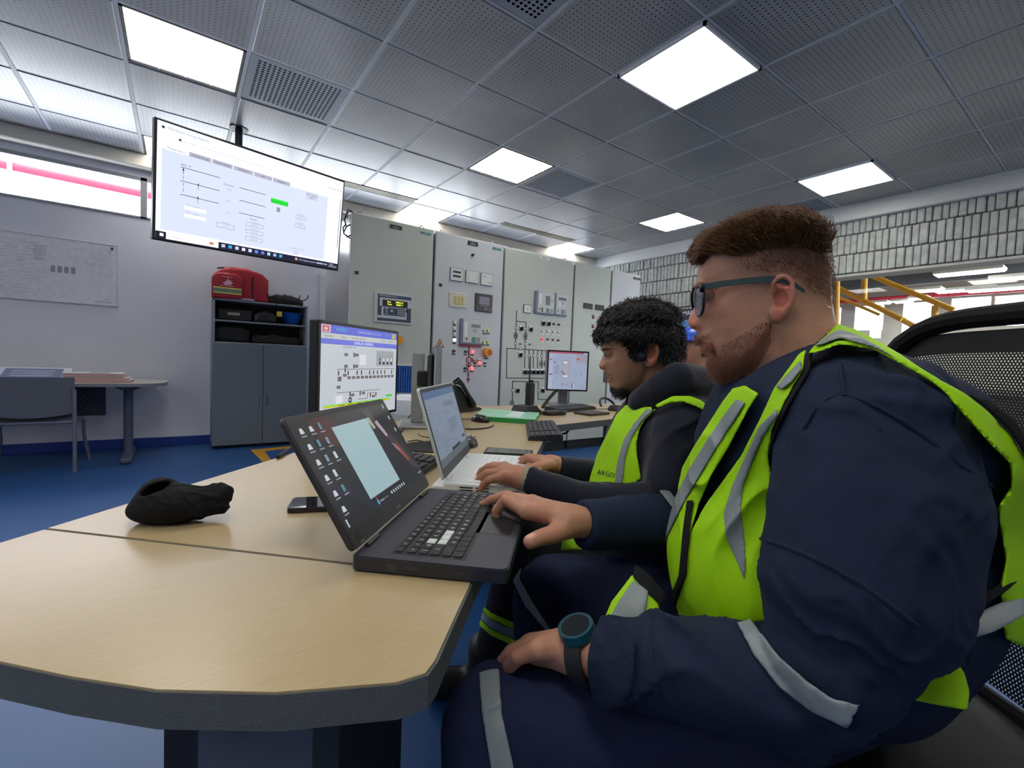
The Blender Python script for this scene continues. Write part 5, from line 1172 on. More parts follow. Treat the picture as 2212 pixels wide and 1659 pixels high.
o = frame('hall_pipe', tuple(on(2000, 660, 0, 11.5)), label='thin red pipe running along the far hall wall above the windows', cat='pipe'); MB().cyl((0, -6, .2), (0, 4, .2), .05).build('pipe_run', mat('red_pipe', (190, 40, 60)), o)
for k, (z_, x_) in enumerate(((3.0, 10.8), (2.85, 9.9))):
    o = frame('hall_duct', (x_, -1, z_), label=('grey service duct under the hall ceiling, upper of two', 'grey service duct under the hall ceiling, lower of two')[k], cat='duct'); MB().cyl((0, -6, 0), (0, 5, 0), .12).build('duct_run', mat('duct_grey', (84, 86, 92), rough=.5), o)
struct(MB().box(XR + .2, HX, -9, 5.6, .0, .012), 'floor_hall', mat('hall_floor', (140, 140, 136), rough=.5))
# poster on the rough wall
a, b_ = on(1469, 668, 0, XR - .06), on(1530, 668, 0, XR - .06); zb3 = on(1470, 790, 0, XR - .06)[2]
o = frame('wall_poster', (XR - .045, a[1], zb3), (0, -1, 0), (-1, 0, 0), label='dark blue map poster pinned to the rough block wall behind the helmeted worker', cat='poster')
W_ = abs(a[1] - b_[1]) + .3; H_ = a[2] - zb3
# local x = -Y, z = -X (towards the room), y up
inv = o.matrix_world.inverted(); up_ = (inv.to_3x3() @ Vector((0, 0, 1))); sy = 1 if up_.y > 0 else -1
MB().box(0, W_, 0, sy * H_, 0, .006).build('sheet', mat('poster_navy', (24, 30, 52), rough=.4), o)
mb = MB(); PP = lambda u, v, o_: (u, sy * v, .0066); put_text(mb, 'MAPA', .04, H_ - .09, .06, 0, PP, 0); mb.build('title', m_txtw, o)
for k in range(3): MB().box(.03, W_ - .05, sy * (H_ - .16 - .13 * k), sy * (H_ - .26 - .13 * k), .006, .0066).build('panel', mat('poster_blue', (70, 130, 190), rough=.4), o)
# ================================================================ implicit-surface modelling (numpy)
def smin(a, b, k):
    h = np.clip(.5 + .5 * (b - a) / k, 0, 1); return b + (a - b) * h - k * h * (1 - h)
def smax(a, b, k): return -smin(-a, -b, k)
def ell(c, r, ax=None):
    c = np.asarray(c, float); r = np.asarray(r, float); M = None if ax is None else np.asarray(ax, float)
    def f(P):
        q = P - c
        if M is not None: q = q @ M.T
        k0 = np.sqrt(((q / r) ** 2).sum(1)) + 1e-9; k1 = np.sqrt(((q / r ** 2) ** 2).sum(1)) + 1e-9
        return k0 * (k0 - 1) / k1
    return f
def cone(a, b, r1, r2, flat=None):
    a = np.asarray(a, float); b = np.asarray(b, float); ba = b - a; L = ba @ ba + 1e-12
    if flat is not None: fu = np.asarray(flat[0], float); fu = fu - ba * (fu @ ba) / L; fu /= np.linalg.norm(fu); fs = flat[1]
    def f(P):
        q = P - a; h = np.clip(q @ ba / L, 0, 1); d = q - h[:, None] * ba
        if flat is not None: t = d @ fu; d = d + np.outer(t * (1 / fs - 1), fu)
        return np.sqrt((d * d).sum(1)) - (r1 + (r2 - r1) * h)
    return f
def chain(pts, flat=None):
    "pts: (point, radius) list"
    fs = [cone(pts[i][0], pts[i + 1][0], pts[i][1], pts[i + 1][1], flat) for i in range(len(pts) - 1)]
    def f(P):
        d = fs[0](P)
        for g in fs[1:]: d = np.minimum(d, g(P))
        return d
    return f
def union(fs, k):
    def f(P):
        d = fs[0](P)
        for g in fs[1:]: d = smin(d, g(P), k)
        return d
    return f
def pxy(P):
    "photograph coordinates and depth of points"
    q = P - CAM; w = q @ FW; return 1106 + FPX * (q @ RT) / w, 829.5 + FPX * (q @ DN) / w, w
def poly_sd(x, y, poly):
    "signed distance to polygon, negative inside (units of x, y)"
    poly = np.asarray(poly, float); n = len(poly); d = np.full(x.shape, 1e18); s = np.ones(x.shape)
    for i in range(n):
        a = poly[i]; b = poly[i - 1]; ex, ey = b - a; wx = x - a[0]; wy = y - a[1]
        h = np.clip((wx * ex + wy * ey) / (ex * ex + ey * ey + 1e-12), 0, 1); d = np.minimum(d, (wx - ex * h) ** 2 + (wy - ey * h) ** 2)
        c1 = y >= a[1]; c2 = y < b[1]; c3 = ex * wy > ey * wx
        flip = (c1 & c2 & c3) | (~c1 & ~c2 & ~c3); s = np.where(flip, -s, s)
    return s * np.sqrt(d)
def wrinkle(P, amp, freq, dirv, seed=0, sharp=2.0):
    "soft ridged folds running across direction dirv"
    d = np.asarray(dirv, float); d /= np.linalg.norm(d); r = np.random.RandomState(seed); out = 0
    wp = np.zeros(len(P))
    for k in range(3): v = r.normal(size=3) * freq * .45 * (k + 1) * .7; wp += np.sin(P @ v + r.uniform(0, 6)) * 1.1
    for k in range(2):
        ph = P @ d * freq * (1 + .7 * k) + wp + r.uniform(0, 6); s = np.sin(ph); out = out + (1 - np.abs(s)) ** sharp * (1 if k == 0 else .5)
    m = np.zeros(len(P))
    for k in range(3): m += np.sin(P @ (r.normal(size=3) * 14) + r.uniform(0, 6))
    return -amp * out * np.clip(.5 + .35 * m, 0, 1.2)
def to_mesh(f, lo, hi, h, B=8, keep=1.7, smooth=1):
    lo = np.asarray(lo, float); hi = np.asarray(hi, float); n = (np.ceil((hi - lo) / h / B).astype(int) + 1) * B
    nb = n // B; ci = np.stack(np.meshgrid(*[np.arange(k) for k in nb], indexing='ij'), -1).reshape(-1, 3)
    cc = lo + (ci * B + (B - 1) / 2) * h; d = f(cc); R = B * h * .87 * keep
    V = np.empty(tuple(n), np.float32); act = np.abs(d) < R
    V.reshape(nb[0], B, nb[1], B, nb[2], B)[:] = np.where(d > 0, 1, -1).reshape(nb[0], 1, nb[1], 1, nb[2], 1)
    off = np.stack(np.meshgrid(*[np.arange(B)] * 3, indexing='ij'), -1).reshape(-1, 3)
    A = ci[act]
    for s in range(0, len(A), 400):
        blk = A[s:s + 400]; g = (blk[:, None, :] * B + off[None]).reshape(-1, 3); V[g[:, 0], g[:, 1], g[:, 2]] = f(lo + g * h)
    S = V < 0; m = tuple(k - 1 for k in n); cnt = np.zeros(m, np.uint8)
    for dx in (0, 1):
        for dy in (0, 1):
            for dz in (0, 1): cnt += S[dx:dx + m[0], dy:dy + m[1], dz:dz + m[2]]
    cells = np.argwhere((cnt > 0) & (cnt < 8)); idx = np.full(m, -1, np.int32); idx[cells[:, 0], cells[:, 1], cells[:, 2]] = np.arange(len(cells))
    acc = np.zeros((len(cells), 3)); num = np.zeros(len(cells))
    for ax in range(3):
        o1, o2 = [k for k in range(3) if k != ax]
        for i in (0, 1):
            for j in (0, 1):
                a = cells.copy(); a[:, o1] += i; a[:, o2] += j; b = a.copy(); b[:, ax] += 1
                va = V[a[:, 0], a[:, 1], a[:, 2]]; vb = V[b[:, 0], b[:, 1], b[:, 2]]; c = (va < 0) != (vb < 0)
                t = np.where(c, va / np.where(c, va - vb, 1), 0); p = a.astype(float); p[:, ax] += t; acc += np.where(c[:, None], p, 0); num += c
    verts = lo + acc / num[:, None] * h
    faces = []
    for ax in range(3):
        o1, o2 = (ax + 1) % 3, (ax + 2) % 3; sl0 = [slice(None)] * 3; sl1 = [slice(None)] * 3; sl0[ax] = slice(0, -1); sl1[ax] = slice(1, None)
        e = np.argwhere(S[tuple(sl0)] != S[tuple(sl1)]); ok = (e[:, o1] > 0) & (e[:, o2] > 0) & (e[:, o1] < m[o1]) & (e[:, o2] < m[o2]); e = e[ok]
        q = []
        for i, j in ((1, 1), (0, 1), (0, 0), (1, 0)):
            c = e.copy(); c[:, o1] -= i; c[:, o2] -= j; q.append(idx[c[:, 0], c[:, 1], c[:, 2]])
        q = np.stack(q, 1); inside = S[e[:, 0], e[:, 1], e[:, 2]]; q[~inside] = q[~inside][:, ::-1]; faces.append(q)
    F = np.concatenate(faces); F = F[(F >= 0).all(1)]
    for _ in range(smooth):
        s = np.zeros_like(verts); c = np.zeros(len(verts))
        for i in range(4): a, b = F[:, i], F[:, (i + 1) % 4]; np.add.at(s, a, verts[b]); np.add.at(c, a, 1); np.add.at(s, b, verts[a]); np.add.at(c, b, 1)
        verts = verts * .5 + .5 * s / np.maximum(c, 1)[:, None]
    return verts, F
def biggest(V, F):
    "keep the largest connected piece"
    lab = np.arange(len(V))
    while True:
        m = lab[F].min(1); new = lab.copy()
        for i in range(4): np.minimum.at(new, F[:, i], m)
        new = new[new]
        if (new == lab).all(): break
        lab = new
    fl_ = lab[F[:, 0]]; u, c = np.unique(fl_, return_counts=True); keep = fl_ == u[c.argmax()]; F = F[keep]; used = np.unique(F); ix = np.zeros(len(V), int); ix[used] = np.arange(len(used)); return V[used], ix[F]
def np_obj(name, V, F, m, parent=None, col=None, inv=None):
    me = bpy.data.meshes.new(name)
    if inv is not None: V = V @ inv[0].T + inv[1]
    me.vertices.add(len(V)); me.vertices.foreach_set('co', np.asarray(V, np.float32).ravel())
    k = F.shape[1]; me.loops.add(F.size); me.loops.foreach_set('vertex_index', F.ravel().astype(np.int32)); me.polygons.add(len(F)); me.polygons.foreach_set('loop_start', np.arange(0, F.size, k, dtype=np.int32))
    me.polygons.foreach_set('loop_total', np.full(len(F), k, np.int32)); me.polygons.foreach_set('use_smooth', np.ones(len(F), bool)); me.update()
    if col is not None:
        a = me.color_attributes.new('Col', 'FLOAT_COLOR', 'POINT'); a.data.foreach_set('color', np.concatenate([col, np.ones((len(col), 1))], 1).astype(np.float32).ravel())
    me.materials.append(m); o = bpy.data.objects.new(name, me); COL.objects.link(o)
    if parent is not None: o.parent = parent
    return o
def inv_of(o):
    M = np.array(o.matrix_world.inverted()); return M[:3, :3], M[:3, 3]
def sdf_part(name, f, lo, hi, h, m, root, col=None, smooth=1, parent=None):
    V, F = to_mesh(f, lo, hi, h, smooth=smooth)
    V, F = biggest(V, F)
    return np_obj(name, V, F, m, parent or root, None if col is None else col(V), inv_of(root))
def attr_mat(name, rough=.5, bump=.3, bscale=300, sss=.0, spec=.4):
    if name in MATS: return MATS[name]
    m = bpy.data.materials.new(name); m.use_nodes = True; t = m.node_tree; b = t.nodes['Principled BSDF']
    at_ = N(t, 'ShaderNodeAttribute'); at_.attribute_name = 'Col'; tc = N(t, 'ShaderNodeTexCoord'); nz = N(t, 'ShaderNodeTexNoise', Scale=bscale, Detail=4.0); t.links.new(tc.outputs['Object'], nz.inputs['Vector'])
    hs = N(t, 'ShaderNodeHueSaturation'); mr = N(t, 'ShaderNodeMapRange'); mr.inputs[3].default_value = .86; mr.inputs[4].default_value = 1.14; t.links.new(nz.outputs['Fac'], mr.inputs[0]); t.links.new(mr.outputs[0], hs.inputs['Value'])
    t.links.new(at_.outputs['Color'], hs.inputs['Color']); t.links.new(hs.outputs[0], b.inputs['Base Color']); b.inputs['Roughness'].default_value = rough; b.inputs['Specular IOR Level'].default_value = spec
    bp = N(t, 'ShaderNodeBump', Strength=bump, Distance=.001); t.links.new(nz.outputs['Fac'], bp.inputs['Height']); t.links.new(bp.outputs[0], b.inputs['Normal'])
    if sss: b.inputs['Subsurface Weight'].default_value = sss; b.inputs['Subsurface Radius'].default_value = (.012, .005, .003); b.inputs['Subsurface Scale'].default_value = .6
    MATS[name] = m; return m
def cloth(name, rgb, rough=.85, fold=.6, fs=9, weave=.25, sheen=.0, spec=.25, var=.12):
    "woven cloth: fine weave plus soft creases"
    if name in MATS: return MATS[name]
    m = mat(name, rgb, rough=rough, var=var, vscale=18, sheen=sheen, spec=spec); t = m.node_tree; b = t.nodes['Principled BSDF']
    tc = N(t, 'ShaderNodeTexCoord'); n1 = N(t, 'ShaderNodeTexNoise', Scale=fs, Detail=3.0, Distortion=.4); n2 = N(t, 'ShaderNodeTexNoise', Scale=900.0, Detail=1.0)
    t.links.new(tc.outputs['Object'], n1.inputs['Vector']); t.links.new(tc.outputs['Object'], n2.inputs['Vector'])
    b1 = N(t, 'ShaderNodeBump', Strength=fold, Distance=.02); t.links.new(n1.outputs['Fac'], b1.inputs['Height'])
    b2 = N(t, 'ShaderNodeBump', Strength=weave, Distance=.0006); t.links.new(n2.outputs['Fac'], b2.inputs['Height']); t.links.new(b1.outputs[0], b2.inputs['Normal']); t.links.new(b2.outputs[0], b.inputs['Normal'])
    return m
def tps(pts, vals):
    P = np.asarray(pts, float); s = P.std(0).mean(); P0 = P.mean(0); Q = (P - P0) / s; n = len(Q)
    K = np.sqrt(((Q[:, None] - Q[None]) ** 2).sum(-1)); A = np.zeros((n + 3, n + 3)); A[:n, :n] = K + np.eye(n) * .002; A[:n, n] = 1; A[:n, n + 1:] = Q; A[n:, :n] = A[:n, n:].T
    wgt = np.linalg.solve(A, np.concatenate([vals, np.zeros(3)]))
    def f(X):
        Z = (X - P0) / s; r = np.sqrt(((Z[:, None] - Q[None]) ** 2).sum(-1)); return r @ wgt[:n] + wgt[n] + Z @ wgt[n + 1:]
    return f
class Relief:
    "a head in true profile to the line of sight: outline plus half-width, everything at true size"
    def __init__(s, px, py, w, sil, thick, h=.0015, tilt=0.0):
        s.O = at(px, py, w); n = CAM - s.O; n[2] *= .0 ; s.n = n / np.linalg.norm(n); s.u = np.cross([0, 0, 1], s.n); s.u /= np.linalg.norm(s.u); s.v = np.cross(s.n, s.u)
        s.M = np.array([s.u, s.v, s.n]); s.sil = np.array([s.ab(*p) for p in sil]); tp = np.array([s.ab(p[0], p[1]) for p in thick]); tf = tps(tp, np.array([p[2] for p in thick]))
        lo = s.sil.min(0) - .02; hi = s.sil.max(0) + .02; s.lo = lo; s.h = h; s.nx, s.ny = np.ceil((hi - lo) / h).astype(int) + 1
        X, Y = np.meshgrid(lo[0] + np.arange(s.nx) * h, lo[1] + np.arange(s.ny) * h, indexing='ij'); G = np.stack([X.ravel(), Y.ravel()], 1)
        sd = -poly_sd(G[:, 0], G[:, 1], s.sil); Tk = np.clip(tf(G), .006, .12); R = Tk
        q = np.clip(1 - sd / R, 0, 1); t = Tk * np.sqrt(np.clip(1 - q * q, 0, 1)); s.sd = sd.reshape(s.nx, s.ny); s.t = np.where(sd > 0, t, 0).reshape(s.nx, s.ny)
        k = np.array([.25, .5, .25])
        for _ in range(2): s.t[1:-1] = .25 * s.t[:-2] + .5 * s.t[1:-1] + .25 * s.t[2:]; s.t[:, 1:-1] = .25 * s.t[:, :-2] + .5 * s.t[:, 1:-1] + .25 * s.t[:, 2:]
    def ab(s, px, py):
        d = ray(px, py); t = ((s.O - CAM) @ s.n) / (d @ s.n); p = CAM + d * t - s.O; return np.array([p @ s.u, p @ s.v])
    def P(s, px, py, c=0.0):
        "3-D point seen at (px, py) lying c towards the camera from the middle plane"
        d = ray(px, py); t = ((s.O + s.n * c - CAM) @ s.n) / (d @ s.n); return CAM + d * t
    def samp(s, A, q):
        x = np.clip((q[:, 0] - s.lo[0]) / s.h, 0, s.nx - 1.001); y = np.clip((q[:, 1] - s.lo[1]) / s.h, 0, s.ny - 1.001); i = x.astype(int); j = y.astype(int); a = x - i; b = y - j
        return (A[i, j] * (1 - a) + A[i + 1, j] * a) * (1 - b) + (A[i, j + 1] * (1 - a) + A[i + 1, j + 1] * a) * b
    def half(s, px, py): return float(s.samp(s.t, np.array([s.ab(px, py)]))[0])
    def surf(s, px, py, side=1, lift=0.0):
        c = 0.0
        for _ in range(6):
            p = s.P(px, py, c); q = (p - s.O) @ s.M.T; c = side * (float(s.samp(s.t, q[None, :2])[0]) + lift)
        return s.P(px, py, c)
    def f(s, P):
        q = (P - s.O) @ s.M.T; sd = s.samp(s.sd, q); t = s.samp(s.t, q); c = np.abs(q[:, 2])
        return np.where(sd > 0, (c - t) * .7, np.sqrt(np.minimum(sd, 0) ** 2 + c * c))
    def abc(s, P): return (P - s.O) @ s.M.T
def strands(roots, dirs, length, r0, nseg, rng, curl=0.0, droop=0.0, wav=3.0, sides=3, lvar=.3, conv=None):
    "tapered hair locks as one mesh (arrays)"
    n = len(roots); L = length * (1 + rng.uniform(-lvar, lvar, n)); P = roots.copy(); D = dirs / np.linalg.norm(dirs, axis=1)[:, None]; pts = [P.copy()]
    side = np.cross(D, rng.normal(size=(n, 3))); side /= np.linalg.norm(side, axis=1)[:, None]; ph = rng.uniform(0, 6.28, n)
    for k in range(nseg):
        b = np.cross(D, side); a = ph + wav * k / nseg * 2; D = D + curl * (side * np.cos(a)[:, None] + b * np.sin(a)[:, None]) + np.array([0, 0, -droop])
        if conv is not None: D = D + conv(P)
        D /= np.linalg.norm(D, axis=1)[:, None]; side = side - D * (side * D).sum(1)[:, None]; side /= np.linalg.norm(side, axis=1)[:, None]; P = P + D * (L / nseg)[:, None]; pts.append(P.copy())
    pts = np.stack(pts, 1); V = np.zeros((n, nseg + 1, sides, 3))
    for k in range(nseg + 1):
        d = pts[:, min(k + 1, nseg)] - pts[:, max(k - 1, 0)]; d /= np.linalg.norm(d, axis=1)[:, None] + 1e-9; a = np.cross(d, np.array([.3, .5, .81])); a /= np.linalg.norm(a, axis=1)[:, None] + 1e-9; b = np.cross(d, a); r = r0 * (1 - (k / nseg) ** 1.6 * .92)
        for j in range(sides): th = 2 * PI * j / sides; V[:, k, j] = pts[:, k] + (a * math.cos(th) + b * math.sin(th)) * r
    base = np.arange(n)[:, None, None] * (nseg + 1) * sides; kk = np.arange(nseg)[None, :, None] * sides; jj = np.arange(sides)[None, None, :]; j2 = (jj + 1) % sides
    F = np.stack([base + kk + jj, base + kk + j2, base + kk + sides + j2, base + kk + sides + jj], -1).reshape(-1, 4); return V.reshape(-1, 3), F
def lin(r, g, b): return np.array(srgb(r, g, b)[:3])
def mixc(c, c2, w): return c * (1 - w[:, None]) + c2 * w[:, None]
def soft(sd, k): return np.clip(.5 - sd / k, 0, 1)
# ================================================================ man in glasses (nearest)
m_skin = attr_mat('skin', rough=.48, bump=.25, bscale=220, sss=.12)
m_navy = cloth('navy_cotton', (25, 37, 60), fold=.25, fs=7)
m_navy2 = cloth('navy_trousers', (28, 36, 66), fold=.25, fs=7)
m_hivis = cloth('hi_vis_yellow', (160, 218, 10), fold=.25, fs=10, weave=.1, rough=.6, var=.03)
m_silver = cloth('reflective_silver', (128, 138, 142), fold=.2, fs=10, weave=.1, rough=.45, var=.04, spec=.5)
m_trim = cloth('black_trim', (20, 22, 24), fold=.2, weave=.1)
man = frame('person', tuple(at(1700, 1560, .70)), tuple(RT), label='seated man in glasses, navy work suit and bright yellow vest, typing on the black laptop', cat='person')
SIL = [(1512, 556), (1507, 590), (1505, 612), (1510, 628), (1514, 642), (1508, 652), (1498, 668), (1489, 684), (1486, 697), (1491, 708), (1502, 713), (1507, 719), (1503, 729), (1502, 738), (1508, 744), (1517, 747), (1514, 755), (1519, 765), (1527, 772), (1525, 786), (1528, 801), (1537, 815), (1552, 826), (1575, 833), (1605, 838), (1625, 852), (1640, 880), (1655, 940), (1700, 980), (1860, 960), (1870, 820), (1830, 740), (1803, 690), (1797, 655), (1796, 610), (1793, 560), (1776, 512), (1735, 482), (1660, 475), (1590, 492), (1540, 515), (1520, 535)]
THK = [(1490, 697, .010), (1507, 706, .017), (1512, 650, .011), (1530, 585, .052), (1520, 618, .046), (1530, 640, .036), (1550, 640, .052), (1590, 600, .066), (1562, 672, .054), (1575, 715, .056), (1532, 748, .031), (1512, 745, .018), (1538, 795, .026), (1600, 790, .054), (1660, 765, .062), (1690, 650, .071), (1690, 560, .076), (1650, 500, .072), (1775, 580, .068), (1775, 680, .054), (1720, 760, .058), (1700, 850, .064), (1620, 835, .035), (1780, 800, .070), (1760, 940, .085), (1545, 700, .044), (1523, 725, .026), (1600, 540, .066)]
H1 = Relief(1655, 660, .68, SIL, THK)
# ear
eC = H1.surf(1692, 642); en = H1.n; eu, ev = H1.u, H1.v
def EP(px, py, l): return H1.surf(px, py, 1, l)
rim = [EP(1672, 630, .006), EP(1672, 612, .012), EP(1682, 599, .015), EP(1696, 597, .018), EP(1709, 608, .020), EP(1713, 630, .021), EP(1709, 655, .018), EP(1698, 672, .013), EP(1686, 686, .007), EP(1676, 686, .004), EP(1672, 676, .002)]
anti = [EP(1684, 618, .010), EP(1696, 616, .013), EP(1702, 634, .014), EP(1696, 656, .010), EP(1684, 664, .008)]
ear = union([chain([(p, .0034) for p in rim]), chain([(p, .0028) for p in anti]), ell(EP(1692, 638, .005), (.0125, .028, .006), np.array([eu, ev, en])), ell(EP(1678, 676, .004), (.009, .012, .005), np.array([eu, ev, en]))], .004)
conch = ell(EP(1685, 645, .009), (.0085, .0125, .010), np.array([eu, ev, en])); conch2 = ell(EP(1692, 615, .013), (.0085, .006, .006), np.array([eu, ev, en]))
def bump_(px, py, r, lift=0.0, side=1): return ell(H1.surf(px, py, side, lift), r, H1.M)
feat = [bump_(1516, 617, (.012, .006, .016), -.006), bump_(1516, 617, (.012, .006, .016), -.006, -1)]
lipu = [chain([(H1.P(1511, 742, 0), .0032), (H1.P(1516, 743, .014), .003), (H1.P(1528, 747, .023), .0018)]), chain([(H1.P(1511, 742, 0), .0032), (H1.P(1516, 743, -.014), .003), (H1.P(1528, 747, -.023), .0018)])]
lipl = [chain([(H1.P(1519, 754, 0), .0042), (H1.P(1522, 754, .013), .0036), (H1.P(1528, 749, .024), .002)]), chain([(H1.P(1519, 754, 0), .0042), (H1.P(1522, 754, -.013), .0036), (H1.P(1528, 749, -.024), .002)])]
must = [chain([(H1.P(1509, 728, .0), .004), (H1.P(1515, 731, .016), .004), (H1.P(1530, 742, .028), .003), (H1.P(1537, 756, .032), .002)]), chain([(H1.P(1509, 728, .0), .004), (H1.P(1515, 731, -.016), .004), (H1.P(1530, 742, -.028), .003)])]
nos = [ell(H1.P(1502, 709, s * .0105), (.0052, .0034, .0045), H1.M) for s in (1, -1)]
ala = [ell(H1.P(1507, 701, s * .0115), (.0075, .0065, .0062), H1.M) for s in (1, -1)]
sock = [ell(H1.surf(1530, 640, s, .004), (.011, .009, .0085), H1.M) for s in (1, -1)]
eyeb = [H1.surf(1531, 641, s, -.0095) for s in (1, -1)]
lids = [ell(e + H1.v * .0015, (.0128, .0123, .0123), H1.M) for e in eyeb]
neckL = cone(H1.P(1725, 780), H1.P(1770, 960), .058, .075)
def eye_slit(q, q0, hh):
    dx = q[:, 0] - q0[0]; tap = np.clip(1 - (dx + .009) / .0115, 0, 1) ** .6; return np.maximum(np.abs(q[:, 1] - q0[1] + .0012 + dx * .06) - hh * tap, np.maximum(np.abs(dx + .0060) - .0075, (np.abs(q0[2]) - .010) - np.abs(q[:, 2])))
def headf(P):
    d = H1.f(P); d = smin(d, union(feat + ala, .003)(P), .006); d = smax(d, -union(sock, .003)(P), .006)
    d = smin(d, lids[0](P), .003); d = smin(d, lids[1](P), .003)
    ex = np.minimum(np.abs(H1.abc(P)[:, 1] - H1.abc(eyeb[0][None])[0, 1] + .0008), 1)   # palpebral opening: a thin slit
    q = H1.abc(P); q0 = H1.abc(eyeb[0][None])[0]
    slit = eye_slit(q, q0, .0028)
    d = smax(d, -slit, .0012)
    d = smin(d, union(lipu, .002)(P), .003); d = smin(d, union(lipl, .002)(P), .003); d = smin(d, union(must, .003)(P), .004)
    for g in nos: d = smax(d, -g(P), .002)
    e_ = smax(ear(P), -conch(P), .003); e_ = smax(e_, -conch2(P), .003); d = smin(d, e_, .004)
    e2 = ell(H1.surf(1692, 642, -1, .004), (.014, .030, .012), H1.M)(P); d = smin(d, e2, .004)
    return d
def skincol(base, P, W):
    x, y, _ = pxy(P); c = np.tile(lin(*base), (len(P), 1)); return c, x, y
def col1(P):
    c, x, y = skincol((184, 136, 112), P, 0); r = np.random.RandomState(1).uniform(-1, 1, len(P)) * .05
    red = soft(poly_sd(x, y, [(1535, 660), (1590, 650), (1620, 690), (1590, 720), (1545, 705)]), 40) * .3; c = mixc(c, lin(196, 124, 104), red)
    c = mixc(c, lin(206, 118, 100), soft(poly_sd(x, y, [(1486, 680), (1508, 685), (1512, 712), (1490, 712)]), 14) * .7)
    c = mixc(c, lin(210, 124, 108), soft(poly_sd(x, y, [(1668, 600), (1716, 596), (1718, 650), (1690, 692), (1670, 690)]), 6) * .7)
    beard = poly_sd(x, y, [(1500, 722), (1516, 718), (1540, 738), (1552, 762), (1600, 752), (1645, 715), (1668, 690), (1676, 700), (1668, 745), (1640, 790), (1600, 822), (1560, 834), (1530, 815), (1522, 780), (1512, 762), (1512, 746), (1500, 742)])
    c = mixc(c, lin(116, 66, 48), soft(beard, 26) * .72)
    c = mixc(c, lin(112, 60, 40), soft(poly_sd(x, y, [(1499, 722), (1514, 720), (1540, 742), (1545, 765), (1532, 755), (1522, 744), (1502, 742)]), 6) * .85)
    c = mixc(c, lin(104, 58, 42), soft(poly_sd(x, y, [(1518, 768), (1550, 770), (1600, 800), (1580, 832), (1545, 826), (1524, 800)]), 22) * .6)
    fade = poly_sd(x, y, [(1560, 545), (1600, 552), (1671, 527), (1790, 520), (1812, 560), (1806, 640), (1770, 640), (1735, 625), (1712, 596), (1680, 590), (1665, 620), (1655, 600), (1600, 590)])
    c = mixc(c, lin(98, 68, 50), soft(fade, 46) * .62); c = mixc(c, lin(84, 56, 42), soft(poly_sd(x, y, [(1600, 540), (1671, 520), (1800, 515), (1806, 600), (1760, 590), (1700, 560)]), 40) * .5)
    c = mixc(c, lin(66, 42, 30), soft(poly_sd(x, y, [(1500, 545), (1540, 470), (1700, 430), (1830, 480), (1810, 545), (1740, 535), (1640, 536), (1600, 548), (1560, 546), (1535, 552), (1515, 566)]), 10) * .9)
    c = mixc(c, lin(170, 96, 84), soft(poly_sd(x, y, [(1506, 742), (1530, 746), (1528, 758), (1512, 758)]), 4) * .8)
    c = mixc(c, lin(84, 50, 38), soft(poly_sd(x, y, [(1506, 610), (1530, 612), (1552, 622), (1548, 628), (1526, 620), (1507, 620)]), 5) * .7)
    ey = H1.abc(P); dd = np.abs(eye_slit(ey, H1.abc(eyeb[0][None])[0], .0028)); c = mixc(c, lin(92, 54, 44), np.clip(1 - dd / .0022, 0, 1) * .75 * (ey[:, 2] > 0))
    return c * (1 + r[:, None])
# ---- hands
def hand(wr, pal, fingers, thumb, k=.007, wflat=None):
    fs = [chain(fg) for fg in fingers]; base = [cone(wr[0], fg[0][0], wr[1] * .62, fg[0][1] * 1.12) for fg in fingers]
    def f(P):
        d = base[0](P)
        for g in base[1:]: d = smin(d, g(P), .014)
        for g in pal: d = smin(d, g(P), .014)
        for g in fs: d = smin(d, g(P), .0045)
        return smin(d, chain(thumb)(P), .009)
    return f
Z = at
rh_f = [[(Z(1138, 1104, .80), .0128), (Z(1093, 1079, .828), .0105), (Z(1073, 1104, .84), .0092), (Z(1074, 1126, .842), .0080)],
        [(Z(1143, 1090, .824), .0126), (Z(1093, 1071, .868), .0105), (Z(1062, 1080, .895), .0092), (Z(1038, 1094, .912), .0082)],
        [(Z(1150, 1084, .850), .0120), (Z(1108, 1074, .895), .0100), (Z(1080, 1090, .92), .0088), (Z(1066, 1104, .93), .0078)],
        [(Z(1160, 1086, .874), .0110), (Z(1124, 1084, .915), .0088), (Z(1104, 1098, .935), .0078), (Z(1094, 1110, .945), .0070)]]
rh_t = [(Z(1222, 1140, .79), .019), (Z(1192, 1155, .768), .0155), (Z(1164, 1162, .752), .0130), (Z(1146, 1170, .742), .0118)]
rhand = hand((Z(1232, 1122, .815), .030), [cone(Z(1225, 1126, .80), Z(1300, 1132, .835), .026, .027), cone(Z(1215, 1120, .82), Z(1165, 1105, .84), .019, .014)], rh_f, rh_t)
lh_f = [[(Z(1165, 1402, .60), .0125), (Z(1120, 1418, .61), .0105), (Z(1100, 1440, .625), .0092), (Z(1095, 1450, .635), .008)],
        [(Z(1150, 1398, .625), .013), (Z(1105, 1412, .64), .0108), (Z(1085, 1434, .655), .0094), (Z(1078, 1452, .665), .0084)],
        [(Z(1145, 1394, .65), .013), (Z(1105, 1408, .67), .0108), (Z(1085, 1430, .69), .0094), (Z(1078, 1450, .70), .0084)],
        [(Z(1150, 1394, .672), .0125), (Z(1115, 1408, .70), .0105), (Z(1098, 1430, .715), .0092), (Z(1092, 1448, .725), .0082)]]
lh_t = [(Z(1240, 1400, .65), .017), (Z(1215, 1405, .69), .014), (Z(1195, 1418, .715), .0125), (Z(1180, 1432, .73), .011)]
lhand = hand((Z(1238, 1402, .615), .030), [cone(Z(1248, 1405, .612), Z(1340, 1422, .575), .0285, .031), cone(Z(1225, 1405, .62), Z(1160, 1405, .64), .022, .017)], lh_f, lh_t)
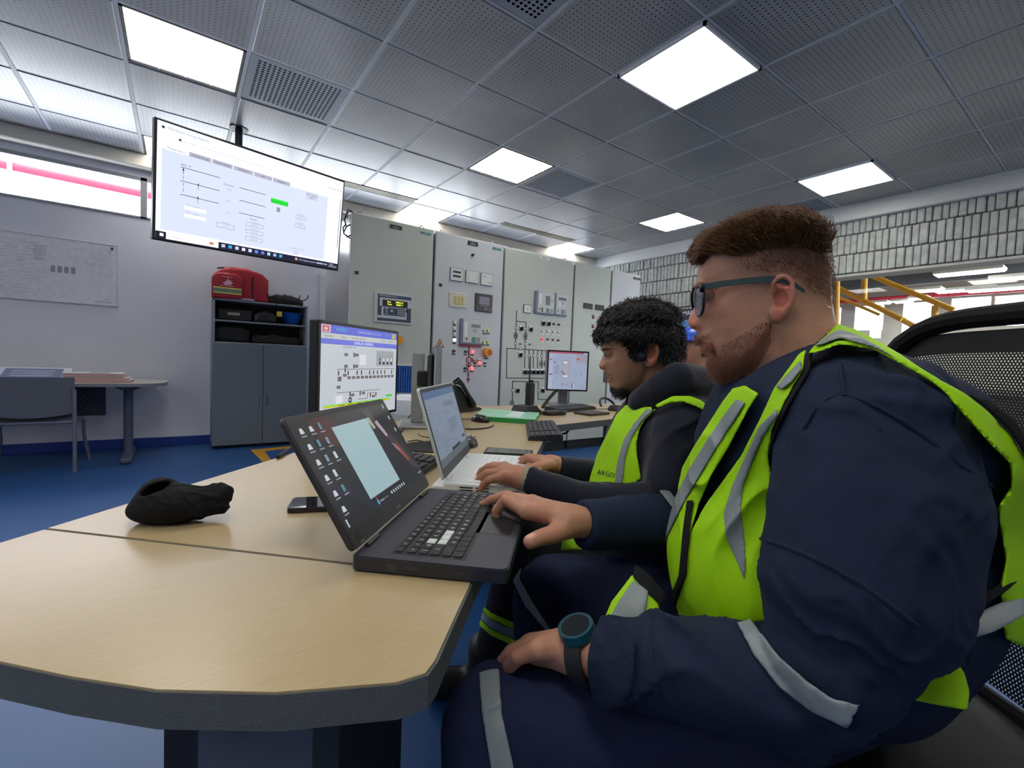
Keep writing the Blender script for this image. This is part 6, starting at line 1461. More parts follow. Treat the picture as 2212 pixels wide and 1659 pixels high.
bodycore = union([ell(at(1760, 1100, .72), (.14, .20, .16), np.array([RT, DN, FW])), cone(H1.P(1725, 800), at(1760, 1050, .72), .05, .09), chain([(at(1830, 920, .53), .05), (at(1830, 1200, .50), .045), (at(1790, 1490, .47), .04), (at(1340, 1422, .575), .03)]), chain([(at(1620, 930, .88), .05), (at(1600, 1130, .95), .045), (at(1300, 1132, .835), .027)])], .03)
def skin1(P):
    x, y, w = pxy(P); d = np.full(len(P), 1.0)
    d = headf(P); d = np.minimum(d, rhand(P)); d = np.minimum(d, lhand(P)); return smin(d, bodycore(P), .006)
def bodycol1(P):
    c = col1(P); x, y, w = pxy(P); hz = (y > 1000); h = lin(184, 134, 110); n = hz.sum(); c[hz] = h * (1 + np.random.RandomState(2).uniform(-.05, .05, (n, 1)))
    k = np.zeros(len(P))
    for fg in rh_f + [rh_t] + lh_f:
        for q, r in fg[1:3]: k = np.maximum(k, np.clip(1 - np.linalg.norm(P - q, axis=1) / (r * 1.7), 0, 1))
    c = mixc(c, lin(186, 112, 92), k * .55 * hz)
    for fg in rh_f[:2] + [rh_t]:
        tip, r = fg[-1]; d3 = fg[-1][0] - fg[-2][0]; d3 /= np.linalg.norm(d3); up = np.array([0, 0, 1.]) - d3 * d3[2]; up /= np.linalg.norm(up); nc = tip + up * r + d3 * .001
        c = mixc(c, lin(226, 182, 168), np.clip(1.6 - np.linalg.norm((P - nc) @ np.array([d3 / 1.2, up * 1.5, np.cross(d3, up)]).T, axis=1) / (r * .55), 0, 1) * .8)
    return c
# body in three resolutions joined as one mesh: head, hands, core
def big_body(name, f, boxes, m, root, col):
    Vs, Fs, o = [], [], 0
    for lo, hi, h in boxes:
        V, F = to_mesh(f, lo, hi, h)
        Vs.append(V); Fs.append(F + o); o += len(V)
    V = np.concatenate(Vs); F = np.concatenate(Fs); return np_obj(name, V, F, m, root, col(V), inv_of(root))
def bb(pts, pad):
    P = np.array(pts); return P.min(0) - pad, P.max(0) + pad
hb = bb([H1.P(x, y, c) for x in (1480, 1815) for y in (445, 900) for c in (-.09, .09)], .004)
hands_box1 = bb([q for fg in rh_f + [rh_t] for q, r in fg] + [Z(1300, 1132, .835)], .022)
hands_box2 = bb([q for fg in lh_f + [lh_t] for q, r in fg] + [Z(1330, 1420, .58)], .022)
def boxsd(P, b): return np.max(np.maximum(b[0] - P, P - b[1]), axis=1)
fl = globals()
lo_a, hi_a = bb([at(1480, 450, .6), at(1480, 450, .8), at(1900, 1620, .4), at(1560, 1200, 1.05), at(1300, 1140, .83), at(1060, 1420, .62), at(1030, 1100, .93), at(2000, 900, .7), at(1320, 1420, .57)], .05)
def region(fn, box, inside=True):
    return lambda P: np.maximum(fn(P), boxsd(P, box) if inside else -boxsd(P, box))
V0, F0 = to_mesh(headf, hb[0], hb[1], .0019); V1, F1 = to_mesh(rhand, *hands_box1, .0014); V2, F2_ = to_mesh(lhand, *hands_box2, .0016); V3, F3 = to_mesh(bodycore, lo_a, hi_a, .008)
V = np.concatenate([V0, V1, V2, V3]); F = np.concatenate([F0, F1 + len(V0), F2_ + len(V0) + len(V1), F3 + len(V0) + len(V1) + len(V2)])
np_obj('body', V, F, m_skin, man, bodycol1(V), inv_of(man))
iv = man.matrix_world.inverted()
def mb_in(root, fn, name, mats, parent=None, **k):
    mb = MB(); mb.M = root.matrix_world.inverted(); fn(mb); return mb.build(name, mats, parent or root, **k)
m_eye = mat('eye_white', (150, 134, 126), rough=.15, var=.02); m_iris = mat('iris_dark', (52, 36, 28), rough=.1)
for i, e in enumerate(eyeb):
    def ef(mb):
        mb.sphere(tuple(e), .0118, 24, 16, 0); d = -H1.u * .9 + H1.n * (1 if i == 0 else -1) * .42 - H1.v * .15; d /= np.linalg.norm(d); mb.sphere(tuple(e + d * .0070), .0060, 20, 14, 1)
    mb_in(man, ef, 'eye', [m_eye, m_iris])
# glasses
m_gf = mat('spectacle_green', (22, 58, 60), rough=.4); m_gk = mat('spectacle_black', (16, 18, 22), rough=.3)
m_lens = bpy.data.materials.new('lens'); m_lens.use_nodes = True; b = m_lens.node_tree.nodes['Principled BSDF']; b.inputs['Base Color'].default_value = (.35, .38, .5, 1); b.inputs['Alpha'].default_value = .45; b.inputs['Roughness'].default_value = .05
def G1(px, py, c): return H1.P(px, py, c)
def temple(mb, side=1):
    pts = [(1519, 620, .066), (1560, 613, .072), (1610, 607, .0755), (1660, 603, .077), (1690, 604, .078), (1712, 612, .079), (1738, 630, .075)]
    P_ = [G1(x, y, side * c) for x, y, c in pts]; vs = []; hh = [.0042, .0040, .0040, .0044, .0036, .0034, .0022]
    for p, h_ in zip(P_, hh):
        for dv, dn in ((1, 1), (-1, 1), (-1, -1), (1, -1)): vs.append(tuple(p + H1.v * h_ * dv + H1.n * .0012 * dn))
    fs = [(4 * i + k, 4 * i + (k + 1) % 4, 4 * i + 4 + (k + 1) % 4, 4 * i + 4 + k) for i in range(len(P_) - 1) for k in range(4)] + [(3, 2, 1, 0), tuple(range(len(vs) - 4, len(vs)))]
    mb.add(vs, [f_[::-1] for f_ in fs])
gl = mb_in(man, lambda mb: temple(mb, 1), 'eyeglasses', m_gf)
gl['label'] = 'dark green rimmed eyeglasses'
mb_in(man, lambda mb: temple(mb, -1), 'temple_arm', m_gf, gl)
def rimf(side):
    C0 = G1(1511, 650, side * .034); out = []
    for k in range(28):
        th = 2 * PI * k / 28; cx, cy = math.cos(th), math.sin(th); r = (abs(cx) ** 2.6 + abs(cy) ** 2.6) ** (-1 / 2.6)
        lat = side * .0275 * cx * r; out.append(C0 + H1.n * lat + H1.v * .0215 * cy * r - H1.u * (-.0085 * (cx * r if side * 1 > 0 else cx * r) * 1.0 + .002 * cy))
    return C0, out
for sd_ in (1, -1):
    C0, ring_ = rimf(sd_)
    rm = mb_in(man, lambda mb: mb.tube([tuple(p) for p in ring_ + [ring_[0]]], .0021, 8, cap=False), 'rim', m_gk, gl)
    mb_in(man, lambda mb: mb.add([tuple(p) for p in ring_] + [tuple(p - H1.u * .0015) for p in ring_], [tuple(range(28)), tuple(range(28, 56))[::-1]]), 'lens', m_lens, gl)
mb_in(man, lambda mb: mb.tube([tuple(G1(1508, 640, .009)), tuple(G1(1504, 636, 0)), tuple(G1(1508, 640, -.009))], .002, 8), 'bridge', m_gk, gl)
for sd_ in (1, -1): mb_in(man, lambda mb: mb.tube([tuple(G1(1516, 628, sd_ * .060)), tuple(G1(1516, 622, sd_ * .066)), tuple(G1(1522, 619, sd_ * .0675))], .0035, 8), 'end_piece', m_gk, gl)
# hair
rng = np.random.RandomState(5)
HP = [(1500, 560), (1494, 540), (1505, 520), (1545, 503), (1595, 484), (1650, 470), (1706, 465), (1750, 472), (1780, 492), (1796, 530), (1798, 545), (1760, 540), (1700, 530), (1640, 540), (1600, 552), (1560, 548), (1535, 552), (1517, 574)]
def hair_pts(n, poly, rel, rng, inset=0, both=True, lift=0.0):
    poly = np.array(poly, float); lo = poly.min(0); hi = poly.max(0); out = []
    while len(out) < n:
        c = rng.uniform(lo, hi, (n, 2)); ok = poly_sd(c[:, 0], c[:, 1], poly) < -inset
        out += [tuple(q) for q in c[ok]]
    out = out[:n]; R = []; side = []
    for k, (x, y) in enumerate(out):
        s = 1 if (not both or k % 3) else -1; q = rel.ab(x, y); h_ = float(rel.samp(rel.t, np.array([q]))[0]); R.append(rel.surf(x, y, s, lift) if h_ > .001 else rel.P(x, y, rng.uniform(-.03, .03))); side.append(s)
    return np.array(R), np.array(side), np.array(out)
R, sd, xy = hair_pts(6500, HP, H1, rng, lift=.001)
# extra roots over the crown, across the width of the head
def crown(n, poly_top, rel, rng, w):
    out = []
    for k in range(n):
        t = rng.uniform(0, len(poly_top) - 1.001); i = int(t); a = t - i; x = poly_top[i][0] * (1 - a) + poly_top[i + 1][0] * a; y = poly_top[i][1] * (1 - a) + poly_top[i + 1][1] * a; out.append(rel.P(x, y, rng.uniform(-w, w)))
    return np.array(out)
TOP = [(1516, 552), (1530, 530), (1560, 512), (1610, 494), (1670, 484), (1735, 490), (1772, 515), (1788, 545)]
Rc = crown(3000, TOP, H1, rng, .05); Rall = np.concatenate([R, Rc]); px_, py_, _ = pxy(Rall)
tt = np.clip((px_ - 1510) / 280, 0, 1); dirs = np.outer(-1.0 + .45 * tt, H1.u) + np.outer(-.04 + .20 * tt, H1.v) + np.outer(.10 * np.concatenate([sd, rng.uniform(-1, 1, len(Rc))]), H1.n) + rng.normal(size=(len(Rall), 3)) * .16
hug = lambda rel, off, k: (lambda P: -k * np.clip((rel.f(P) - off) / .008, -1, 1)[:, None] * ((P - rel.P(1650, 600)) / np.linalg.norm(P - rel.P(1650, 600), axis=1)[:, None]) if rel is H1 else -k * np.clip((rel.f(P) - off) / .008, -1, 1)[:, None] * ((P - rel.P(1390, 745)) / np.linalg.norm(P - rel.P(1390, 745), axis=1)[:, None]))
Vh, Fh = strands(Rall, dirs, .015 + .017 * tt ** .6, .0012, 7, rng, curl=.20, droop=.0, wav=5, conv=hug(H1, .013, .5))
m_hair1 = mat('hair_brown', (104, 72, 46), rough=.45, var=.25, vscale=60, spec=.5)
# scalp layer under the locks
def cap1(P):
    x, y, w = pxy(P); q = H1.abc(P); d = H1.f(P) - .0065; return np.maximum(d, np.maximum(poly_sd(x, y, HP + []) * w / FPX - .001, -(H1.f(P) + .004)))
SILc = None
np_obj('hair', Vh, Fh, m_hair1, man, None, inv_of(man))
# short bristle: faded sides, beard and moustache
BP = [(1668, 690), (1664, 745), (1640, 785), (1600, 820), (1560, 833), (1530, 815), (1524, 785), (1545, 765), (1600, 765), (1640, 730)]
MP = [(1500, 722), (1514, 720), (1540, 740), (1545, 765), (1534, 757), (1522, 742), (1502, 741)]
FP = [(1590, 548), (1671, 515), (1795, 500), (1806, 600), (1804, 645), (1770, 640), (1725, 600), (1690, 585), (1610, 585)]
Vs_, Fs_, o_ = [], [], 0
for poly, n, L_, dv in ((BP, 2200, .0045, (-.3, -1, .15)), (MP, 600, .007, (-.1, -1, .2)), (FP, 3200, .005, (.3, -.8, .15)), ([(1650, 715), (1668, 690), (1640, 700), (1560, 745), (1555, 765), (1600, 765)], 500, .003, (-.3, -1, .1))):
    R, sd, xy = hair_pts(n, poly, H1, rng)
    if poly is FP: kk_ = rng.uniform(0, 1, n) > (xy[:, 1] - 535) / 130 - (xy[:, 0] > 1740) * .35; R, sd = R[kk_], sd[kk_]; n = len(R)
    dirs = np.outer(np.full(n, dv[0]), H1.u) + np.outer(np.full(n, dv[1]), H1.v) + np.outer(sd * dv[2], H1.n) + rng.normal(size=(n, 3)) * .25
    a, b_ = strands(R, dirs, L_, .00035, 2, rng, curl=.1); Vs_.append(a); Fs_.append(b_ + o_); o_ += len(a)
np_obj('stubble', np.concatenate(Vs_), np.concatenate(Fs_), mat('stubble_auburn', (122, 74, 52), rough=.5), man, None, inv_of(man))

# ---------------- clothes
AX = np.array([RT, DN, FW])
torso = union([ell(at(1745, 1010, .70), (.155, .20, .20), AX), ell(at(1745, 1230, .70), (.185, .19, .20), AX), ell(at(1750, 1370, .72), (.15, .10, .165), AX),
               chain([(at(1835, 915, .52), .072), (at(1760, 880, .62), .078), (at(1715, 880, .70), .075), (at(1668, 905, .80), .070), (at(1635, 940, .87), .058)]),
               ell(at(1915, 1150, .67), (.14, .18, .135), AX), ell(at(1900, 940, .66), (.10, .10, .15), AX)], .05)
larm = chain([(at(1868, 945, .50), .084), (at(1878, 1090, .475), .090), (at(1850, 1260, .46), .086), (at(1800, 1420, .452), .060), (at(1775, 1482, .455), .048), (at(1700, 1480, .475), .056), (at(1560, 1462, .51), .054), (at(1440, 1440, .545), .050), (at(1322, 1424, .578), .047)])
rarm = chain([(at(1640, 945, .86), .058), (at(1625, 1080, .90), .060), (at(1600, 1125, .92), .058), (at(1460, 1128, .90), .056), (at(1370, 1128, .865), .050), (at(1275, 1134, .825), .044)])
cuts = [(Z(1300, 1418, .585), Z(1330, 1426, .575)), (Z(1258, 1132, .818), Z(1290, 1134, .83))]
neck_hole = cone(H1.P(1690, 775), H1.P(1735, 930), .066, .064)
def lc(P): return np.minimum(torso(P), larm(P))
def jacket(P):
    t = torso(P); a = larm(P); r = rarm(P)
    t = t + wrinkle(P, .005, 30, RT * .5 + DN, 3)
    a = a + wrinkle(P, .012, 30, DN * .8 + RT * .55, 11, 2.2) + wrinkle(P, .004, 48, RT * .3 - DN, 8, 3.0)
    r = r + wrinkle(P, .006, 36, RT + DN * .3, 21, 3.0)
    d = smin(t, a, .022); d = smin(d, r, .02)
    for c0, c1 in cuts:
        n = c1 - c0; n = n / np.linalg.norm(n); q = P - c0; near = np.linalg.norm(q, axis=1) < .12
        d = np.where(near, smax(d, -(q @ n), .004), d)
    # collar opening
    d = smax(d, -neck_hole(P), .006); return d
lo_j, hi_j = bb([at(x, y, w) for x, y, w in ((1560, 820, .95), (1240, 1130, .83), (2200, 1000, .6), (1290, 1500, .55), (1900, 1600, .42), (1850, 860, .42), (2150, 1400, .7), (1600, 1200, 1.03), (1500, 1000, .8), (1600, 1550, .9))], .05)
jk = sdf_part('jacket', jacket, lo_j, hi_j, .0038, m_navy, man)
collar = sdf_part('collar', lambda P: np.maximum(np.abs(neck_hole(P) - .007) - .003, poly_sd(*pxy(P)[:2], [(1585, 862), (1640, 846), (1700, 800), (1748, 752), (1795, 712), (1840, 745), (1860, 960), (1600, 970)]) * .0007), *bb([at(1600, 740, .6), at(1880, 1000, .85), at(1600, 1000, .85), at(1880, 740, .6)], .03), .0035, m_navy, man)
# trousers
lthigh = chain([(at(1740, 1570, .70), .10), (at(1500, 1590, .635), .098), (at(1240, 1585, .63), .088), (at(1085, 1578, .625), .083), (at(1070, 1800, .62), .070), (at(1080, 2350, .60), .06)])
rthigh = chain([(at(1720, 1420, .82), .11), (at(1450, 1320, .93), .102), (at(1205, 1300, .985), .097), (at(1190, 1600, .99), .07), (at(1190, 1900, .99), .06)])
def trous(P):
    d = smin(lthigh(P), rthigh(P), .04); d = d + wrinkle(P, .006, 24, RT + DN * .2, 31, 3.0) + wrinkle(P, .0025, 45, RT * .2 + DN, 17, 3.0); return np.maximum(d, .12 - P[:, 2])
lo_t, hi_t = bb([at(940, 1400, .6), at(1060, 2300, .62), at(1900, 1500, .6), at(1100, 1200, 1.05), at(1190, 1900, 1.0), at(1800, 1700, .9), at(1500, 1500, .55)], .06)
lo_t[2] = .1
sdf_part('trousers', trous, lo_t, hi_t, .0055, m_navy2, man)
# shoes reach the floor
for q in (at(1080, 2350, .60), at(1190, 1900, .99)):
    fx = q - RT * .02; fx[2] = 0.0
    sh = union([cone(fx + np.array([0, 0, .09]), fx + np.array([0, 0, .16]), .05, .055), cone(fx + np.array([0, 0, .045]), fx - RT * .17 + np.array([0, 0, .052]), .045, .04)], .03)
    sdf_part('shoe', lambda P: np.maximum(sh(P), .004 - P[:, 2]), fx - np.array([.28, .28, .02]), fx + np.array([.28, .28, .25]), .006, mat('boot_black', (22, 20, 20), rough=.5), man)
# ---- vest, reflective strips and trims as cloth shells over the torso
def shell(base, off, th, poly, wmax=None, wmin=None, amp=.0, fr=40, seed=0, dv=None):
    poly = np.array(poly, float)
    def f(P):
        x, y, w = pxy(P); b = base(P)
        if amp: b = b + wrinkle(P, amp, fr, DN * .25 + RT if dv is None else dv, seed, 1.5)
        d = np.abs(b - off) - th / 2; d = np.maximum(d, poly_sd(x, y, poly) * w / FPX)
        if wmax: d = np.maximum(d, w - wmax)
        if wmin: d = np.maximum(d, wmin - w)
        return d
    return f
def piece(name, base, off, th, poly, wr, m, root=None, h=.0023, amp=0, fr=40, seed=0, label=None, dv=None, parent=None):
    root = root or man; pts = [at(x, y, w) for x, y in poly for w in wr]; lo, hi = bb(pts, .012)
    o = sdf_part(name, shell(base, off, th, poly, wr[1], wr[0], amp, fr, seed, dv), lo, hi, h, m, root, parent=parent, smooth=3)
    if label: o['label'] = label
    return o
A_ = dict(amp=.010, fr=24, seed=5)
vl = [(1744, 752), (1739, 768), (1735, 800), (1718, 828), (1690, 880), (1668, 930), (1660, 985), (1668, 1040), (1690, 1120), (1690, 1170), (1680, 1240), (1670, 1345), (1425, 1345), (1445, 1325), (1474, 1250), (1492, 1150), (1520, 1095), (1560, 1040), (1600, 985), (1640, 908), (1672, 838), (1700, 800), (1725, 765)]
vest = piece('safety_vest', torso, .012, .005, vl, (.42, .86), m_hivis, **A_)
vest['label'] = 'bright yellow left front panel'
vr = [(1583, 838), (1560, 868), (1530, 915), (1500, 962), (1462, 1030), (1425, 1110), (1395, 1175), (1376, 1230), (1395, 1248), (1420, 1262), (1440, 1300), (1474, 1240), (1492, 1150), (1510, 1090), (1535, 1030), (1575, 965), (1617, 885), (1640, 850), (1610, 832)]
piece('vest_panel', torso, .012, .005, vr, (.55, 1.0), m_hivis, **A_)
piece('vest_panel', cone(at(1470, 1200, .76), at(1375, 1360, .70), .075, .085), .012, .006, [(1366, 1240), (1402, 1266), (1425, 1300), (1420, 1345), (1300, 1348), (1320, 1300)], (.50, .725), m_hivis)
flapb = union([torso, cone(at(1450, 1220, .76), at(1365, 1340, .73), .055, .06)], .04)
# silver
piece('reflective_strip', cone(at(1470, 1200, .76), at(1375, 1360, .70), .075, .085), 0.0175, .006, [(1368, 1252), (1402, 1276), (1398, 1310), (1385, 1350), (1308, 1350), (1335, 1300)], (.50, .725), m_silver)
piece('reflective_strip', torso, .0150, .005, [(1590, 862), (1570, 888), (1530, 945), (1490, 1010), (1455, 1080), (1420, 1150), (1404, 1236), (1425, 1240), (1440, 1160), (1475, 1090), (1510, 1030), (1550, 965), (1592, 900), (1612, 868)], (.55, 1.0), m_silver, **A_)
piece('reflective_strip', torso, .0150, .005, [(1680, 880), (1640, 920), (1610, 985), (1580, 1050), (1562, 1110), (1568, 1160), (1588, 1205), (1608, 1255), (1612, 1210), (1608, 1150), (1600, 1100), (1606, 1050), (1628, 990), (1650, 940), (1680, 900)], (.42, .8), m_silver, **A_)
piece('reflective_strip', torso, .0165, .004, [(1672, 838), (1702, 806), (1730, 775), (1735, 795), (1708, 828), (1690, 842)], (.42, .8), m_silver, **A_)
# black trims and zip
piece('trim', torso, .0165, .005, [(1483, 1080), (1498, 1080), (1490, 1150), (1482, 1240), (1452, 1325), (1428, 1348), (1418, 1340), (1445, 1310), (1466, 1240), (1474, 1150)], (.5, .9), m_trim, **A_)
piece('trim', union([torso, cone(at(1470, 1200, .76), at(1375, 1360, .70), .075, .085)], .02), .0165, .005, [(1372, 1218), (1402, 1240), (1440, 1282), (1430, 1312), (1398, 1280), (1366, 1246)], (.5, .74), m_trim)
piece('trim', torso, .011, .006, [(1748, 756), (1739, 768), (1735, 800), (1718, 828), (1690, 882), (1668, 932), (1656, 985), (1664, 985), (1676, 935), (1702, 882), (1730, 835), (1750, 800), (1756, 765)], (.4, .8), m_trim, **A_)
piece('vest_collar', torso, .022, .006, [(1602, 822), (1642, 846), (1626, 874), (1590, 862), (1578, 846)], (.6, 1.0), cloth('collar_grey', (62, 66, 66), fold=.1))
# over the shoulder and down the back
bk = [(1742, 767), (1756, 749), (1792, 717), (1807, 699), (1850, 712), (1900, 738), (1950, 768), (1990, 795), (2040, 825), (2085, 850), (2130, 885), (2180, 935), (2215, 990), (2260, 1100), (2260, 1420), (2170, 1380), (2160, 1260), (2172, 1210), (2163, 1156), (2154, 1097), (2184, 1050), (2180, 1000), (2136, 957), (2082, 896), (2029, 838), (1984, 808), (1939, 783), (1885, 755), (1814, 744), (1770, 760)]
jb = lambda P: smin(torso(P), larm(P) + .0, .022)
piece('vest_panel', jb, .014, .007, bk, (.36, .86), m_hivis, h=.003)
piece('reflective_strip', jb, .019, .005, [(1756, 749), (1790, 722), (1814, 711), (1850, 722), (1900, 748), (1955, 785), (1940, 778), (1890, 752), (1814, 730), (1775, 745)], (.36, .86), m_silver)
piece('trim', jb, .013, .006, [(1742, 767), (1770, 758), (1814, 742), (1885, 752), (1939, 780), (1984, 806), (1990, 822), (1930, 798), (1880, 772), (1814, 766), (1775, 790), (1752, 815)], (.36, .8), m_trim)
piece('trim', jb, .018, .007, [(2085, 848), (2130, 882), (2182, 932), (2225, 1000), (2260, 1080), (2260, 1040), (2230, 960), (2190, 905), (2135, 862)], (.36, .86), m_trim)
hem = [(1893, 1472), (1960, 1430), (2026, 1401), (2063, 1422), (2084, 1455), (2095, 1495), (2090, 1535), (2020, 1522), (1950, 1508), (1905, 1502)]
back2 = union([ell(at(1995, 1465, .54), (.075, .06, .085), AX), ell(at(2080, 1345, .56), (.09, .07, .10), AX)], .04)
piece('vest_panel', back2, .004, .008, hem, (.30, .545), m_hivis, amp=.005, fr=50, seed=2)
piece('reflective_strip', back2, .008, .006, [(1962, 1385), (2049, 1350), (2163, 1300), (2215, 1290), (2215, 1330), (2150, 1365), (2049, 1396), (1962, 1405)], (.30, .56), m_silver, amp=.003, seed=2)
piece('trim', back2, .013, .007, [(1976, 1352), (2060, 1318), (2163, 1258), (2230, 1205), (2230, 1230), (2165, 1285), (2060, 1345), (1980, 1372)], (.30, .56), m_trim, seed=2)
# sleeve band, knee bands, seams
piece('sleeve_band', lambda P: larm(P) + wrinkle(P, .012, 30, DN * .8 + RT * .55, 11, 2.2) + wrinkle(P, .004, 48, RT * .3 - DN, 8, 3.0), .004, .005, [(1585, 1332), (1612, 1322), (1640, 1360), (1683, 1417), (1740, 1468), (1797, 1508), (1860, 1522), (1832, 1576), (1756, 1541), (1683, 1486), (1628, 1417)], (.34, .5), m_silver)
piece('sleeve_band', lambda P: rarm(P) + wrinkle(P, .006, 36, RT + DN * .3, 21, 3.0), .004, .005, [(1418, 1052), (1436, 1044), (1470, 1092), (1462, 1110)], (.7, 1.0), m_silver)
piece('knee_band', lambda P: trous(P), .004, .005, [(1033, 1440), (1078, 1432), (1085, 1540), (1114, 1675), (1062, 1675), (1040, 1540)], (.4, .62), m_silver)
piece('knee_band', lambda P: trous(P), .004, .005, [(1128, 1185), (1150, 1185), (1128, 1215), (1122, 1250), (1150, 1300), (1190, 1360), (1180, 1365), (1135, 1310), (1108, 1255), (1110, 1215)], (.7, 1.05), m_silver)
def seam(pts, base, m=m_navy, r=.0022, name='seam', wr=(.35, .6)):
    out = []
    for x, y in pts:
        w = np.linspace(wr[0], wr[1], 160); P = np.array([at(x, y, q) for q in w]); d = base(P); i = np.argmax(d < .001)
        if d.min() < .001: out.append(P[i])
    if len(out) > 2: mb_in(man, lambda mb: mb.tube([tuple(p) for p in out], r, 6), name, m)
seam([(1620 + 20 * k, 1158 + 4.5 * k + .35 * k * k) for k in range(19)], jacket); seam([(1815 + 2 * k, 785 + 14 * k) for k in range(6)], jacket); seam([(1735, 925), (1760, 885), (1790, 860), (1820, 850), (1860, 862), (1900, 880), (1960, 915), (2020, 960), (2080, 1010), (2140, 1050)], jacket, wr=(.35, .7))
seam([(1405 + k * 2, 1350 + 22 * k) for k in range(8)], jacket, wr=(.4, .7))
# wristwatch
wc = Z(1262, 1410, .604); wd_ = Z(1300, 1416, .59) - Z(1225, 1404, .618); wd_ /= np.linalg.norm(wd_); wz = np.array([0, 0, 1.]) - wd_ * wd_[2]; wz /= np.linalg.norm(wz); wy = np.cross(wz, wd_)
def band(mb):
    n = 28; vs = []
    for k in range(n):
        th = 2 * PI * k / n; r = .0325 + .002 * math.cos(2 * th)
        for s in (-1, 1):
            for rr_ in (r, r + .004): vs.append(tuple(wc + wd_ * .011 * s + (wz * math.cos(th) + wy * math.sin(th)) * rr_))
    fs = []
    for k in range(n):
        a, b2 = 4 * k, 4 * ((k + 1) % n)
        for i, j in ((0, 1), (1, 3), (3, 2), (2, 0)): fs.append((a + i, b2 + i, b2 + j, a + j))
    mb.add(vs, fs)
wt = mb_in(man, band, 'wristwatch', mat('watch_strap', (30, 36, 38), rough=.6)); wt['label'] = 'round teal-bezelled sports watch on a black strap'
fc = wc + (wz * .93 + wy * -.36) * .036; fn = wz * .93 - wy * .36
tocam = CAM - wc; tocam /= np.linalg.norm(tocam)
fn = wz * .80 + (tocam - wd_ * (tocam @ wd_)) * .35; fn /= np.linalg.norm(fn); fc = wc + fn * .036
mb_in(man, lambda mb: mb.cyl(tuple(fc - fn * .006), tuple(fc + fn * .006), .0245, .0235, 32), 'watch_case', mat('watch_teal', (20, 74, 88), rough=.3), wt)
mb_in(man, lambda mb: (mb.cyl(tuple(fc + fn * .006), tuple(fc + fn * .0066), .019, .019, 32)), 'watch_face', mat('watch_face', (30, 34, 38), rough=.15), wt)
mb_in(man, lambda mb: mb.cyl(tuple(wc - fn * .02 + tocam * .026 - wd_ * .012), tuple(wc - fn * .02 + tocam * .026 + wd_ * .012), .0075, n=12), 'strap_keeper', mat('watch_strap', (30, 36, 38)), wt)

# ---- his chair
o = frame('office_chair', tuple(at(1900, 1560, .72) * [1, 1, 0]), tuple(RT * [1, 1, 0]), label='black mesh-backed office chair under the man in glasses', cat='chair')
inv = o.matrix_world.inverted(); M3 = np.array(inv)[:3, :3]
cR = np.array([RT[0], RT[1], 0]); cR /= np.linalg.norm(cR); cW = np.array([FW[0], FW[1], 0]); cW /= np.linalg.norm(cW)
def CP(r, w, z): p = CAM + cR * r + cW * w; p[2] = z; return p
m_mesh = bpy.data.materials.new('chair_mesh'); m_mesh.use_nodes = True; t = m_mesh.node_tree; b = t.nodes['Principled BSDF']; b.inputs['Base Color'].default_value = srgb(26, 28, 30); b.inputs['Roughness'].default_value = .7
tc = N(t, 'ShaderNodeTexCoord'); sp = N(t, 'ShaderNodeSeparateXYZ'); t.links.new(tc.outputs['UV'], sp.inputs[0])
def mth(op, a, b_=None):
    n = N(t, 'ShaderNodeMath', operation=op)
    for i, v in enumerate((a, b_)):
        if v is None: continue
        if isinstance(v, (int, float)): n.inputs[i].default_value = v
        else: t.links.new(v, n.inputs[i])
    return n.outputs[0]
row = mth('FLOOR', mth('MULTIPLY', sp.outputs[1], 120.0)); fx_ = mth('ABSOLUTE', mth('SUBTRACT', mth('FRACT', mth('ADD', mth('MULTIPLY', sp.outputs[0], 90.0), mth('MULTIPLY', row, .5))), .5)); fy_ = mth('ABSOLUTE', mth('SUBTRACT', mth('FRACT', mth('MULTIPLY', sp.outputs[1], 120.0)), .5))
al = mth('SUBTRACT', 1.0, mth('MULTIPLY', mth('MULTIPLY', mth('LESS_THAN', fx_, .2), mth('LESS_THAN', fy_, .3)), mth('MULTIPLY', mth('LESS_THAN', sp.outputs[1], .93), mth('GREATER_THAN', sp.outputs[0], .06)))); t.links.new(al, b.inputs['Alpha'])
bt = lambda u, v: CP(.765 + .03 * (1 - (2 * u - 1) ** 2) + .06 * v - .05 * (2 * v - 1) ** 2 * .4, 1.04 - .54 * u, .52 + .62 * v - (.05 * (2 * u - 1) ** 4 if v > .5 else 0) * (v - .5) * 2)
def backsheet():
    nu, nv = 30, 34; vs = [bt((.03 + .94 * i / nu), .04 + .92 * j / nv) for i in range(nu + 1) for j in range(nv + 1)]; F = np.array([(i * (nv + 1) + j, (i + 1) * (nv + 1) + j, (i + 1) * (nv + 1) + j + 1, i * (nv + 1) + j + 1) for i in range(nu) for j in range(nv)])
    ob = np_obj('mesh_back', np.array(vs), F, m_mesh, o, None, inv_of(o)); uv = ob.data.uv_layers.new(name='UVMap'); co = [(i / nu, j / nv) for i in range(nu + 1) for j in range(nv + 1)]
    uv.data.foreach_set('uv', np.array([co[k] for k in F.ravel()], np.float32).ravel()); return ob
backsheet()
m_cf = mat('chair_frame_black', (22, 23, 25), rough=.75, spec=.2); rim_ = []
for k in range(64):
    th = 2 * PI * k / 64; c, s_2 = math.cos(th), math.sin(th); r = (abs(c) ** 4 + abs(s_2) ** 4) ** -.25; rim_.append(bt(.5 + .5 * c * r, .5 + .5 * s_2 * r))
mb_in(o, lambda mb: mb.tube([tuple(p) for p in rim_ + [rim_[0]]], .019, 10, cap=False), 'back_frame', m_cf)
for v0 in (.69, .44): mb_in(o, lambda mb: mb.tube([tuple(bt(u, v0 + .03 * math.sin(u * 6.3)) - cR * .004) for u in np.linspace(.02, .98, 16)], .016, 8, flat=.5), 'back_band', m_cf)
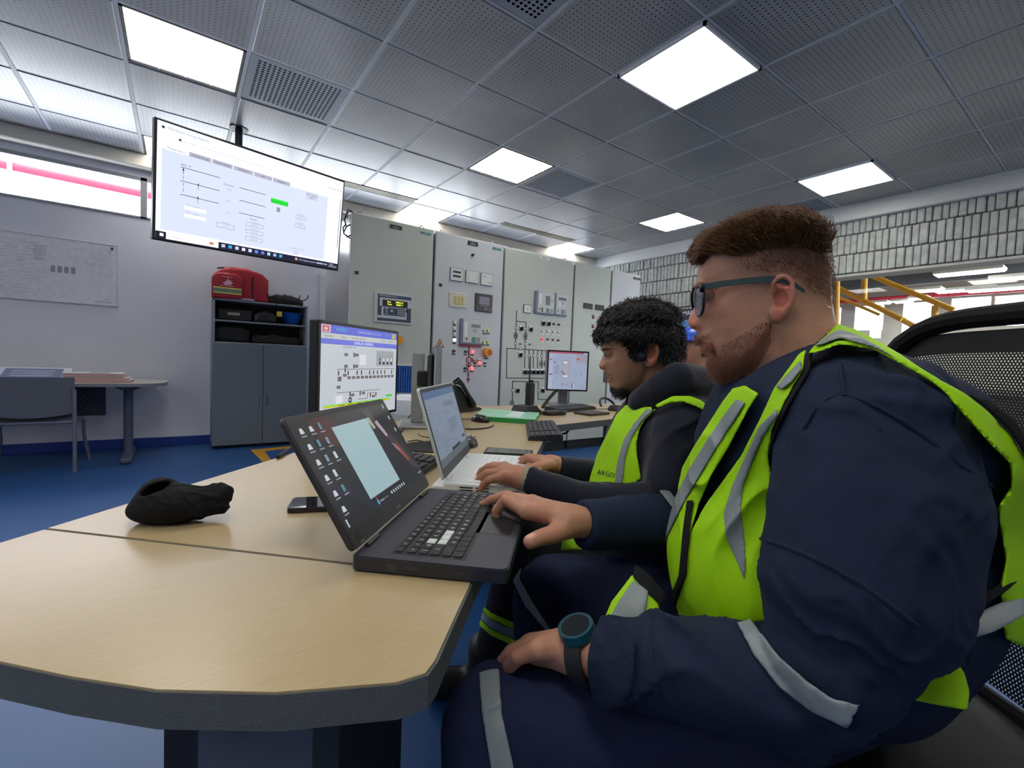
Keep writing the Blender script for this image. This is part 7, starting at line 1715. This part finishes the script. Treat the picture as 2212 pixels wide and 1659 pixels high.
seatc = [(.14, .95), (.14, .50), (.22, .40), (.66, .40), (.78, .46), (.80, .58), (.80, .80), (.74, .95)]
mb_in(o, lambda mb: mb.prism([tuple(CP(r, w, 0)[:2]) for r, w in seatc][::-1], .40, .468), 'seat_base', m_cf)
sf = lambda P: np.maximum(poly_sd((P - CAM) @ cR, (P - CAM) @ cW, seatc) + .03, np.abs(P[:, 2] - .475) - .02) - .03 + .0
sdf_part('seat', lambda P: smax(poly_sd((P - CAM) @ cR, (P - CAM) @ cW, seatc), np.abs(P[:, 2] - .485) - .045, .04), *bb([CP(r, w, z) for r, w in seatc for z in (.40, .56)], .02), .007, cloth('chair_vinyl', (26, 30, 30), fold=.1, rough=.45, spec=.5), o)
mb_in(o, lambda mb: mb.cyl(tuple(CP(.46, .70, .08)), tuple(CP(.46, .70, .41)), .03), 'gas_column', m_cf)
for k in range(5):
    a = 2 * PI * k / 5; e = CP(.46, .70, .06) + np.array([math.cos(a), math.sin(a), 0]) * .28
    lg = mb_in(o, lambda mb: mb.tube([tuple(CP(.46, .70, .09)), tuple(e + [0, 0, .01])], [.028, .016], 10), 'base_leg', m_cf); mb_in(o, lambda mb: mb.cyl(tuple(e + [-.012, 0, -.031]), tuple(e + [.012, 0, -.031]), .028, n=16), 'castor', m_blk, lg)
for wv in (.38,):
    mb_in(o, lambda mb: mb.tube([tuple(CP(.62, .42, .44)), tuple(CP(.62, .39, .52)), tuple(CP(.60, .38, .60))], .016, 8), 'arm_post', m_cf) if 0 else None
# ================================================================ curly-haired man
m_hood = cloth('hoodie_black_navy', (24, 28, 44), fold=.35, fs=12, sheen=.2); m_tr2 = cloth('trousers_charcoal', (40, 38, 40), fold=.3, fs=12)
man2 = frame('person', tuple(at(1450, 1230, 1.12)), tuple(RT), label='seated man with curly black hair, dark hoodie and yellow vest typing on the white laptop', cat='person')
SIL2 = [(1303, 718), (1300, 735), (1299, 752), (1304, 764), (1301, 773), (1296, 783), (1293.5, 790), (1297, 797), (1305, 800), (1308, 806), (1307, 812), (1312, 817), (1311.5, 822), (1316, 829), (1317, 838), (1321, 849), (1330, 856), (1345, 859), (1362, 857), (1372, 866), (1378, 890), (1400, 930), (1480, 930), (1475, 850), (1466, 800), (1461, 770), (1460, 720), (1445, 680), (1410, 664), (1365, 666), (1325, 684)]
THK2 = [(1295, 790, .010), (1304, 794, .017), (1301, 773, .011), (1310, 735, .050), (1306, 755, .044), (1314, 764, .035), (1328, 764, .052), (1350, 745, .064), (1330, 782, .052), (1340, 802, .050), (1320, 816, .030), (1310, 814, .016), (1322, 842, .024), (1355, 838, .048), (1385, 828, .056), (1410, 765, .070), (1405, 715, .074), (1385, 685, .070), (1450, 720, .066), (1450, 775, .052), (1415, 830, .054), (1410, 870, .058), (1370, 860, .034), (1440, 880, .066)]
H2 = Relief(1385, 765, 1.08, SIL2, THK2, h=.0018)
EQ = lambda px, py, l: H2.surf(px, py, 1, l)
ear2 = union([chain([(EQ(x, y, l), .0042) for x, y, l in ((1398, 762, .005), (1399, 748, .012), (1407, 741, .016), (1417, 745, .019), (1421, 760, .019), (1417, 774, .014), (1407, 788, .006), (1401, 788, .003))]), ell(EQ(1409, 763, .006), (.013, .028, .006), H2.M), ell(EQ(1402, 783, .003), (.008, .010, .005), H2.M)], .004)
cn2 = ell(EQ(1407, 765, .012), (.008, .012, .009), H2.M)
eye2 = [H2.surf(1317, 765, s, -.0095) for s in (1, -1)]; lid2 = [ell(e + H2.v * .001, (.0126, .0121, .0121), H2.M) for e in eye2]
f2 = [ell(H2.surf(1308, 755, s, -.006), (.012, .006, .016), H2.M) for s in (1, -1)] + [ell(H2.P(1304, 792, s * .011), (.007, .006, .006), H2.M) for s in (1, -1)]
l2 = [chain([(H2.P(1312, 812, 0), .0034), (H2.P(1315, 813, s * .014), .003), (H2.P(1321, 816, s * .024), .0025)]) for s in (1, -1)] + [chain([(H2.P(1315, 822, 0), .0042), (H2.P(1317, 822, s * .013), .0036), (H2.P(1321, 818, s * .022), .002)]) for s in (1, -1)]
n2 = [ell(H2.P(1300, 796, s * .008), (.0045, .003, .004), H2.M) for s in (1, -1)]; s2 = [ell(H2.surf(1316, 765, s, .004), (.012, .009, .010), H2.M) for s in (1, -1)]
def head2(P):
    d = H2.f(P); d = smin(d, union(f2, .003)(P), .006); d = smax(d, -union(s2, .003)(P), .006)
    for g in lid2: d = smin(d, g(P), .003)
    q = H2.abc(P); q0 = H2.abc(eye2[0][None])[0]
    d = smax(d, -eye_slit(q, q0, .0024), .0012)
    for g in l2: d = smin(d, g(P), .003)
    for g in n2: d = smax(d, -g(P), .002)
    return smin(smin(d, smax(ear2(P), -cn2(P), .003), .004), ell(H2.surf(1409, 763, -1, .004), (.013, .028, .012), H2.M)(P), .004)
l2f = [[(Z(1085, 1030, 1.03), .0118), (Z(1056, 1037, 1.035), .0092), (Z(1044, 1048, 1.04), .0082), (Z(1038, 1056, 1.043), .0072)],
       [(Z(1085, 1021, 1.06), .0124), (Z(1052, 1022, 1.075), .0100), (Z(1036, 1034, 1.085), .0088), (Z(1030, 1043, 1.09), .0078)],
       [(Z(1086, 1013, 1.09), .0126), (Z(1056, 1009, 1.115), .0102), (Z(1040, 1018, 1.13), .0090), (Z(1034, 1028, 1.135), .0080)],
       [(Z(1090, 1009, 1.12), .0124), (Z(1064, 1006, 1.15), .0100), (Z(1050, 1014, 1.165), .0088), (Z(1046, 1023, 1.17), .0078)]]
l2t = [(Z(1118, 1026, 1.10), .016), (Z(1096, 1028, 1.135), .0135), (Z(1078, 1030, 1.155), .0118), (Z(1066, 1032, 1.165), .0105)]
lh2 = hand((Z(1128, 1034, 1.045), .027), [cone(Z(1122, 1032, 1.05), Z(1170, 1043, 1.02), .0255, .024), cone(Z(1118, 1030, 1.06), Z(1092, 1020, 1.08), .02, .015)], l2f, l2t)
r2f = [[(Z(1163, 998, 1.27), .012), (Z(1139, 990, 1.28), .010), (Z(1128, 998, 1.285), .0088), (Z(1123, 1003, 1.29), .0078)], [(Z(1164, 994, 1.30), .0124), (Z(1140, 987, 1.32), .0102), (Z(1127, 992, 1.335), .009), (Z(1121, 999, 1.34), .008)],
       [(Z(1167, 992, 1.33), .0122), (Z(1146, 987, 1.36), .0100), (Z(1134, 993, 1.375), .0088), (Z(1129, 999, 1.38), .0078)], [(Z(1171, 993, 1.355), .0115), (Z(1154, 990, 1.385), .009), (Z(1145, 995, 1.395), .008), (Z(1141, 1000, 1.40), .0072)]]
r2t = [(Z(1188, 1006, 1.27), .016), (Z(1166, 1010, 1.25), .0135), (Z(1150, 1010, 1.245), .0118), (Z(1139, 1011, 1.243), .0105)]
rh2 = hand((Z(1195, 1004, 1.30), .027), [cone(Z(1190, 1003, 1.30), Z(1225, 1010, 1.31), .0245, .023)], r2f, r2t)
HB2 = [(1288, 735), (1290, 640), (1480, 630), (1480, 785), (1440, 788), (1428, 770), (1424, 745), (1408, 734), (1396, 743), (1390, 765), (1377, 775), (1366, 770), (1357, 748), (1342, 730), (1318, 720), (1304, 718)]
def col2(P):
    x, y, w = pxy(P); c = np.tile(lin(174, 128, 100), (len(P), 1)); c[y > 960] = lin(176, 124, 98); r = np.random.RandomState(1).uniform(-.05, .05, (len(P), 1))
    c = mixc(c, lin(186, 112, 90), soft(poly_sd(x, y, [(1293, 782), (1305, 784), (1307, 800), (1294, 798)]), 6) * .6); c = mixc(c, lin(190, 108, 84), soft(poly_sd(x, y, [(1398, 741), (1423, 741), (1423, 775), (1406, 792), (1398, 788)]), 4) * .6)
    c = mixc(c, lin(48, 40, 36), soft(poly_sd(x, y, [(1314, 832), (1330, 838), (1350, 835), (1372, 826), (1385, 800), (1392, 780), (1400, 795), (1390, 830), (1368, 858), (1345, 863), (1325, 858), (1316, 846)]), 12) * .75)
    c = mixc(c, lin(70, 54, 46), soft(poly_sd(x, y, [(1306, 804), (1322, 808), (1326, 818), (1316, 812), (1307, 810)]), 4) * .6); c = mixc(c, lin(110, 84, 68), soft(poly_sd(x, y, [(1326, 810), (1385, 790), (1385, 850), (1330, 850)]), 24) * .5)
    c = mixc(c, lin(40, 30, 26), soft(poly_sd(x, y, [(1299, 755), (1303, 751), (1322, 751), (1333, 757), (1320, 755), (1304, 757)]), 2.5) * .9)
    c = mixc(c, lin(22, 18, 17), soft(poly_sd(x, y, HB2), 6) * .95)
    c = mixc(c, lin(150, 84, 72), soft(poly_sd(x, y, [(1308, 811), (1322, 814), (1320, 824), (1312, 825)]), 2) * .7); 
    ey = H2.abc(P); dd = np.abs(eye_slit(ey, H2.abc(eye2[0][None])[0], .0024)); c = mixc(c, lin(60, 40, 34), np.clip(1 - dd / .0024, 0, 1) * .8 * (ey[:, 2] > 0)); return c * (1 + r)
core2 = union([ell(at(1430, 1010, 1.12), (.10, .18, .14), AX), cone(H2.P(1415, 840), at(1430, 960, 1.1), .05, .08), chain([(at(1475, 935, 1.0), .04), (at(1440, 1088, .96), .028), (at(1350, 1092, .97), .028), (at(1250, 1076, 1.0), .024), (at(1180, 1047, 1.02), .022)]), chain([(at(1440, 950, 1.26), .05), (at(1380, 1050, 1.36), .03), (at(1290, 1025, 1.34), .022), (at(1235, 1014, 1.32), .02)])], .03)
hb2 = bb([H2.P(x, y, c) for x in (1285, 1470) for y in (655, 900) for c in (-.085, .09)], .004); parts = []
for f_, bx_, h_ in ((head2, hb2, .0022), (lh2, bb([q for fg in l2f + [l2t] for q, r in fg] + [Z(1175, 1042, 1.02)], .02), .0016), (rh2, bb([q for fg in r2f + [r2t] for q, r in fg] + [Z(1230, 1012, 1.31)], .02), .002), (core2, bb([at(1430, 850, 1.1), at(1560, 1180, 1.0), at(1430, 1200, 1.35), at(1170, 1040, 1.02), at(1235, 1010, 1.32)], .08), .009)): parts.append(to_mesh(f_, *bx_, h_))
def join(parts):
    Vs, Fs, o_ = [], [], 0
    for v, f_ in parts: Vs.append(v); Fs.append(f_ + o_); o_ += len(v)
    return np.concatenate(Vs), np.concatenate(Fs)
V, F = join(parts); np_obj('body', V, F, m_skin, man2, col2(V), inv_of(man2))
for i, e in enumerate(eye2):
    def ef(mb):
        mb.sphere(tuple(e), .0116, 20, 14, 0); d = -H2.u * .88 + H2.n * (1 if i == 0 else -1) * .42 - H2.v * .3; d /= np.linalg.norm(d); mb.sphere(tuple(e + d * .0070), .0060, 16, 12, 1)
    mb_in(man2, ef, 'eye', [m_eye, m_iris])
HB = [(1288, 735), (1290, 712), (1305, 692), (1325, 676), (1350, 662), (1397, 655), (1440, 664), (1460, 690), (1466, 735), (1463, 785), (1440, 788), (1428, 770), (1424, 745), (1408, 736), (1396, 745), (1390, 765), (1377, 778), (1366, 772), (1357, 750), (1342, 733), (1318, 724), (1304, 722)]
capd = lambda P: smax(H2.f(P) - .009, poly_sd(*pxy(P)[:2], HB + []) * .00108, .005)
CAPP = [(1290, 728), (1280, 640), (1490, 630), (1480, 790), (1440, 790), (1428, 770), (1425, 742), (1408, 734), (1395, 745), (1390, 766), (1377, 777), (1366, 770), (1357, 750), (1342, 733), (1318, 722), (1300, 718)]
Vc, Fc = to_mesh(lambda P: smax(H2.f(P) - .009, poly_sd(*pxy(P)[:2], CAPP) * .00108, .005), *bb([H2.P(x, y, c) for x in (1285, 1475) for y in (650, 800) for c in (-.09, .1)], .004), .003)
R, sd, xy = hair_pts(6500, HB, H2, rng, lift=.010); Rc = crown(2500, [(1300, 715), (1310, 695), (1335, 678), (1375, 667), (1415, 666), (1448, 682), (1460, 720), (1462, 760)], H2, rng, .055); Ra = np.concatenate([R, Rc]); px_, py_, _ = pxy(Ra); t1 = np.clip((px_ - 1300) / 160, 0, 1)
dirs = np.outer(-.8 + 1.1 * t1, H2.u) + np.outer(np.where(py_ < 700, .35, -.45), H2.v) + np.outer(.12 * np.concatenate([sd, rng.uniform(-1, 1, len(Rc))]), H2.n) + rng.normal(size=(len(Ra), 3)) * .2
Vh, Fh = strands(Ra, dirs, .034 * np.where((py_ > 725) & (px_ > 1335) & (px_ < 1432), .45, 1.0), .0012, 9, rng, curl=.24, droop=.06, wav=6, conv=hug(H2, .014, .6))
np_obj('hair', np.concatenate([Vc, Vh]), np.concatenate([Fc, Fh + len(Vc)]), mat('hair_black', (22, 20, 20), rough=.5, var=.2, vscale=60, spec=.7), man2, None, inv_of(man2))
R, sd, xy = hair_pts(700, [(1316, 834), (1332, 838), (1352, 838), (1368, 850), (1345, 862), (1325, 857)], H2, rng); a, b_ = strands(R, np.outer(np.full(700, -.2), H2.u) - H2.v + np.outer(sd * .3, H2.n), .007, .0005, 2, rng); np_obj('beard', a, b_, mat('beard_black', (30, 26, 24), rough=.5), man2, None, inv_of(man2))
hs = mb_in(man2, lambda mb: mb.tube([tuple(EQ(1384, 770, .010)), tuple(EQ(1392, 764, .012)), tuple(EQ(1399, 742, .018)), tuple(EQ(1412, 738, .020)), tuple(EQ(1424, 752, .018)), tuple(EQ(1428, 778, .016)), tuple(EQ(1440, 788, .012)), tuple(EQ(1458, 790, .008)), tuple(H2.P(1470, 786, .02)), tuple(H2.P(1472, 786, -.02))], .0035, 8), 'headset_band', mat('headset_navy', (26, 40, 74), rough=.4)); hs['label'] = 'dark blue bone conduction headset'
mb_in(man2, lambda mb: mb.sphere(tuple(EQ(1386, 768, .009)), .0115, 16, 10, sc=(1, 1, 1.2)), 'ear_pad', mat('headset_navy', (26, 40, 74)), hs)
# clothes
torso2 = union([ell(at(1430, 985, 1.12), (.135, .17, .19), AX), ell(at(1410, 1110, 1.12), (.15, .16, .18), AX), chain([(at(1492, 930, .98), .066), (at(1440, 905, 1.08), .07), (at(1430, 920, 1.24), .065)]), ell(at(1480, 1010, 1.1), (.12, .18, .16), AX)], .05)
larm2 = chain([(at(1480, 940, .965), .070), (at(1462, 1040, .945), .064), (at(1440, 1092, .95), .050), (at(1350, 1092, .97), .044), (at(1250, 1076, 1.0), .037), (at(1152, 1040, 1.03), .0305)]); rarm2 = chain([(at(1430, 950, 1.28), .065), (at(1380, 1050, 1.36), .055), (at(1290, 1025, 1.34), .042), (at(1212, 1008, 1.31), .031)])
hood = chain([(at(1372, 872, 1.10), .020), (at(1385, 868, 1.03), .028), (at(1425, 842, .995), .034), (at(1465, 822, .99), .040), (at(1500, 832, 1.03), .046), (at(1515, 850, 1.10), .05), (at(1495, 840, 1.2), .045), (at(1430, 860, 1.2), .035)])
hole2 = cone(H2.P(1400, 800), H2.P(1408, 905), .058, .05); ends2 = [(Z(1140, 1036, 1.035), Z(1160, 1042, 1.027)), (Z(1205, 1006, 1.31), Z(1225, 1010, 1.31))]
def hoodie(P):
    d = smin(torso2(P) + wrinkle(P, .004, 34, RT + DN * .6, 5, 3), larm2(P) + wrinkle(P, .006, 38, RT + DN * .5, 9, 3), .02); d = smin(d, rarm2(P) + wrinkle(P, .004, 40, RT, 2, 3), .02); d = smin(d, hood(P) + wrinkle(P, .004, 40, DN, 6, 3), .012)
    for c0, c1 in ends2:
        n = c1 - c0; n = n / np.linalg.norm(n); q = P - c0; d = np.where(np.linalg.norm(q, axis=1) < .1, smax(d, -(q @ n), .004), d)
    return smax(d, -hole2(P), .006)
sdf_part('hoodie', hoodie, *bb([at(x, y, w) for x, y, w in ((1140, 1040, 1.03), (1205, 1000, 1.33), (1560, 900, 1.0), (1540, 1200, 1.0), (1400, 1230, 1.3), (1450, 790, 1.05), (1380, 1050, 1.42), (1290, 1000, 1.2), (1560, 850, 1.2))], .04), .0052, m_hood, man2)
sdf_part('shirt_cuff', chain([(Z(1136, 1034, 1.037), .029), (Z(1156, 1040, 1.03), .029)]) if 0 else (lambda P: np.maximum(cone(Z(1110, 1028, 1.045), Z(1190, 1046, 1.018), .0285, .0285)(P), np.abs((P - Z(1142, 1036, 1.035)) @ ((Z(1160, 1041, 1.028) - Z(1120, 1031, 1.042)) / np.linalg.norm(Z(1160, 1041, 1.028) - Z(1120, 1031, 1.042)))) - .011)), *bb([Z(1142, 1036, 1.035)], .045), .002, cloth('cuff_beige', (156, 148, 128)), man2)
def pc(name, base, off, th, poly, wr, m, **k): return piece(name, base, off, th, poly, wr, m, root=man2, h=.0034, **k)
B_ = dict(amp=.004, fr=30, seed=8)
pc('safety_vest', torso2, .010, .008, [(1352, 874), (1387, 878), (1407, 878), (1419, 884), (1394, 907), (1382, 927), (1376, 955), (1376, 980), (1385, 1035), (1350, 1058), (1312, 1066), (1300, 1059), (1254, 1053), (1280, 1011), (1290, 980), (1304, 952), (1317, 925), (1330, 897)], (.85, 1.3), m_hivis, **B_)
pc('vest_panel', union([torso2, larm2, hood], .02), .012, .008, [(1414, 875), (1453, 855), (1491, 855), (1514, 864), (1538, 884), (1534, 893), (1504, 879), (1478, 869), (1453, 869), (1420, 882)], (.85, 1.06), m_hivis)
pc('reflective_strip', torso2, .015, .005, [(1398, 880), (1414, 884), (1388, 910), (1366, 945), (1352, 985), (1345, 1045), (1326, 1058), (1332, 1000), (1346, 950), (1368, 915)], (.85, 1.3), m_silver, **B_)
pc('reflective_strip', torso2, .015, .005, [(1348, 882), (1354, 876), (1340, 900), (1318, 940), (1300, 975), (1290, 1000), (1285, 1000), (1298, 962), (1318, 922), (1332, 898)], (.9, 1.3), m_silver, **B_)
pc('trim', torso2, .015, .006, [(1358, 876), (1367, 876), (1350, 908), (1326, 950), (1306, 990), (1290, 1040), (1282, 1040), (1298, 988), (1320, 942), (1342, 905)], (.9, 1.3), m_trim, **B_)
pc('trim', union([torso2, hood], .02), .015, .006, [(1402, 872), (1412, 868), (1420, 884), (1409, 886)], (.85, 1.12), m_trim)
pc('vest_panel', ell(at(1290, 1230, 1.12), (.12, .10, .14), AX), .005, .008, [(1214, 1163), (1262, 1158), (1275, 1190), (1240, 1188), (1211, 1190)], (.9, 1.2), m_hivis)
# lettering on the vest follows the cloth
def on_surf(base, px, py, off, w0=.85, w1=1.25):
    w = np.linspace(w0, w1, 200); P = np.array([at(px, py, q) for q in w]); d = base(P) - off; i = int(np.argmax(d < 0)); return P[i] if d.min() < 0 else None
mb = MB(); mb.M = man2.matrix_world.inverted(); vs, fs, tw = text_geo('ARGOS'); out = []
for v in vs:
    u_ = v[0] / tw * 44; q = on_surf(lambda P: torso2(P) + wrinkle(P, .004, 30, DN * .25 + RT, 8, 1.5), 1290 + u_, 1024 + u_ * .22 - v[1] / .7 * 11, .016); out.append(tuple(q) if q is not None else tuple(at(1300, 1024, 1.05)))
mb.add(out, fs); mb.build('vest_lettering', m_txtk, man2)
def trous2(P):
    d = union([chain([(at(1450, 1200, 1.12), .11), (at(1290, 1215, 1.20), .085), (at(1135, 1165, 1.31), .068), (at(1085, 1330, 1.36), .052), (at(1048, 1440, 1.40), .048)]), chain([(at(1450, 1190, 1.25), .11), (at(1250, 1160, 1.40), .08), (at(1170, 1150, 1.5), .068), (at(1150, 1380, 1.55), .05)])], .03)(P); return d + wrinkle(P, .004, 30, RT + DN, 4, 3)
sdf_part('trousers', trous2, *bb([at(1560, 1100, 1.1), at(1030, 1460, 1.4), at(1150, 1400, 1.56), at(1450, 1320, 1.05), at(1130, 1100, 1.5), at(1500, 1100, 1.35)], .05), .0065, m_tr2, man2)
for k, (p0, m_) in enumerate(((0, m_hivis), (10, m_silver), (24, m_hivis))):
    pc('leg_band', trous2, .003, .007, [(1035, 1300 + p0 * 1.5), (1060, 1322 + p0 * 1.5), (1125, 1352 + p0 * 1.5), (1125, 1352 + (p0 + (10, 14, 10)[k]) * 1.5), (1060, 1322 + (p0 + (10, 14, 10)[k]) * 1.5), (1035, 1300 + (p0 + (10, 14, 10)[k]) * 1.5)], (1.2, 1.42), m_)
for q, s in ((at(1048, 1440, 1.40), 1), (at(1150, 1380, 1.55), 1)):
    fx = q.copy(); fx[2] = 0; sh2 = union([cone(fx + np.array([0, 0, .07]), fx + np.array([0, 0, .15]), .05, .055), cone(fx + np.array([0, 0, .045]), fx - RT * .15 + np.array([0, 0, .05]), .045, .042)], .03)
    sdf_part('shoe', lambda P: np.maximum(sh2(P), .004 - P[:, 2]), fx - np.array([.26, .26, .02]), fx + np.array([.26, .26, .24]), .007, mat('boot_black', (22, 20, 20)), man2)
# his chair
o = frame('office_chair', tuple(at(1470, 1200, 1.18) * [1, 1, 0]), tuple(RT * [1, 1, 0]), label='dark office chair under the curly-haired man, hidden behind the nearer man', cat='chair')
cc = at(1470, 1200, 1.18); cc[2] = 0
def rbox(mb, r0, r1, w0, w1, z0, z1, bev=.02): pass
sdf_part('seat', lambda P: smax(np.maximum(np.abs((P - cc) @ cR) - .23, np.abs((P - cc) @ cW) - .23), np.abs(P[:, 2] - .42) - .035, .03), cc - [.4, .4, -.36], cc + [.4, .4, .48], .01, cloth('chair_vinyl', (26, 30, 30)), o)
mb_in(o, lambda mb: mb.cyl((cc[0], cc[1], .06), (cc[0], cc[1], .39), .03), 'gas_column', m_cf)
for k in range(5):
    a = 2 * PI * k / 5; e = cc + np.array([math.cos(a) * .28, math.sin(a) * .28, .06]); lg = mb_in(o, lambda mb: mb.tube([(cc[0], cc[1], .09), tuple(e + [0, 0, .01])], [.028, .016], 10), 'base_leg', m_cf); mb_in(o, lambda mb: mb.cyl(tuple(e + [-.012, 0, -.031]), tuple(e + [.012, 0, -.031]), .028, n=16), 'castor', m_blk, lg)

# ================================================================ worker in a blue helmet, farther back
W3 = 3.0
man3 = frame('person', tuple(at(1515, 880, W3)), tuple(RT), label='seated worker in blue hard hat and pale grey shirt near the block wall', cat='person')
hc = at(1502, 752, W3)
b3 = union([ell(hc + DN * .01, (.082, .11, .075), AX), ell(hc + DN * .055 - RT * .03, (.055, .055, .055), AX), cone(hc - RT * .078 + DN * .0, hc - RT * .090 + DN * .022, .010, .013), cone(hc + DN * .06 + RT * .02, hc + DN * .2 + RT * .04, .052, .06), ell(hc + RT * .02 - FW * .075 + DN * .01, (.014, .028, .008), AX), ell(hc + RT * .02 + FW * .075 + DN * .01, (.014, .028, .008), AX), chain([(hc + DN * .2 + RT * .04, .05), (hc + DN * .3 + RT * .05 - FW * .15, .04), (hc + DN * .46 + RT * .0 - FW * .18, .03), (hc - RT * .25 + DN * .47 - FW * .1, .03), (hc - RT * .33 + DN * .48 - FW * .1, .026), (hc - RT * .40 + DN * .47 - FW * .1, .014)])], .02)
def col3(P):
    q = (P - hc) @ AX.T; c = np.tile(lin(176, 128, 104), (len(P), 1)); return mixc(c, lin(34, 26, 24), soft(np.maximum(-(q[:, 0] - .015 + np.maximum(q[:, 1] - .0, 0) * .1), q[:, 1] - .06), .015))
V, F = to_mesh(b3, *bb([hc - RT * .12, hc + RT * .14, hc - DN * .14, hc + DN * .35, hc - FW * .12, hc + FW * .12, hc - RT * .45 + DN * .5 - FW * .15], .03), .006); np_obj('body', V, F, m_skin, man3, col3(V), inv_of(man3))
hat = union([ell(hc - DN * .035, (.118, .105, .098), AX)], .01)
V, F = to_mesh(lambda P: np.maximum(np.abs(hat(P)) - .006, ((P - hc) @ DN) + .045 - ((P - hc) @ RT) * .05), *bb([hc - DN * .2, hc + DN * .02, hc - RT * .16, hc + RT * .16, hc - FW * .14, hc + FW * .14], .02), .004); m_hh = mat('hard_hat_blue', (40, 96, 214), rough=.3)
np_obj('hard_hat', V, F, m_hh, man3, None, inv_of(man3))
V, F = to_mesh(lambda P: np.maximum(ell(hc - DN * .045 - RT * .03, (.135, .009, .10), AX)(P), -.5), *bb([hc - DN * .1 - RT * .2, hc + DN * .02 + RT * .16, hc - FW * .14, hc + FW * .14], .02), .004); np_obj('brim', V, F, m_hh, man3, None, inv_of(man3))
sh3 = union([ell(hc + DN * .42 + RT * .05, (.14, .24, .17), AX), chain([(hc + DN * .24 + RT * .05 - FW * .19, .07), (hc + DN * .22 + RT * .05, .07), (hc + DN * .24 + RT * .05 + FW * .19, .07)]), chain([(hc + DN * .26 + RT * .05 - FW * .2, .065), (hc + DN * .5 - FW * .22, .05), (hc - RT * .24 + DN * .48 - FW * .12, .038)]), chain([(hc + DN * .26 + RT * .05 + FW * .2, .065), (hc + DN * .5 + FW * .22, .05), (hc - RT * .24 + DN * .48 + FW * .12, .038)])], .04)
sdf_part('shirt', lambda P: smax(sh3(P) + wrinkle(P, .006, 26, RT + DN, 3), -cone(hc + DN * .05, hc + DN * .19 + RT * .03, .06, .05)(P), .01), *bb([hc + DN * .1, hc + DN * .72, hc - RT * .3, hc + RT * .28, hc - FW * .32, hc + FW * .32], .03), .009, cloth('shirt_pale', (168, 184, 184)), man3)
def trous3(P): return union([chain([(hc + DN * .68 + RT * .05 + FW * s * .1, .10), (hc + DN * .66 - RT * .36 + FW * s * .12, .07), (hc + DN * 1.02 - RT * .34 + FW * s * .12, .05)]) for s in (-1, 1)], .04)(P)
sdf_part('trousers', trous3, *bb([hc + DN * .52, hc + DN * 1.1, hc - RT * .46, hc + RT * .2, hc - FW * .3, hc + FW * .3], .03), .012, m_tr2, man3)
for s in (-1, 1):
    fx = hc - RT * .34 + FW * s * .12; fx[2] = 0; s3 = union([cone(fx + np.array([0, 0, .06]), fx + np.array([0, 0, .16]), .05, .05), cone(fx + np.array([0, 0, .045]), fx - RT * .14 + np.array([0, 0, .05]), .042, .04)], .03)
    sdf_part('shoe', lambda P: np.maximum(s3(P), .004 - P[:, 2]), fx - np.array([.26, .26, .02]), fx + np.array([.26, .26, .24]), .012, mat('boot_black', (22, 20, 20)), man3)
sc = hc + RT * .05; sc[2] = 0; zseat = (hc + DN * .78)[2]
o = frame('stool', (sc[0], sc[1], 0), label='dark stool under the worker in the blue hard hat', cat='stool')
MB().lathe([(.001, zseat - .06), (.19, zseat - .06), (.2, zseat - .03), (.18, zseat), (.001, zseat)], (0, 0, 0), 32).build('seat', m_cf, o)
for k in range(4): a = PI / 4 + PI / 2 * k; MB().tube([(.12 * math.cos(a), .12 * math.sin(a), zseat - .05), (.2 * math.cos(a), .2 * math.sin(a), 0)], .013, 8).build('leg', m_cf, o)
# ================================================================ black cloth pouch on the desk end
pz = lambda x, y, w: at(x, y, w)
pou = union([ell(pz(368, 1090, .81), (.055, .034, .04), AX), ell(pz(345, 1068, .82), (.030, .030, .032), AX), ell(pz(318, 1100, .80), (.028, .018, .03), AX), chain([(pz(400, 1085, .82), .024), (pz(445, 1072, .83), .016), (pz(478, 1058, .84), .012), (pz(486, 1060, .84), .010)]), chain([(pz(440, 1092, .82), .020), (pz(470, 1094, .83), .013), (pz(482, 1098, .83), .007)]), ell(pz(462, 1078, .83), (.022, .018, .018), AX)], .018)
opening = ell(pz(338, 1056, .80), (.024, .009, .02), np.array([RT * .85 - DN * .5, DN * .85 + RT * .5, FW]))
tag(np_obj('cloth_pouch', *to_mesh(lambda P: np.maximum(smax(pou(P) + wrinkle(P, .005, 60, RT * .7 + DN, 6, 2), -opening(P), .006), ZD + .001 - P[:, 2]), *bb([pz(285, 1035, .8), pz(500, 1130, .84), pz(390, 1130, .76), pz(390, 1060, .87)], .03), .0022), cloth('pouch_black', (20, 20, 24), fold=.3, fs=40)), 'crumpled black cloth pouch lying at the far edge of the foreground desk end', 'pouch')
